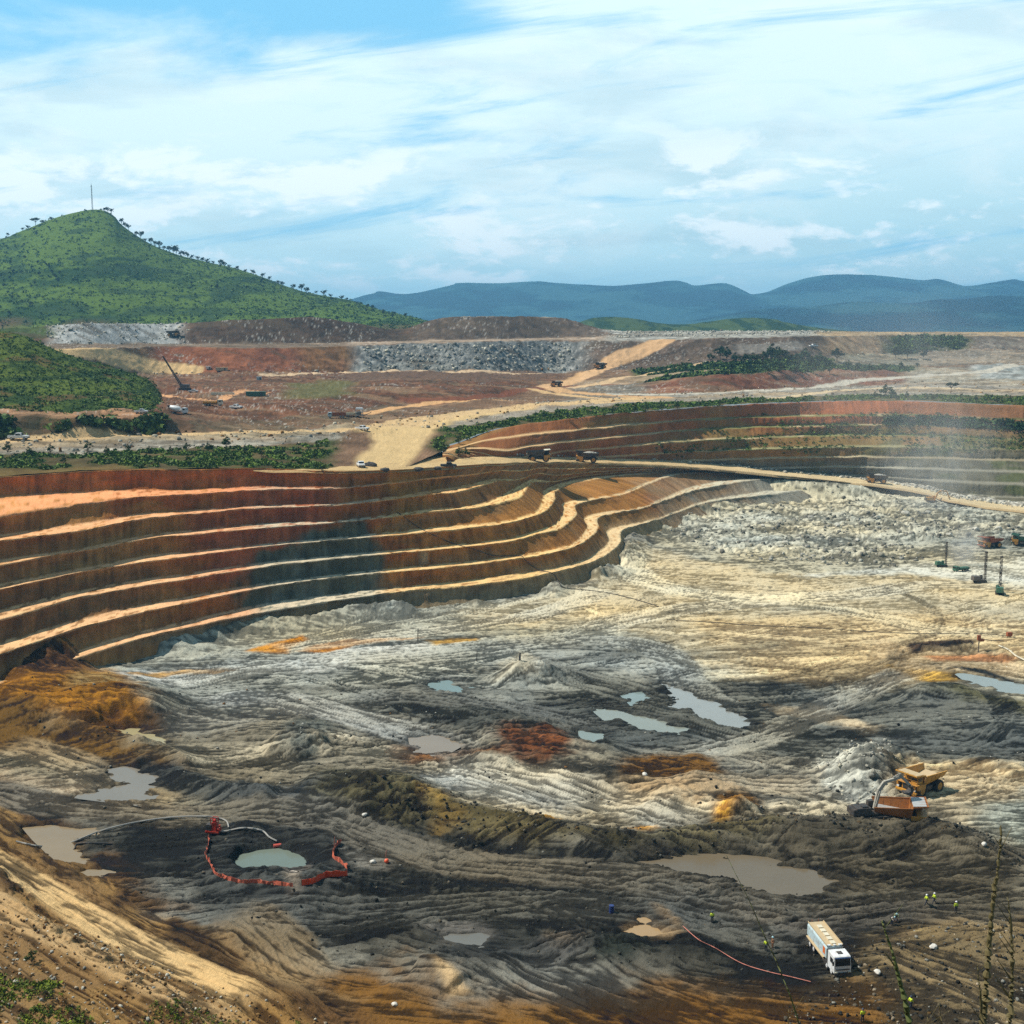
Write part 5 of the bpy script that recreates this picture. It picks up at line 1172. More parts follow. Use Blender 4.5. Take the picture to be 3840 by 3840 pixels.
def wheel(parent, x, y, r, w, rimmat, side=1):
    m = MB(); n = 20; prof = [(r*.62, -w/2), (r*.93, -w/2), (r, -w*.3), (r, w*.3), (r*.93, w/2), (r*.62, w/2)]
    vs = []; fs = []
    for i in range(n):
        a = 2*math.pi*i/n
        for q in prof: vs.append((x+q[0]*math.cos(a), y+q[1], r+q[0]*math.sin(a)))
    k_ = len(prof)
    for i in range(n):
        for j in range(k_): fs.append((i*k_+j, i*k_+(j+1) % k_, ((i+1) % n)*k_+(j+1) % k_, ((i+1) % n)*k_+j))
    m._a(vs, fs); o = m.build('wheel', BLK_, parent)
    h = MB(); h.cyl((x, y-w*.42, r), (x, y+w*.42, r), r*.63, n=16); h.cyl((x, y+side*w*.42, r), (x, y+side*w*.5, r), r*.25, n=10); h.build('rim', rimmat, o)
    return o
def make_haul_truck(label, body=YEL, inner=SND, load=False, group=None):
    t = empty('haul_truck', label, 'haul truck', group)
    m = MB(); m.box((0, 1.0, 1.7), (9.0, .5, .8)); m.box((0, -1.0, 1.7), (9.0, .5, .8)); m.box((-2.9, 0, 1.4), (1.2, 3.0, .9)); m.box((3.0, 0, 1.4), (.8, 4.0, .6)); m.box((.4, 2.1, 1.6), (2.0, 1.1, 1.0)); m.box((.4, -2.1, 1.6), (1.6, 1.0, 1.0)); m.build('chassis', DRK, t, .05)
    for y in (2.35, -2.35): wheel(t, 2.9, y, 1.38, .85, YDK, 1 if y > 0 else -1)
    for y in (2.75, 1.75, -1.75, -2.75): wheel(t, -2.7, y, 1.38, .80, YDK, 1 if y > 0 else -1)
    m = MB(); m.box((4.0, 0, 2.2), (1.5, 2.6, 1.5)); m.box((4.2, 0, 2.95), (2.0, 5.6, .14)); m.box((3.3, 2.55, 2.35), (2.6, .5, 1.1)); m.box((3.3, -2.55, 2.35), (2.6, .5, 1.1))
    for y in (2.75, 1.4, -2.75): m.bar((5.15, y, 3.0), (5.15, y, 4.0), .06)
    m.bar((5.15, 2.75, 4.0), (5.15, -2.75, 4.0), .06); m.bar((5.15, 2.75, 3.5), (5.15, -2.75, 3.5), .05); m.bar((5.15, 2.75, 4.0), (3.2, 2.75, 4.0), .06); m.build('front_deck', YDK, t, .03)
    m = MB(); m.box((4.82, 0, 2.15), (.12, 2.0, 1.2)); 
    for i in range(6): m.box((4.9, 0, 1.7+i*.18), (.05, 1.9, .06))
    m.build('grille', DRK, t)
    m = MB(); m.box((4.95, 0, 1.15), (.5, 5.2, .5)); m.build('bumper', body, t, .05)
    for y in (2.1, -2.1):
        m = MB(); m.box((5.02, y, 1.75), (.16, .55, .35)); m.build('headlight', WHT_, t)
    m = MB()
    for y in (1.75, 2.25): m.bar((5.3, y, .6), (5.0, y, 3.0), .07)
    for i in range(6): m.bar((5.27-.04*i, 1.75, .8+i*.4), (5.27-.04*i, 2.25, .8+i*.4), .06)
    m.build('ladder', YDK, t)
    m = MB(); m.box((3.55, 1.55, 3.75), (1.9, 1.7, 1.5), top=(.92, .95)); cab = m.build('cab', body, t, .06)
    m = MB(); m.box((4.5, 1.55, 3.95), (.06, 1.4, .75)); m.box((3.6, 2.42, 3.95), (1.3, .06, .75)); m.box((3.6, .68, 3.95), (1.3, .06, .75)); m.build('window', GLS, cab)
    # open tray: floor rises to the rear, side walls, head board and the canopy over the cab
    def plate(m, pts, th=.12):
        P = [Vector(p) for p in pts]; n_ = (P[1]-P[0]).cross(P[2]-P[0]).normalized()*th; k_ = len(P)
        m._a(P+[p-n_ for p in P], [list(range(k_)), list(range(k_, 2*k_))[::-1]]+[(i, k_+i, k_+(i+1) % k_, (i+1) % k_) for i in range(k_)])
    m = MB(); Wd = 2.9
    plate(m, [(2.0, -2.2, 2.35), (2.0, 2.2, 2.35), (-4.9, 2.4, 3.15), (-4.9, -2.4, 3.15)])
    for sgn_ in (1, -1):
        pts = [(2.0, 2.2*sgn_, 2.35), (2.3, Wd*sgn_, 4.55), (-5.1, Wd*sgn_, 4.25), (-4.9, 2.4*sgn_, 3.15)]
        plate(m, pts if sgn_ > 0 else pts[::-1])
        m.bar((2.3, (Wd+.05)*sgn_, 4.55), (-5.1, (Wd+.05)*sgn_, 4.25), .22, .22)
        for i in range(5):
            x = 1.4-i*1.45; m.bar((x, (2.3)*sgn_, 2.4+.11*i), (x, (Wd+.08)*sgn_, 4.4-.04*i), .16, .16)
    plate(m, [(2.0, 2.2, 2.35), (2.0, -2.2, 2.35), (2.3, -Wd, 4.7), (2.3, Wd, 4.7)])
    plate(m, [(2.3, Wd, 4.8), (2.3, -Wd, 4.8), (5.2, -Wd+.2, 5.05), (5.2, Wd-.2, 5.05)], .14)
    for y in (-Wd+.1, -1.4, 0, 1.4, Wd-.1): m.bar((2.3, y, 4.85), (5.2, y*.95, 5.1), .1, .16)
    m.bar((5.2, -Wd+.2, 5.08), (5.2, Wd-.2, 5.08), .16, .2)
    tray = m.build('dump_body', body, t)
    if load:
        m = MB(); m.ball((-1.2, 0, 3.8), 1.0, (3.2, 2.4, 1.1), .16, 5, 3); m.build('load', LDS, tray)
    else:
        m = MB(); plate(m, [(1.8, -2.1, 2.45), (1.8, 2.1, 2.45), (-4.8, 2.3, 3.22), (-4.8, -2.3, 3.22)], .03); plate(m, [(2.35, 2.5, 4.95), (2.35, -2.5, 4.95), (4.9, -2.4, 5.14), (4.9, 2.4, 5.14)], .03); m.build('worn_floor', inner, tray)
    return t
def stadium(x0, x1, z0, z1, n=8):
    r = (z1-z0)/2; zc = (z0+z1)/2; P = []
    for i in range(n+1): a = -math.pi/2+math.pi*i/n; P.append((x1-r+r*math.cos(a), zc+r*math.sin(a)))
    for i in range(n+1): a = math.pi/2+math.pi*i/n; P.append((x0+r+r*math.cos(a), zc+r*math.sin(a)))
    return P
def make_excavator(label, body=YEL, boomm=YEL, arm=((1.4, 2.6), (4.2, 6.0), (7.2, 5.0), (8.0, 1.6)), group=None, swing=0.0):
    t = empty('excavator', label, 'excavator', group)
    for y in (1.55, -1.55):
        m = MB(); m.prism(stadium(-2.6, 2.6, 0, 1.1), y-.35, y+.35)
        for i in range(18): m.box((-2.3+i*.27, y, 1.1), (.14, .74, .08)); m.box((-2.3+i*.27, y, .03), (.14, .74, .08))
        m.build('track', DRK, t)
    m = MB(); m.M = Matrix.Rotation(swing, 4, 'Z'); m.box((0, 0, .8), (2.2, 2.6, .5)); m.cyl((0, 0, 1.0), (0, 0, 1.35), .8); m.box((-.8, 0, 1.5), (4.6, 3.0, .35)); m.box((-1.4, -.1, 2.2), (3.0, 2.7, 1.1), top=(.95, .95)); m.box((-1.0, -.6, 2.85), (1.2, .9, .25)); m.cyl((-1.6, .7, 2.7), (-1.6, .7, 3.2), .1, n=8); house = m.build('house', body, t, .06)
    m = MB(); m.M = Matrix.Rotation(swing, 4, 'Z'); m.box((-3.1, 0, 1.95), (.9, 2.9, 1.2), top=(.85, .95)); m.build('counterweight', DRK, t, .1)
    m = MB(); m.M = Matrix.Rotation(swing, 4, 'Z'); m.box((1.0, 1.0, 2.45), (1.4, 1.0, 1.7), top=(.85, .95)); cab = m.build('cab', body, t, .05)
    m = MB(); m.M = Matrix.Rotation(swing, 4, 'Z'); m.box((1.68, 1.0, 2.65), (.06, .8, 1.0)); m.box((1.0, 1.5, 2.75), (1.0, .06, .8)); m.build('window', GLS, cab)
    a, b, c_, d = arm
    m = MB(); m.M = Matrix.Rotation(swing, 4, 'Z'); mid = ((a[0]+b[0])/2-.2, (a[1]+b[1])/2+.7)
    m.bar((a[0], 0, a[1]-.6), (mid[0], 0, mid[1]), .5, .7); m.bar((mid[0], 0, mid[1]), (b[0], 0, b[1]), .5, .7); m.bar((b[0], 0, b[1]), (c_[0], 0, c_[1]+.4), .45, .5)
    m.cyl((1.2, .35, 2.0), (mid[0], .35, mid[1]-.1), .14, n=8); m.cyl((1.2, -.35, 2.0), (mid[0], -.35, mid[1]-.1), .14, n=8); m.build('boom', boomm, t, .04)
    m = MB(); m.M = Matrix.Rotation(swing, 4, 'Z'); m.bar((c_[0]-.5, 0, c_[1]+.9), (d[0], 0, d[1]+.6), .4, .5); m.cyl(((b[0]+c_[0])/2, 0, (b[1]+c_[1])/2+.6), (c_[0]-.4, 0, c_[1]+1.0), .12, n=8); m.build('stick', boomm, t, .03)
    m = MB(); m.M = Matrix.Rotation(swing, 4, 'Z')
    prof = [(d[0]+.1, d[1]+.7), (d[0]+.5, d[1]-.1), (d[0]+.2, d[1]-.8), (d[0]-.6, d[1]-1.0), (d[0]-1.3, d[1]-.7), (d[0]-1.0, d[1]-.6), (d[0]-.5, d[1]-.7), (d[0]+.0, d[1]-.5), (d[0]+.2, d[1]-.1), (d[0]-.3, d[1]+.6)]
    m.prism(prof, -.8, .8)
    for y in (-.6, -.2, .2, .6): m.box((d[0]-1.3, y, d[1]-.7), (.4, .12, .12))
    m.build('bucket', DRK, t)
    return t
def make_drill(label, body=GRN_, h=11.5, group=None):
    t = empty('drill_rig', label, 'drill rig', group)
    for y in (1.1, -1.1):
        m = MB(); m.prism(stadium(-1.9, 1.9, 0, .9), y-.25, y+.25); m.build('track', DRK, t)
    m = MB(); m.box((-.6, 0, 1.15), (4.6, 2.2, .35)); m.box((-1.6, 0, 1.95), (2.4, 2.2, 1.3), top=(.95, .95)); m.cyl((-1.2, .5, 2.6), (-1.2, .5, 3.1), .1, n=8); m.build('engine_housing', body, t, .05)
    m = MB(); m.box((1.0, .75, 2.0), (1.1, .9, 1.5), top=(.85, .9)); cab = m.build('cab', body, t, .04)
    m = MB(); m.box((1.52, .75, 2.2), (.05, .7, .8)); m.box((1.0, 1.2, 2.2), (.8, .05, .7)); m.build('window', GLS, cab)
    m = MB(); x = 2.1
    for dx_ in (-.3, .3):
        for dy_ in (-.45, .25): m.bar((x+dx_, dy_, .3), (x+dx_, dy_, h), .13)
    for i in range(int(h/.8)):
        z = .4+i*.8; a = -.45 if i % 2 else .25
        m.bar((x-.3, a, z), (x-.3, -.2-a, z+.8), .08); m.bar((x+.3, a, z), (x+.3, -.2-a, z+.8), .08); m.bar((x-.3, -.45, z), (x+.3, -.45, z+.8), .07); m.bar((x-.3, -.45, z), (x-.3, .25, z), .07)
    m.box((x, -.1, h), (.8, .9, .4)); m.build('mast', DRK, t)
    m = MB(); m.cyl((x, -.1, .1), (x, -.1, h-1), .09, n=8); m.box((x, -.1, h*.55), (.5, .6, .8)); m.build('drill_string', STL, t)
    m = MB(); m.box((x, -.1, .45), (1.2, 1.3, .7)); m.build('dust_hood', DRK, t)
    return t
def make_water_truck():
    t = empty('water_truck', 'white tanker truck with dusty flat-topped tank and orange side panel in the dark mud', 'tanker truck')
    m = MB(); m.box((-.6, .45, .95), (9.0, .2, .3)); m.box((-.6, -.45, .95), (9.0, .2, .3)); m.box((1.2, 1.0, .8), (1.4, .5, .55)); m.box((1.2, -1.0, .8), (1.4, .5, .55)); m.build('chassis', DRK, t, .03)
    for x in (3.6, 2.0, -2.6, -4.0):
        for y in (1.05, -1.05): wheel(t, x, y, .54, .34 if x > 0 else .5, WHT_, 1 if y > 0 else -1)
    m = MB(); prof = [(-1.25, 1.45), (-1.25, 2.9), (-1.05, 3.25), (1.05, 3.25), (1.25, 2.9), (1.25, 1.45), (.9, 1.2), (-.9, 1.2)]
    m.prism(prof, -5.2, 1.9, 'x'); tank = m.build('tank', PBL, t, .05)
    m = MB(); m.box((-1.65, 0, 3.27), (6.9, 2.3, .05)); m.box((-1.65, 1.16, 3.36), (7.0, .08, .2)); m.box((-1.65, -1.16, 3.36), (7.0, .08, .2)); m.build('tank_top', SND, tank)
    for i in range(5):
        m = MB(); m.box((1.0-i*1.15, 0, 3.36), (.85, .72, .12)); m.build('hatch', CREAM, tank, .02)
    for y in (.85, 0, -.85):
        m = MB(); m.box((1.72, y, 3.34), (.3, .55 if y else .3, .1)); m.build('top_plate', WHT_, tank, .02)
    m = MB(); m.box((1.05, -1.262, 2.3), (.75, .03, 1.0)); m.build('side_panel', paint('orange_panel', (.70, .16, .03), .5), tank)
    m = MB(); m.box((1.92, 0, 2.25), (.03, 2.2, 1.5)); m.box((1.94, 0, 2.25), (.03, .05, 1.5)); m.build('front_plate', GRY_, tank)
    for y in (1.3, -1.3):
        m = MB(); m.box((-1.9, y, 1.28), (6.2, .36, .1)); m.bar((-5, y, 1.0), (1.2, y, 1.0), .06); m.build('walkway', SND, t, .02)
    m = MB(); m.cyl((-5.3, -.8, 1.6), (-5.3, .8, 1.6), .16, n=10); m.box((-5.35, 0, 2.4), (.25, .8, .8)); m.bar((-5.3, .5, 2.0), (-5.3, .5, 3.6), .06); m.bar((-5.3, -.5, 2.0), (-5.3, -.5, 3.6), .06); m.build('rear_pump', RST, t)
    m = MB(); prof = [(2.35, .65), (4.72, .65), (4.78, 1.7), (4.55, 2.95), (4.35, 3.08), (2.45, 3.12), (2.35, 2.9)]; m.prism(prof, -1.23, 1.23); cab = m.build('cab', WHT_, t, .06)
    m = MB(); m.M = Matrix.Translation((4.70, 0, 2.28)) @ Matrix.Rotation(R(-10.5), 4, 'Y'); m.box((0, 0, 0), (.06, 2.15, .95)); m.build('windscreen', GLS, cab)
    m = MB(); m.box((4.60, 0, 2.87), (.3, 2.3, .14)); m.build('sun_visor', paint('navy_visor', (.02, .05, .12), .4), cab, .02)
    for y in (1.24, -1.24):
        m = MB(); m.box((3.75, y, 2.2), (.95, .04, .75)); m.build('side_window', GLS, cab)
        m = MB(); m.box((4.72, y*1.14, 2.2), (.12, .2, .6)); m.bar((4.6, y, 2.55), (4.72, y*1.14, 2.5), .04); m.build('mirror', DRK, cab)
        m = MB(); m.box((4.85, y*.78, .85), (.1, .42, .22)); m.build('headlight', CREAM, cab)
    m = MB(); m.box((3.5, 0, 3.13), (.75, .75, .07)); m.build('roof_hatch', DRK, cab, .02)
    m = MB(); m.box((4.80, 0, 1.28), (.05, 2.0, .14)); m.build('grille', DRK, cab)
    m = MB(); m.box((4.82, 0, .62), (.3, 2.45, .45)); m.build('bumper', DRK, cab, .04)
    m = MB(); m.cyl((2.2, 1.0, 1.2), (2.2, 1.0, 3.3), .09, n=8); m.build('exhaust', STL, t)
    return t
def make_pickup(label, body=WHT_, group=None, cat='pickup'):
    t = empty('pickup_truck', label, cat, group)
    m = MB(); m.prism([(-2.6, .5), (2.6, .5), (2.65, .95), (2.5, 1.12), (1.3, 1.2), (-2.6, 1.2)], -.9, .9); b = m.build('body', body, t, .07)
    m = MB(); m.prism([(-.7, 1.18), (1.35, 1.18), (.75, 1.75), (.6, 1.8), (-.5, 1.8), (-.65, 1.72)], -.82, .82); cb = m.build('cab', body, t, .05)
    m = MB(); m.M = Matrix.Translation((1.07, 0, 1.48)) @ Matrix.Rotation(R(-46), 4, 'Y'); m.box((0, 0, 0), (.04, 1.4, .6)); m.build('windscreen', GLS, cb)
    for y in (.83, -.83):
        m = MB(); m.box((.1, y, 1.5), (1.2, .03, .36)); m.build('side_window', GLS, cb)
        m = MB(); m.box((2.6, y*.8, .9), (.08, .35, .18)); m.build('headlight', CREAM, b)
    m = MB(); m.box((-1.7, 0, 1.21), (1.6, 1.5, .03)); m.build('load_bed', DRK, b)
    m = MB(); m.box((2.62, 0, .55), (.16, 1.75, .22)); m.build('bumper', DRK, b)
    for x in (1.7, -1.6):
        for y in (.8, -.8): wheel(t, x, y, .38, .25, GRY_, 1 if y > 0 else -1)
    return t
def make_truck(label, kind, body=WHT_, bed=YEL, group=None):
    t = empty(kind, label, {'mixer_truck': 'mixer truck', 'flatbed_truck': 'truck', 'tipper_truck': 'truck'}[kind], group)
    m = MB(); m.box((-.4, .4, .9), (8.0, .2, .3)); m.box((-.4, -.4, .9), (8.0, .2, .3)); m.build('chassis', DRK, t)
    for x in (3.0, -1.9, -3.2):
        for y in (1.0, -1.0): wheel(t, x, y, .52, .35, GRY_, 1 if y > 0 else -1)
    m = MB(); m.prism([(2.1, .7), (4.0, .7), (4.05, 1.7), (3.85, 2.7), (2.15, 2.75)], -1.2, 1.2); cab = m.build('cab', body, t, .06)
    m = MB(); m.M = Matrix.Translation((3.97, 0, 2.15)) @ Matrix.Rotation(R(-11), 4, 'Y'); m.box((0, 0, 0), (.06, 2.0, .8)); m.build('windscreen', GLS, cab)
    for y in (1.21, -1.21): m = MB(); m.box((3.1, y, 2.1), (1.0, .04, .6)); m.build('side_window', GLS, cab)
    if kind == 'mixer_truck':
        m = MB(); n = 16; pr = [(1.5, .55, 2.0), (.6, 1.15, 2.1), (-1.2, 1.3, 2.4), (-3.2, .8, 2.9), (-3.8, .45, 3.1)]
        rings = []
        for x, r, z in pr: rings += [(x, r*math.cos(2*math.pi*i/n), z+r*math.sin(2*math.pi*i/n)) for i in range(n)]
        fs = [(j*n+i, j*n+(i+1) % n, (j+1)*n+(i+1) % n, (j+1)*n+i) for j in range(4) for i in range(n)]+[list(range(n)), [4*n+i for i in range(n)]]
        m._a(rings, fs); m.build('drum', WHT_, t, smooth=True)
        m = MB(); m.box((-3.9, 0, 3.3), (.8, 1.0, .8), top=(1.3, 1.3)); m.bar((-3.9, .4, 1.2), (-3.9, .4, 3.0), .1); m.bar((-3.9, -.4, 1.2), (-3.9, -.4, 3.0), .1); m.build('hopper', DRK, t)
    else:
        m = MB()
        if kind == 'tipper_truck': m.prism([(-1.0, 1.2), (-1.25, 2.6), (-1.15, 2.6), (-.9, 1.3), (.9, 1.3), (1.15, 2.6), (1.25, 2.6), (1.0, 1.2)], -4.4, 1.8, 'x'); m.box((1.85, 0, 2.0), (.12, 2.5, 1.6)); m.box((-4.4, 0, 1.8), (.1, 2.4, 1.2))
        else: m.box((-1.3, 0, 1.3), (6.4, 2.5, .25)); m.box((-1.3, 0, 1.75), (5.8, 2.2, .7)); m.box((1.85, 0, 2.0), (.1, 2.4, 1.4))
        m.build('tray', bed, t, .03)
    return t

# ---- haul trucks
HW = 'haul trucks at work in the mine'
ht = make_haul_truck('large yellow haul truck with empty open tray, parked beside the pale rock heap', group=HW)
place(ht, ground(3450, 2965), R(216), .86)
h2 = make_haul_truck('rusty orange haul truck half hidden behind the dark bank, being loaded by the excavator', paint('dark_orange_paint', (.34, .12, .022), .55, 0, .6, (.08, .05, .03)), GRY_, group=HW)
x_, y_ = (float(q) for q in unproj(3368, 3112, 0)); place(h2, Vector((x_, y_, drop(x_, y_, [floor])+.0)), R(-12), .86)
hd = make_haul_truck('dark haul truck with cream canopy panel, leftmost on the ramp road across the pit', DRK, CREAM, group=HW)
place(hd, ground(2020, 1735, [ramp, wallL])+Vector((0, 3.5, .1)), R(4), 1.0)
hl = make_haul_truck('dark haul truck heaped with grey rock, second on the ramp road across the pit', DRK, load=True, group=HW)
place(hl, ground(2205, 1738, [ramp, wallL])+Vector((0, 4, .1)), R(176), 1.0)
h3 = copy_tree(hl); relabel(h3, 'loaded dark haul truck low on the ramp road above the rubble slope'); place(h3, ground(3290, 1812, [ramp]), R(172), 1.0)
h4 = copy_tree(hl); relabel(h4, 'small distant haul truck on the sloping road up to the waste dump'); place(h4, ground(2250, 1382), R(200), 1.0)
h5 = copy_tree(hl); relabel(h5, 'distant haul truck at the foot of the sloping dump road'); place(h5, ground(2087, 1450), R(190), .8)
hr = make_haul_truck('rust-red haul truck standing by the rubble behind the drill rigs', RST, RST, group=HW)
place(hr, ground(3712, 2052), R(200), .86)
hg = make_haul_truck('dark green haul truck at the right edge behind the drill rigs', GRN_, DRK, load=True, group=HW)
place(hg, ground(3838, 2045), R(150), .86)
h6 = copy_tree(hd); relabel(h6, 'tiny haul truck at the right end of the grey dump below the big hill'); place(h6, ground(650, 1262), R(0), 1.0)
# ---- excavators
ex = make_excavator('excavator with pale raised boom reaching over the dark bank to load a truck', DRK, LDS, ((1.4, 2.6), (3.2, 7.0), (6.6, 7.4), (8.4, 5.4)))
x_, y_ = (float(q) for q in unproj(3250, 3118, 0)); place(ex, Vector((x_, y_, drop(x_, y_, [floor])+.0)), R(12), .92)
ex2 = make_excavator('small orange excavator with arched arm on top of the pale rubble slope', YEL, YEL, ((1.4, 2.6), (4.2, 6.0), (7.2, 5.0), (8.2, 1.8)))
place(ex2, ground(3495, 1885), R(-5), 1.0)
# ---- drills
dr = make_drill('green drill rig raising white dust, leftmost of the rigs on the pale floor'); place(dr, ground(3530, 2125), R(10), .78)
d2 = make_drill('long brown and grey drill rig with tall mast, middle of the rigs', STL); place(d2, ground(3672, 2185), R(8), .92)
d3 = make_drill('dark green drill rig with tall mast, nearest of the rigs', GRN_, 12.0); place(d3, ground(3748, 2228), R(70), 1.0)
sv = make_truck('small green service truck in the dust beside the leftmost drill rig', 'flatbed_truck', GRN_, GRN_); place(sv, ground(3603, 2143), R(200), .75)
# ---- tanker
wt = make_water_truck(); place(wt, ground(3108, 3602, [floor]), R(-82), .95)
# ---- vehicles on the far rim and in the works beyond
WV = 'small white vehicles'
pk = make_pickup('white car facing the viewer on the wide tan road at the pit rim'); place(pk, ground(1353, 1752, [ramp, plateau]), R(-75), 1.15)
def pcopy(src, label, px, py, rz, s=1.0, group=None, objs=None):
    o = copy_tree(src); relabel(o, label, group); place(o, ground(px, py, objs), rz, s); return o
pcopy(pk, 'white pickup on the narrow road at the top of the tan junction', 1358, 1614, R(-30), 1.2)
pcopy(pk, 'white pickup beside the red road left of the mixer truck', 530, 1550, R(5), 1.0)
pcopy(pk, 'white pickup in the works area right of the orange truck', 885, 1533, R(-25), 1.2)
pcopy(pk, 'pale van at the far left of the road above the green strip', 70, 1649, R(3), 1.4)
pcopy(pk, 'white vehicle at the foot of the grey slope behind the tree line', 3050, 1302, R(20), 1.5)
pcopy(pk, 'white vehicle in the works area left of the long pale plank stack', 725, 1472, R(0), 1.0)
dk = make_pickup('dark pickup parked last in the row of dark heaps on the pit rim', DRK); place(dk, ground(1682, 1754, [ramp, plateau]), R(5), 1.1)
mx = make_truck('white concrete mixer truck at the end of the red road below the hill', 'mixer_truck'); place(mx, ground(668, 1553), R(-10), 1.0)
ft = make_truck('long orange truck with pale cab in the earthworks', 'flatbed_truck', CREAM, YEL); place(ft, ground(800, 1522), R(0), 1.05)
tt = make_truck('truck with pale green cab, left of the machines beside the tan road', 'tipper_truck', PBL, RST); place(tt, ground(1262, 1567), R(185), .95)
t2 = make_truck('tan tipper truck between the green-cabbed truck and the grey machine', 'tipper_truck', CREAM, CREAM); place(t2, ground(1318, 1562), R(10), .75)
cr_ = empty('crushing_plant', 'grey frame machine with top hood beside the tan road beyond the pit', 'machine')
m = MB()
for x in (-2, 2):
    for y in (-1.2, 1.2): m.bar((x, y, 0), (x, y, 5), .3)
for z in (1.6, 3.2, 5): m.bar((-2, -1.2, z), (2, -1.2, z), .25); m.bar((-2, 1.2, z), (2, 1.2, z), .25)
m.build('frame', GRY_, cr_)
m = MB(); m.box((0, 0, 5.5), (4.6, 3, 1.0), top=(.8, .8)); m.build('hood', WHT_, cr_); m = MB(); m.box((0, 0, 2.5), (2.4, 1.8, 2.4)); m.build('housing', STL, cr_)
m = MB(); m.bar((2, 0, 1.2), (7, 0, 3.2), .8, .3); m.build('conveyor', DRK, cr_)
place(cr_, ground(1348, 1567), R(5), .8)
# crane with long leaning lattice boom
cn = empty('crawler_crane', 'crawler crane with long dark lattice boom leaning left in the works area', 'crane')
for y in (1.6, -1.6): m = MB(); m.prism(stadium(-3, 3, 0, 1.1), y-.4, y+.4); m.build('track', DRK, cn)
m = MB(); m.box((0, 0, 2.2), (5, 3, 1.8)); m.box((-2.2, 1.0, 2.4), (1.4, 1.0, 1.8)); m.build('house', STL, cn, .05)
m = MB(); b0, b1 = Vector((-2.0, 0, 2.4)), Vector((-11.5, 0, 18.5)); q = (b1-b0).normalized(); nrm_ = Vector((q.z, 0, -q.x))
for dy_ in (-.5, .5):
    for dn_ in (-.5, .5): m.bar(b0+Vector((0, dy_, 0))+nrm_*dn_, b1+Vector((0, dy_*.4, 0))+nrm_*dn_*.4, .22)
for i in range(16):
    a = b0.lerp(b1, i/16); b = b0.lerp(b1, (i+1)/16); s__ = 1-.6*i/16
    m.bar(a+nrm_*.5*s__, b-nrm_*.5*s__, .14); m.bar(a+Vector((0, .5*s__, 0)), b-Vector((0, .5*s__, 0)), .14)
m.build('boom', DRK, cn); place(cn, ground(694, 1462), 0, 1.0)
# mast on the hill
am = empty('radio_mast', 'tall thin grey lattice mast on the very top of the green hill', 'radio mast')
m = MB(); hh = 40
for a in range(3):
    an = 2*math.pi*a/3; m.bar((1.1*math.cos(an), 1.1*math.sin(an), -2), (.45*math.cos(an), .45*math.sin(an), hh), .34)
for i in range(20):
    z = i*hh/20; r0 = 1.1-.65*i/20
    for a in range(3): an = 2*math.pi*a/3; bn = an+2*math.pi/3; m.bar((r0*math.cos(an), r0*math.sin(an), z), (r0*math.cos(bn), r0*math.sin(bn), z+hh/20), .16)
m.build('tower', GRY_, am)
m = MB(); m.cyl((0, -1, hh-3), (0, -1.4, hh-3), .8); m.cyl((.8, -.6, hh-7), (1.0, -.9, hh-7), .6); m.build('dish_antenna', WHT_, am)
m = MB(); m.bar((0, 0, hh), (0, 0, hh+3), .2); m.build('top_rod', STL, am)
place(am, ground(347, 790, [hillB]), 0, .97)
# ================================================================== SCRUB, GRASS AND STONES (nobody could count them)
NR = np.random.default_rng(5)
def foliage(name, cen, rad, nleaf, base, kind='stuff', label=None, leaf=.5, flat=.7, parent=None, seed=1, vary=.35):
    rg = np.random.default_rng(seed); n = len(cen); N = n*nleaf
    c_ = np.repeat(cen, nleaf, 0); r = np.repeat(rad, nleaf)
    d = rg.normal(size=(N, 3)); d /= np.linalg.norm(d, axis=1, keepdims=True); d[:, 2] = np.abs(d[:, 2])*flat
    rr = rg.random(N)**.45
    p = c_+d*(r*rr)[:, None]
    a = rg.normal(size=(N, 3)); a /= np.linalg.norm(a, axis=1, keepdims=True)
    b = np.cross(a, d+rg.normal(size=(N, 3))*.6); b /= np.linalg.norm(b, axis=1, keepdims=True)
    s = (r*leaf*(.6+.8*rg.random(N)))[:, None]*.5
    V = np.stack([p-a*s-b*s*.7, p+a*s-b*s*.5, p+a*s*.8+b*s*.8, p-a*s*.7+b*s], 1).reshape(-1, 3)
    Q = np.arange(N*4).reshape(-1, 4)
    br = (1-vary+2*vary*np.repeat(rg.random(n), nleaf))*(.75+.5*rg.random(N))
    col = np.repeat(np.repeat(base, nleaf, 0)*br[:, None], 4, 0)
    o = mesh_np(name, V, Q, M_LEAF, parent=parent, col=col)
    if kind: tag(o, label, None, None, kind)
    return o
def pick(G, mask, n, seed):
    rg = np.random.default_rng(seed); idx = np.flatnonzero(mask.ravel())
    w = (G[..., 1].ravel()[idx])**1.0
    k_ = rg.choice(idx, min(n, len(idx)), replace=False); P = G.reshape(-1, 3)[k_].copy(); P[:, :2] += rg.normal(size=(len(P), 2))*.8
    return P
PG = np.stack([GX, GY, GZ], -1)
gmask = (CLp[..., 1] > CLp[..., 0]*1.18) & (GT < 6.3) & (GT > .02)
lim2 = np.where(ap < -0.056, np.interp(ap, rimL[:, 0]/rimL[:, 1], rimL[:, 1]), np.interp(ap, RIMV[0], RIMV[1], left=0))
gmask &= (GY > lim2[None]+1.5)
def gcol(n, seed, a=(.035, .065, .018), b=(.10, .155, .03)):
    t = np.random.default_rng(seed).random(n)[:, None]; return np.array(a)*(1-t)+np.array(b)*t
P = pick(PG, gmask & (GT < 2), 7000, 1); foliage('scrub', P, .35+1.5*NR.random(len(P))**2, 16, gcol(len(P), 2, (.05, .085, .02), (.14, .20, .04)), seed=2)
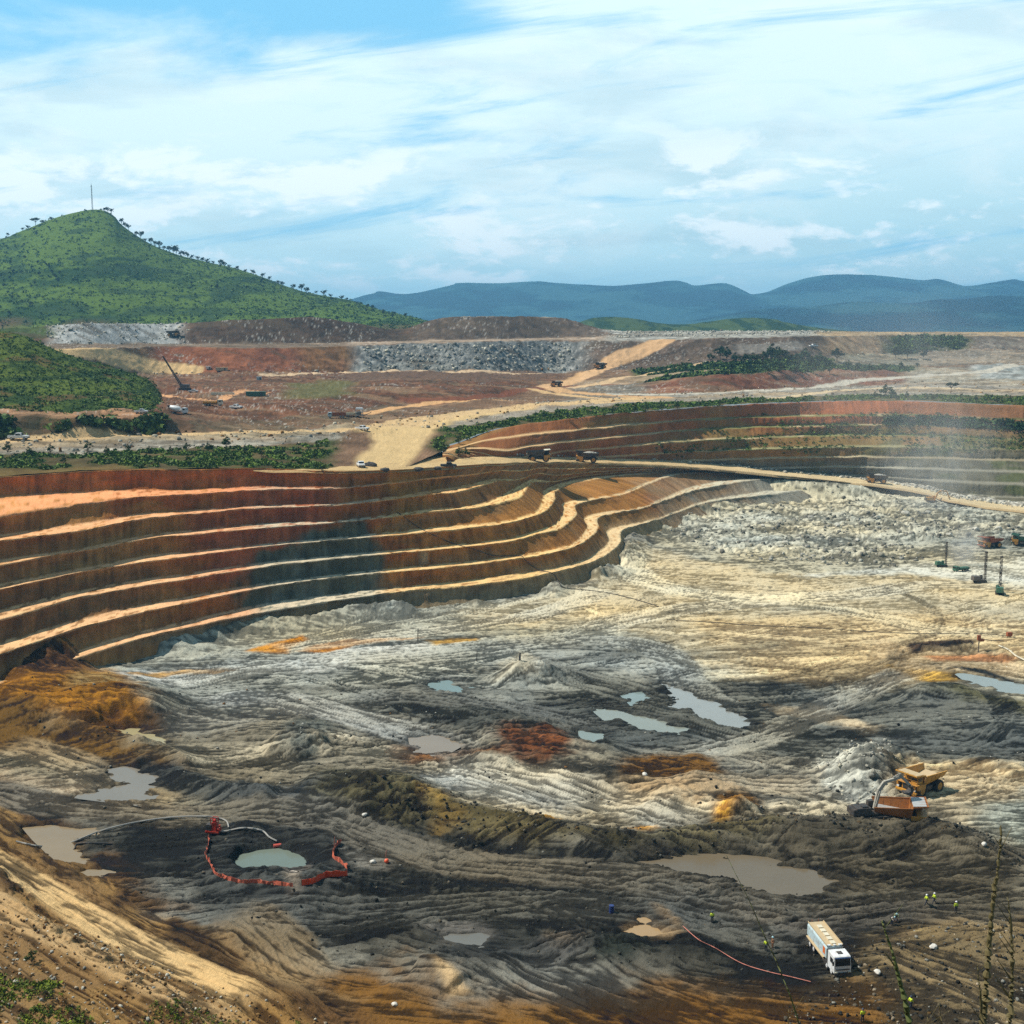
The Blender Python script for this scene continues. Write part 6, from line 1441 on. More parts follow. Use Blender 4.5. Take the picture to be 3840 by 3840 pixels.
P = pick(PG, gmask & (GT > 2), 3500, 3); foliage('scrub', P, 1.2+2.4*NR.random(len(P)), 16, gcol(len(P), 4, (.03, .058, .018), (.10, .15, .035)), seed=5)
hm_ = (fbm(GB[..., 0]/70, GB[..., 2]/22, 4, 990) > .42) & (GB[..., 2] > 78)
P = pick(GB, (GB[..., 2] > 76), 16000, 6); foliage('scrub', P, 1.0+3.0*NR.random(len(P))**3, 9, gcol(len(P), 7, (.040, .080, .022), (.12, .18, .04)), seed=8)
P = pick(GS, GS[..., 2] > 51.5, 9000, 9); foliage('scrub', P, .4+1.2*NR.random(len(P))**3, 11, gcol(len(P), 10, (.035, .07, .018), (.12, .18, .035)), seed=11)
# scrub on the benches of the far wall
FW = wallR.data; vv = np.empty(len(FW.vertices)*3, np.float32); FW.vertices.foreach_get('co', vv); vv = vv.reshape(-1, 3)
mk = (vv[:, 2] > 20) & (vv[:, 2] < 40) & (vv[:, 0]/vv[:, 1] > .12) & (fbm(vv[:, 0]/22, vv[:, 2]/3.5, 3, 991) > .585)
ii = np.flatnonzero(mk); ii = NR.choice(ii, min(1500, len(ii)), replace=False)
foliage('scrub', vv[ii], .5+.9*NR.random(len(ii)), 12, gcol(len(ii), 12), seed=13)
mk = (vv[:, 2] > 33) & (vv[:, 2] < 37.5) & (vv[:, 0]/vv[:, 1] > .31); ii = np.flatnonzero(mk); ii = NR.choice(ii, min(900, len(ii)), replace=False)
foliage('scrub', vv[ii], 1.0+1.3*NR.random(len(ii)), 16, gcol(len(ii), 14, (.02, .045, .018), (.05, .09, .03)), seed=15)
# grass at lower left
def region_pts(pts, n, seed, zref=0.0, G=None):
    G = np.stack([XX, YY, H], -1) if G is None else G
    P = plan(pts, zref); xs = [p[0] for p in P]; ys = [p[1] for p in P]
    m = (G[..., 0] > min(xs)) & (G[..., 0] < max(xs)) & (G[..., 1] > min(ys)) & (G[..., 1] < max(ys))
    idx = np.flatnonzero(m.ravel()); Q = G.reshape(-1, 3)[idx]
    s = seginfo(P, Q[:, 0], Q[:, 1], closed=True) + (fbm(Q[:, 0]/5, Q[:, 1]/5, 3, seed)-.5)*6
    Q = Q[s < 0]; rg = np.random.default_rng(seed)
    if len(Q) == 0: return Q
    Q = Q[rg.integers(0, len(Q), n)].copy(); Q[:, :2] += rg.normal(size=(n, 2))*.35; return Q
for j, (pts, n, r_) in enumerate([([(-60, 3560), (150, 3560), (190, 3600), (150, 3640), (60, 3680), (250, 3690), (420, 3740), (560, 3780), (420, 3800), (200, 3770), (0, 3740), (-80, 3700)], 700, .30), ([(660, 3740), (800, 3740), (900, 3790), (760, 3810)], 260, .30), ([(70, 3560), (180, 3555), (190, 3620), (90, 3620)], 60, .5), ([(560, 3770), (1100, 3800), (1600, 3850), (1600, 3900), (500, 3900)], 500, .22), ([(1500, 3800), (3000, 3800), (3300, 3900), (1500, 3950)], 500, .2)]):
    P = region_pts(pts, n, 40+j, 9.0 if j < 3 else 3.0)
    if len(P): foliage('grass', P, r_*(.5+NR.random(len(P))), 12, gcol(len(P), 50+j, (.06, .09, .015), (.17, .20, .03)), seed=60+j, leaf=.55, flat=1.2)
# stones
def stones(name, P, size, cols, seed, parent=None):
    rg = np.random.default_rng(seed); n = len(P)
    base = np.array([(-1, -1, -.7), (1, -1, -.7), (1, 1, -.7), (-1, 1, -.7), (-.75, -.7, .75), (.7, -.75, .75), (.75, .7, .75), (-.7, .7, .75)])
    a = rg.random(n)*6.28; sc = size[:, None]*(.45+.75*rg.random((n, 3)))*.5
    v = base[None]*(1+.55*(rg.random((n, 8, 3))-.5))*sc[:, None]
    x = v[..., 0]*np.cos(a)[:, None]-v[..., 1]*np.sin(a)[:, None]; y = v[..., 0]*np.sin(a)[:, None]+v[..., 1]*np.cos(a)[:, None]
    V = np.stack([x, y, v[..., 2]+size[:, None]*.12], -1)+P[:, None]
    fq = np.array([(3, 2, 1, 0), (4, 5, 6, 7), (0, 1, 5, 4), (1, 2, 6, 5), (2, 3, 7, 6), (3, 0, 4, 7)])
    Q = (np.arange(n)[:, None, None]*8+fq[None]).reshape(-1, 4)
    cc = cols[rg.integers(0, len(cols), n)]*(.75+.5*rg.random((n, 1)))
    o = mesh_np(name, V.reshape(-1, 3), Q, M_EARTH, col=np.repeat(cc, 8, 0)); return tag(o, kind='stuff')
PALE = np.array([(.55, .53, .45), (.42, .41, .36), (.62, .58, .46), (.30, .29, .25)]); DARK = np.array([(.05, .05, .045), (.09, .085, .07), (.03, .03, .028), (.14, .12, .09)])
BRWN = np.array([(.20, .11, .05), (.30, .18, .08), (.12, .08, .04), (.40, .33, .24)])
P = region_pts([(2480, 1925), (2700, 1880), (2900, 1835), (3300, 1840), (3500, 1880), (3840, 1950), (4100, 1990), (4100, 2040), (3840, 2050), (3600, 2010), (3420, 2040), (3480, 2100), (3300, 2130), (3000, 2110), (2700, 2085), (2520, 2010)], 3600, 70); stones('rubble', P, .2+2.0*NR.random(len(P))**6, np.vstack([PALE*.75, PALE[1:]*.5]), 71)
P = region_pts([(3060, 2860), (3200, 2780), (3330, 2760), (3370, 2850), (3300, 3000), (3200, 3010), (3100, 2950)], 420, 72); stones('rubble', P, .15+.8*NR.random(len(P))**4, PALE*.9, 73)
P = region_pts([(1200, 3000), (1700, 3020), (2100, 3110), (2500, 3130), (2900, 3080), (3600, 3120), (3860, 3200), (3860, 3260), (3500, 3180), (2900, 3150), (2500, 3200), (2000, 3170), (1500, 3070)], 1500, 74); stones('clods', P, .10+.55*NR.random(len(P))**4, np.vstack([DARK, DARK, DARK, BRWN[2:3]]), 75)
P = region_pts([(3250, 3560), (3450, 3480), (3860, 3440), (3900, 3860), (2900, 3880), (3050, 3720)], 1800, 76); stones('clods', P, .08+.5*NR.random(len(P))**5, np.vstack([DARK, DARK, BRWN[2:], PALE[1:2]*.8, PALE[3:]]), 77)
P = region_pts([(0, 3000), (700, 3000), (2400, 3150), (3400, 3300), (3900, 3400), (3900, 3600), (2200, 3660), (1300, 3640), (600, 3420)], 1500, 78); stones('clods', P, .08+.4*NR.random(len(P))**4, np.vstack([DARK, DARK, DARK, PALE[3:]*.7]), 79)
P = region_pts([(0, 2650), (900, 2500), (1700, 2560), (2400, 2560), (3200, 2620), (3860, 2680), (3860, 2900), (2900, 3050), (1700, 2990), (700, 2990), (0, 2900)], 1500, 80); stones('clods', P, .10+.5*NR.random(len(P))**4, np.vstack([DARK, DARK, PALE[1:2], PALE[3:], BRWN[:1]]), 81)
P = region_pts([(-100, 3350), (500, 3500), (1000, 3720), (1500, 3800), (3300, 3780), (3400, 3900), (-100, 3900)], 3500, 82, 4.0); stones('clods', P, .08+.4*NR.random(len(P))**3, np.vstack([BRWN, BRWN, PALE[:2]]), 83)
m_ = (GT > 5.0) & (GT < 5.9) & (PX > 1370) & (PX < 2140); P = pick(PG, m_, 1500, 84); stones('rubble', P, .3+2.6*NR.random(len(P))**4, np.vstack([PALE*.9, PALE[3:]*.6]), 85)
m_ = (((GT > .9) & (GT < 2.2)) | ((GT > 4.9) & (GT < 5.1))) & (GY > lim2[None]+2); P = pick(PG, m_, 2600, 86); stones('rubble', P, .3+1.6*NR.random(len(P))**5, np.vstack([PALE*.8, BRWN]), 87)
m_ = (GT > 6.9) & (GT < 9.4) & (((PX > 190) & (PX < 720)) | (PX > 2280) & (PX < 3100)); P = pick(PG, m_, 1500, 88); stones('rubble', P, .6+1.6*NR.random(len(P))**2, PALE*.85, 89)
RG = ramp.data; rv = np.empty(len(RG.vertices)*3, np.float32); RG.vertices.foreach_get('co', rv); rv = rv.reshape(-1, nw, 3)
q_ = rv[int(len(rv)*.22):, int(nw*.6):int(nw*.78)].reshape(-1, 3); P = q_[NR.integers(0, len(q_), 1300)]+NR.normal(size=(1300, 3))*[1.5, 1.5, 0]; stones('rubble', P, .4+1.5*NR.random(len(P))**2, PALE, 90)

# ---- separate boulders
BO = [(3395,1930,2.6,'flat-topped pale boulder on the rubble slope left of the small excavator'),(3290,1945,2.0,'pale boulder on the rubble slope below the loaded truck on the ramp'),(3480,1925,1.8,'pale boulder directly below the small orange excavator'),(3560,2010,2.0,'pale boulder behind the mast of the leftmost drill rig'),(2945,2040,1.8,'pale boulder low on the left part of the rubble field'),(3140,1975,1.9,'pale boulder in the middle of the rubble field'),(3215,2030,1.7,'pale boulder near the lower edge of the rubble field, centre'),(3745,1985,2.0,'pale boulder in the broken rock just behind the rust-red haul truck'),(3660,1990,2.2,'large pale boulder in the broken rock left of the rust-red haul truck'),(2860,1975,1.7,'pale boulder high on the left part of the rubble field')]
bo0 = None
for i, (x, y, s_b, lb) in enumerate(BO):
    m = MB(); m.ball((0, 0, .25), .5, (1.2, .9, .75), .16, i, 2)
    b = m.build('boulder', paint('boulder_stone', (.58, .55, .46), .95, 0, .6, (.36, .33, .27))); 
    tag(b, lb or 'pale angular boulder among the grey rubble below the ramp road', 'boulder', 'boulders on the rubble slope'); place(b, ground(x, y, [floor]), rnd.random()*6, s_b*1.2)
for (x, y, s_b, lb) in [(1367, 3059, .9, 'white stone beside the brown bank above the mud track'), (2418, 2908, 1.0, 'white lump lying in the brown dug patch'), (3500, 3556, 1.0, 'pale flat rock in the stony ground right of the tanker truck'), (3290, 3650, .9, 'pale rock lying just right of the tanker cab'), (3690, 3170, .9, 'small pale stone on the dark bank at the right'), (1398, 3236, .9, 'round white stone beside the orange marker ball'), (1480, 3770, .7, 'white stone on the brown slope at the bottom')]:
    m = MB(); m.ball((0, 0, .25), .5, (1.2, .9, .7), .14, int(x), 2); b = m.build('boulder', paint('pale_stone', (.66, .63, .56), .9, 0, .4, (.4, .36, .3))); tag(b, lb, 'boulder'); place(b, ground(x, y, [floor]), rnd.random()*6, s_b)

# ================================================================== TREES AND SHRUBS
BARK = paint('bark', (.09, .065, .045), .9, 0, .4)
def make_tree(name, label, cat, group, kind='round', seed=1, base=(.03, .055, .02)):
    rg = np.random.default_rng(seed); rr = random.Random(seed); t = empty(name, label, cat, group)
    m = MB(); hgt = 10.0; fork = 4.5 if kind == 'umbrella' else (1.2 if kind == 'shrub' else 3.0); tips = []
    m.tube([(0, 0, -.5), (.1, 0, fork*.5), (0, .1, fork)], [.34, .27, .22], 8)
    for i in range(7):
        a = i*.9+rr.random(); L = {'umbrella': 4.2, 'round': 3.4, 'shrub': 3.8}[kind]*(.7+.5*rr.random()); up = {'umbrella': 3.8, 'round': 4.4, 'shrub': 4.5}[kind]*(.6+.5*rr.random())
        e = (L*math.cos(a), L*math.sin(a), fork+up); m.tube([(0, .1, fork), (e[0]*.45, e[1]*.45, fork+up*.6), e], [.18, .11, .04], 6); tips.append(e)
    m.tube([(0, .1, fork), (.2, 0, hgt*.85)], [.18, .05], 6); tips.append((.2, 0, hgt*.85))
    m.build('trunk', BARK, t)
    cen = []; rad = []
    for e in tips:
        for k_ in range(5):
            s_c = 1.5 if kind != 'umbrella' else 1.7
            cen.append((e[0]*(.55+.55*rr.random())+rr.gauss(0, .7), e[1]*(.55+.55*rr.random())+rr.gauss(0, .7), e[2]+rr.gauss(0, .35 if kind == 'umbrella' else 1.0))); rad.append(s_c*(.55+.6*rr.random()))
    cen = np.array(cen); rad = np.array(rad)
    fl = .45 if kind == 'umbrella' else .95
    col = gcol(len(cen), seed, tuple(.6*q for q in base), tuple(1.5*q for q in base))
    foliage('crown', cen, rad, 26, col, kind=None, leaf=.42, flat=fl, parent=t, seed=seed+5)
    return t
T_R = [make_tree('tree', 'dark round-crowned tree in the wood above the red slope', 'tree', 'trees above the red slope', 'round', s_) for s_ in (3, 4)]
def plant_tree(src, px, py, hpx, label=None, group=None, objs=None, used=set()):
    o = copy_tree(src) if id(src) in used else src; used.add(id(src))
    p = ground(px, py, objs); depth = p.y; s_ = hpx*depth/F/10.0
    place(o, p-Vector((0, 0, .1*s_)), rnd.random()*6.28, s_)
    if label: relabel(o, label, group)
    return o
for i, (x, y, h_) in enumerate([(2700,1352,62),(2725,1356,55),(2665,1360,40),(2755,1366,44),(2790,1372,52),(2820,1368,46),(2860,1372,62),(2892,1364,74),(2925,1370,70),(2958,1366,46),(2990,1376,58),(3015,1372,66),(3040,1378,48),(3072,1374,52),(3100,1380,40),(3180,1386,36),(3220,1388,34),(3260,1392,30),(2680,1390,34),(2740,1394,38),(2810,1396,36),(2870,1398,40),(2930,1396,42),(2985,1400,36),(3050,1400,34),(3110,1402,32),(2620,1386,26),(2570,1392,24),(3320,1385,26),(3380,1380,26),(3440,1380,24)]):
    plant_tree(T_R[i % 2], x, y+2, h_*.9)
T_S = make_tree('tree', 'lone dark tree standing before the tan dump, leftmost of four', 'tree', None, 'round', 8, (.022, .042, .02))
plant_tree(T_S, 3138, 1358, 50)
for x, y, h_, lb in [(3358, 1342, 40, 'dark lone tree before the tan dump, second of four from the left'), (3402, 1346, 40, 'dark lone tree before the tan dump, third of four'), (3462, 1350, 34, 'dark lone tree before the tan dump, rightmost of four')]:
    plant_tree(T_S, x, y, h_, lb)
T_U = make_tree('umbrella_tree', 'flat-crowned tree on the left shoulder of the green hill', 'tree', None, 'umbrella', 12, (.028, .045, .02))
plant_tree(T_U, 134, 850, 34, objs=[hillB])
plant_tree(T_U, 3566, 1476, 44, 'flat-crowned shrubby tree on the tan ground behind the right pit rim')
T_H = make_tree('tree', 'small dark tree on the skyline of the green hill', 'tree', 'trees on the green hill skyline', 'round', 14, (.02, .038, .018))
for (x, y, h_) in [(106,862,17),(85,868,15),(194,830,16),(158,843,18),(30,888,15),(392,795,16),(405,798,20),(418,803,20),(430,810,24),(440,820,24),(449,832,22),(456,842,22),(470,855,20),(482,862,20),(497,872,28),(512,886,18),(528,896,28),(545,908,14),(567,917,24),(582,926,22),(600,932,26),(615,940,18),(636,948,24),(650,953,32),(662,957,28),(676,962,18),(690,965,24),(704,970,22),(720,974,18),(742,980,20),(760,986,20),(776,992,22),(800,994,16),(828,1000,26),(842,1004,22),(860,1008,16),(890,1016,18),(920,1026,16),(950,1036,24),(985,1046,22),(1010,1054,18),(1045,1070,18),(1060,1076,20),(1100,1088,22),(1131,1096,30),(1150,1102,24),(1185,1106,16),(1214,1112,24),(1240,1118,16),(1281,1128,20),(1300,1130,14),(1340,1144,14),(1380,1156,16),(1398,1162,18),(1440,1174,14),(1480,1184,16),(1520,1192,18)]:
    plant_tree(T_H, x, y+1, h_*1.05, objs=[hillB])
T_F = make_tree('tree', 'small scattered tree on the face of the green hill', 'tree', 'trees scattered over the green hill', 'round', 17, (.018, .036, .016))
rg = random.Random(77); n_ = 0; used_f = False
while n_ < 90:
    x = rg.uniform(0, 1500); y = rg.uniform(800, 1215)
    if y < np.interp(x, [p[0] for p in BIG], [p[1] for p in BIG])+10: continue
    p = ground(x, y, [hillB])
    if fbm(np.array([p.x/120]), np.array([p.z/40]), 3, 995)[0] < .46: continue
    o = copy_tree(T_F) if used_f else T_F; used_f = True
    place(o, p, rg.random()*6.28, rg.uniform(.25, .6)); n_ += 1
SH = make_tree('shrub', 'leafy green shrub on the pit rim', 'shrub', 'shrubs along the pit rims', 'shrub', 21, (.045, .075, .02))
first = True
for (x, y, h_) in [(30,1700,40),(110,1712,36),(190,1700,34),(240,1740,30),(330,1692,38),(400,1705,30),(480,1690,24),(560,1700,26),(640,1702,28),(700,1690,30),(780,1696,36),(850,1682,44),(920,1700,30),(980,1712,28),(1060,1706,26),(1120,1700,24),(1180,1720,26),(1640,1690,34),(1665,1700,36),(1720,1665,28),(1720,1712,34),(1746,1716,36),(1860,1600,22),(1980,1580,26),(2040,1572,30),(2090,1566,34),(2130,1572,24),(2300,1548,26),(2380,1548,30),(2420,1545,34),(2480,1540,30),(2540,1535,30),(2620,1528,26),(2700,1520,22),(2780,1516,20),(3050,1505,20),(3280,1495,26),(3320,1490,48),(3345,1492,34),(3400,1495,24),(3500,1500,20),(3660,1506,24),(3740,1512,26)]:
    if first: o = SH; first = False
    else: o = copy_tree(SH)
    p = ground(x, y, [plateau, ramp, wallL, wallR]); place(o, p-Vector((0, 0, .1)), rnd.random()*6.28, h_*p.y/F/10.0)
o = copy_tree(SH); relabel(o, 'bright green bush at the lower left on the tan slope', None); del o['group']
p = ground(120, 3612, [floor]); place(o, p, 1.0, .17)

# ---- bare stems close to the camera
STM = paint('dry_stem', (.13, .10, .035), .8, 0, .6, (.05, .05, .02)); STG = paint('green_stem', (.10, .12, .03), .8, 0, .5, (.12, .07, .03))
def stem(name, label, pts, depth, w0, w1, mat, group=None, twigs=0, seed=0):
    rr = random.Random(seed); P = []
    Pf = smoothline([(a, b) for a, b in pts], 6)
    for x, y in Pf:
        X, Z = unproj_Y(x, y, depth); P.append(Vector((float(X), depth+rr.gauss(0, .006), float(Z))))
    d = (P[-1]-P[-2]).normalized(); gz = drop(P[-1].x, P[-1].y, [floor]); d.x *= .5
    while P[-1].z > gz-.1: P.append(P[-1]+d*.12)
    n = len(P); rs = [lerp(w0, w1, min(1, i/(n*.75)))*depth/F/2*(1+.16*rr.gauss(0, 1)) for i in range(n)]
    m = MB(); m.tube(P, rs, 8); o = tag(empty(name, label, 'plant stem', group)); m.build('stalk', mat, o)
    for k_ in range(twigs):
        i = rr.randint(2, min(n-2, len(Pf)-2)); b = P[i]; L = rr.uniform(.04, .12)
        m = MB(); m.tube([b, b+Vector((rr.choice((-1, 1))*L*.7, rr.gauss(0, .02), L))], [rs[i]*.45, .001], 5); m.build('twig', mat, o)
    return o
stem('bare_stem', 'thickest bare brown stem, rising tallest at the right edge', [(3755, 3100), (3750, 3170), (3741, 3260), (3730, 3340), (3720, 3430), (3711, 3520), (3704, 3610), (3697, 3700), (3690, 3780), (3686, 3850)], 5.6, 8, 32, STM, twigs=3, seed=1)
stem('bare_stem', 'upright bare stem right of the tallest stem at the right edge', [(3781, 3370), (3787, 3440), (3793, 3520), (3796, 3600), (3794, 3690), (3790, 3760), (3783, 3850)], 5.0, 6, 24, STM, twigs=6, seed=2)
stem('bare_stem', 'greenish bare stem leaning left in front of the tanker track', [(3308, 3455), (3322, 3500), (3343, 3560), (3358, 3620), (3374, 3680), (3392, 3750), (3412, 3850)], 5.2, 6, 22, STG, twigs=2, seed=3)
stem('bare_stem', 'short thin stem rising beside the foot of the tallest stem', [(3666, 3620), (3671, 3680), (3678, 3750), (3688, 3850)], 4.8, 4, 14, STM, twigs=2, seed=4)
stem('grass_stem', 'very thin long grass stem crossing the muddy pond and leaning left of the tanker', [(2724, 3205), (2765, 3290), (2806, 3370), (2850, 3470), (2880, 3540), (2905, 3590), (2935, 3665), (2965, 3740), (3000, 3850)], 4.2, 1.6, 6, STG, seed=5)
for (x0, y0, x1, lb) in [(2958, 3790, 2955, 'short grass stem at the bottom edge, right of centre'), (3478, 3790, 3474, 'short leafy stem at the bottom edge below the stony ground'), (3520, 3760, 3532, 'short brown stem at the bottom edge between the leaning and tallest stems')]:
    stem('grass_stem', lb, [(x0, y0), ((x0+x1)/2, y0+35), (x1, 3850)], 4.5, 2, 5, STM, twigs=2, seed=x0)

# ================================================================== SUMP, PUMP, HOSES, BARRIERS
def gtube(name, label, cat, pts, r, mat, lift=.15, objs=None, k_=6, group=None, arch=None):
    P = []
    Pf = smoothline([(a, b) for a, b in pts], k_)
    for i, (x, y) in enumerate(Pf):
        q = ground(x, y, objs or [floor, wallL], lift); P.append(q)
    if arch: n = len(P); P = [p+Vector((0, 0, arch*math.sin(math.pi*i/(n-1)))) for i, p in enumerate(P)]
    m = MB(); m.tube(P, r, 6); return tag(m.build(name, mat), label, cat, group)
gtube('hose', 'long grey hose looping from the red pump away to the left puddle', 'hose', [(858, 3108), (850, 3085), (820, 3072), (760, 3066), (640, 3070), (500, 3090), (380, 3120), (290, 3155), (235, 3172), (150, 3178), (60, 3160)], .13, HOS, .25)
gtube('hose', 'grey hose running from the red pump to the float in the sump', 'hose', [(800, 3128), (850, 3122), (900, 3112), (940, 3112), (985, 3122), (1010, 3145), (1038, 3160)], .14, HOS, .3)
gtube('hose', 'dark hose lying in the mud left of the red pump', 'hose', [(420, 3166), (300, 3165), (280, 3185), (270, 3200)], .12, BHO)
gtube('hose', 'long dark hose hanging down the golden bench wall onto the pit floor', 'hose', [(1490, 1922), (1571, 1980), (1675, 2031), (1778, 2062), (1856, 2086), (1950, 2086), (1967, 2100), (2014, 2136), (2071, 2152), (2097, 2188), (2123, 2206), (2262, 2222), (2366, 2245), (2469, 2276)], .12, BHO, .2)
gtube('pipe', 'long thin dark pipe across the cream floor to the brown pump stand', 'pipe', [(2500, 2325), (2700, 2338), (2840, 2348), (3050, 2356), (3250, 2370), (3450, 2378), (3660, 2378), (3790, 2388)], .09, BHO, .2)
gtube('rope', 'red and white rope barrier running down right from the ochre bank', 'rope', [(2560, 3478), (2620, 3530), (2680, 3560), (2780, 3618), (2880, 3650), (2960, 3668), (3040, 3688)], .05, paint('red_white_rope', (.62, .22, .16), .7), .25)
gtube('pipe', 'pale curved pipe over the dark heap at the right edge', 'pipe', [(3745, 2425), (3780, 2440), (3812, 2465), (3845, 2480)], .22, CREAM, .3)
pu = empty('pump', 'bright red diesel pump set on a skid at the left of the sump', 'pump')
m = MB(); m.box((0, 0, .3), (2.4, 1.1, .18)); m.box((0, .45, .15), (2.6, .15, .2)); m.box((0, -.45, .15), (2.6, .15, .2)); m.build('skid', RED, pu)
m = MB(); m.box((-.6, 0, .95), (1.1, .95, 1.1)); m.build('fuel_tank', DRK, pu, .04); m = MB(); m.box((.3, 0, 1.15), (1.0, .9, 1.5), top=(.8, .8)); m.box((.3, 0, 2.1), (.5, .5, .5)); m.build('engine', RED, pu, .05)
m = MB(); m.cyl((1.0, 0, .8), (1.4, 0, .8), .42); m.cyl((1.2, 0, .8), (1.2, 0, 1.5), .2); m.build('pump_casing', RED, pu)
m = MB()
for a, b in (((-.2, -.4, 1.6), (-.2, -.4, 2.7)), ((.8, -.4, 1.6), (.8, -.4, 2.7)), ((-.2, -.4, 2.7), (.8, -.4, 2.7)), ((-.2, .4, 1.6), (-.2, .4, 2.7)), ((.8, .4, 1.6), (.8, .4, 2.7)), ((-.2, .4, 2.7), (.8, .4, 2.7))): m.bar(a, b, .1)
m.build('lifting_frame', RED, pu); place(pu, ground(800, 3122, [floor]), R(-15), 1.0)
fl = empty('pump_float', 'small red float with intake pipe on the grey-green sump water', 'pump float')
m = MB(); m.cyl((-.7, .3, .25), (.7, .3, .25), .3); m.cyl((-.7, -.3, .25), (.7, -.3, .25), .3); m.build('pontoon', paint('faded_red', (.62, .10, .07), .5), fl); m = MB(); m.bar((-.9, 0, .5), (1.0, 0, .5), .14); m.cyl((.9, 0, -.2), (.9, 0, .7), .16); m.build('intake', DRK, fl)
x, y = unproj(1040, 3172, -.7); place(fl, Vector((float(x), float(y), -.75)), R(20), 1.0)
def barrier(name, label, runs, hgt, mat, seed=0):
    t = empty(name, label, 'barrier', 'orange mesh barriers round the sump'); rr = random.Random(seed)
    P = [ground(x, y, [floor]) for x, y in smoothline(runs, 5)]
    m = MB(); vs = []; fs = []; n = len(P)
    for i, p in enumerate(P):
        tp = p+Vector((rr.gauss(0, .12), rr.gauss(0, .12), hgt*(.85+.3*rr.random()))); bt = p+Vector((0, 0, -.05)); dn = Vector((.02, .03, 0))
        vs += [bt, tp, tp+dn, bt+dn]
    for i in range(n-1):
        a, b = i*4, i*4+4; fs += [(a, b, b+1, a+1), (a+1, b+1, b+2, a+2), (a+2, b+2, b+3, a+3)]
    m._a(vs, fs); m.build('mesh_panel', mat, t)
    for i in range(0, n, 6): m = MB(); m.cyl(P[i]-Vector((0, 0, .3)), P[i]+Vector((0, 0, hgt+.15)), .04, n=6); m.build('post', WOD, t)
    return t
barrier('mesh_barrier', 'faded orange mesh barrier curving round the left and front of the sump', [(783, 3142), (779, 3183), (772, 3214), (790, 3244), (803, 3275), (842, 3296), (903, 3312), (963, 3312), (1024, 3318), (1098, 3326)], .6, paint('faded_orange_mesh', (.62, .14, .075), .75, 0, .3, (.4, .12, .06)), 3)
barrier('mesh_barrier', 'bright orange-red mesh barrier stretched right of the gap before the sump', [(1131, 3322), (1177, 3313), (1224, 3291), (1303, 3286)], .95, ORG_, 4)
barrier('mesh_barrier', 'short faded orange barrier at the right bank of the sump', [(1303, 3262), (1281, 3240), (1246, 3214), (1259, 3178), (1277, 3162)], .75, paint('faded_orange_mesh', (.62, .14, .075)), 5)
def simple(name, label, cat, px, py, fn, mat, rz=0, s=1.0, objs=None, smooth=False):
    m = MB(); fn(m); o = m.build(name, mat, smooth=smooth); tag(o, label, cat); return place(o, ground(px, py, objs or [floor]), rz, s)
simple('marker_ball', 'round orange marker ball on the mud right of the sump', 'marker ball', 1450, 3236, lambda m: m.ball((0, 0, .35), .38, sub=3), paint('ball_orange', (.85, .12, .04), .4, 0, .1), smooth=True)
simple('barrel', 'dark blue barrel standing on mud left of the ochre pool', 'barrel', 2293, 3422, lambda m: (m.cyl((0, 0, 0), (0, 0, 1.1), .36, n=20), m.cyl((0, 0, .35), (0, 0, .4), .38, n=20), m.cyl((0, 0, .72), (0, 0, .77), .38, n=20), m.cyl((0, 0, 1.08), (0, 0, 1.13), .38, n=20)), BLU)
for px, py, h_, lb, w in [(1567, 2405, 3.6, 'thin dark stake standing by the orange streaks', .16), (1949, 2476, 1.9, 'short dark stake on top of the cone of grey spoil', .3), (1254, 3200, 2.8, 'thin pinkish stake at the right bank of the sump', .08), (1447, 3215, 1.2, 'short red stake above the marker ball', .08), (1788, 2480, 3.0, 'thin leaning stake on the grey floor left of the spoil cone', .13)]:
    simple('stake', lb, 'stake', px, py, lambda m, h_=h_, w=w: m.tube([(0, 0, -.3), (.03, 0, h_*.6), (.1, 0, h_)], [w, w*.9, w*.7], 6), DRK if 'dark' in lb or 'leaning' in lb else paint('pink_stake', (.45, .16, .11), .7))
ps = empty('pump_stand', 'brown pump box on a tall pipe post above the orange earth', 'pump stand')
m = MB(); m.cyl((0, 0, -.3), (.1, 0, 3.8), .16, n=10); m.build('post', STL, ps); m = MB(); m.box((0, 0, 4.4), (.9, .8, 1.6)); m.box((.9, 0, 3.7), (1.2, .6, .7)); m.build('pump_box', RST, ps, .04); m = MB(); m.cyl((1.4, 0, 3.8), (7.5, .5, 3.3), .12, n=8); m.build('outlet_pipe', DRK, ps)
place(ps, ground(3668, 2446, [floor]), 0, .9)
bx = empty('control_box', 'small brown box on legs at the right end of the long pipe', 'control box')
m = MB(); m.box((0, 0, 1.1), (1.5, .9, 1.1)); m.build('cabinet', RST, bx, .04)
for x in (-.55, .55): m = MB(); m.bar((x, 0, 0), (x, 0, .7), .1); m.build('leg', DRK, bx)
place(bx, ground(3784, 2392, [floor]), R(10), 1.0)
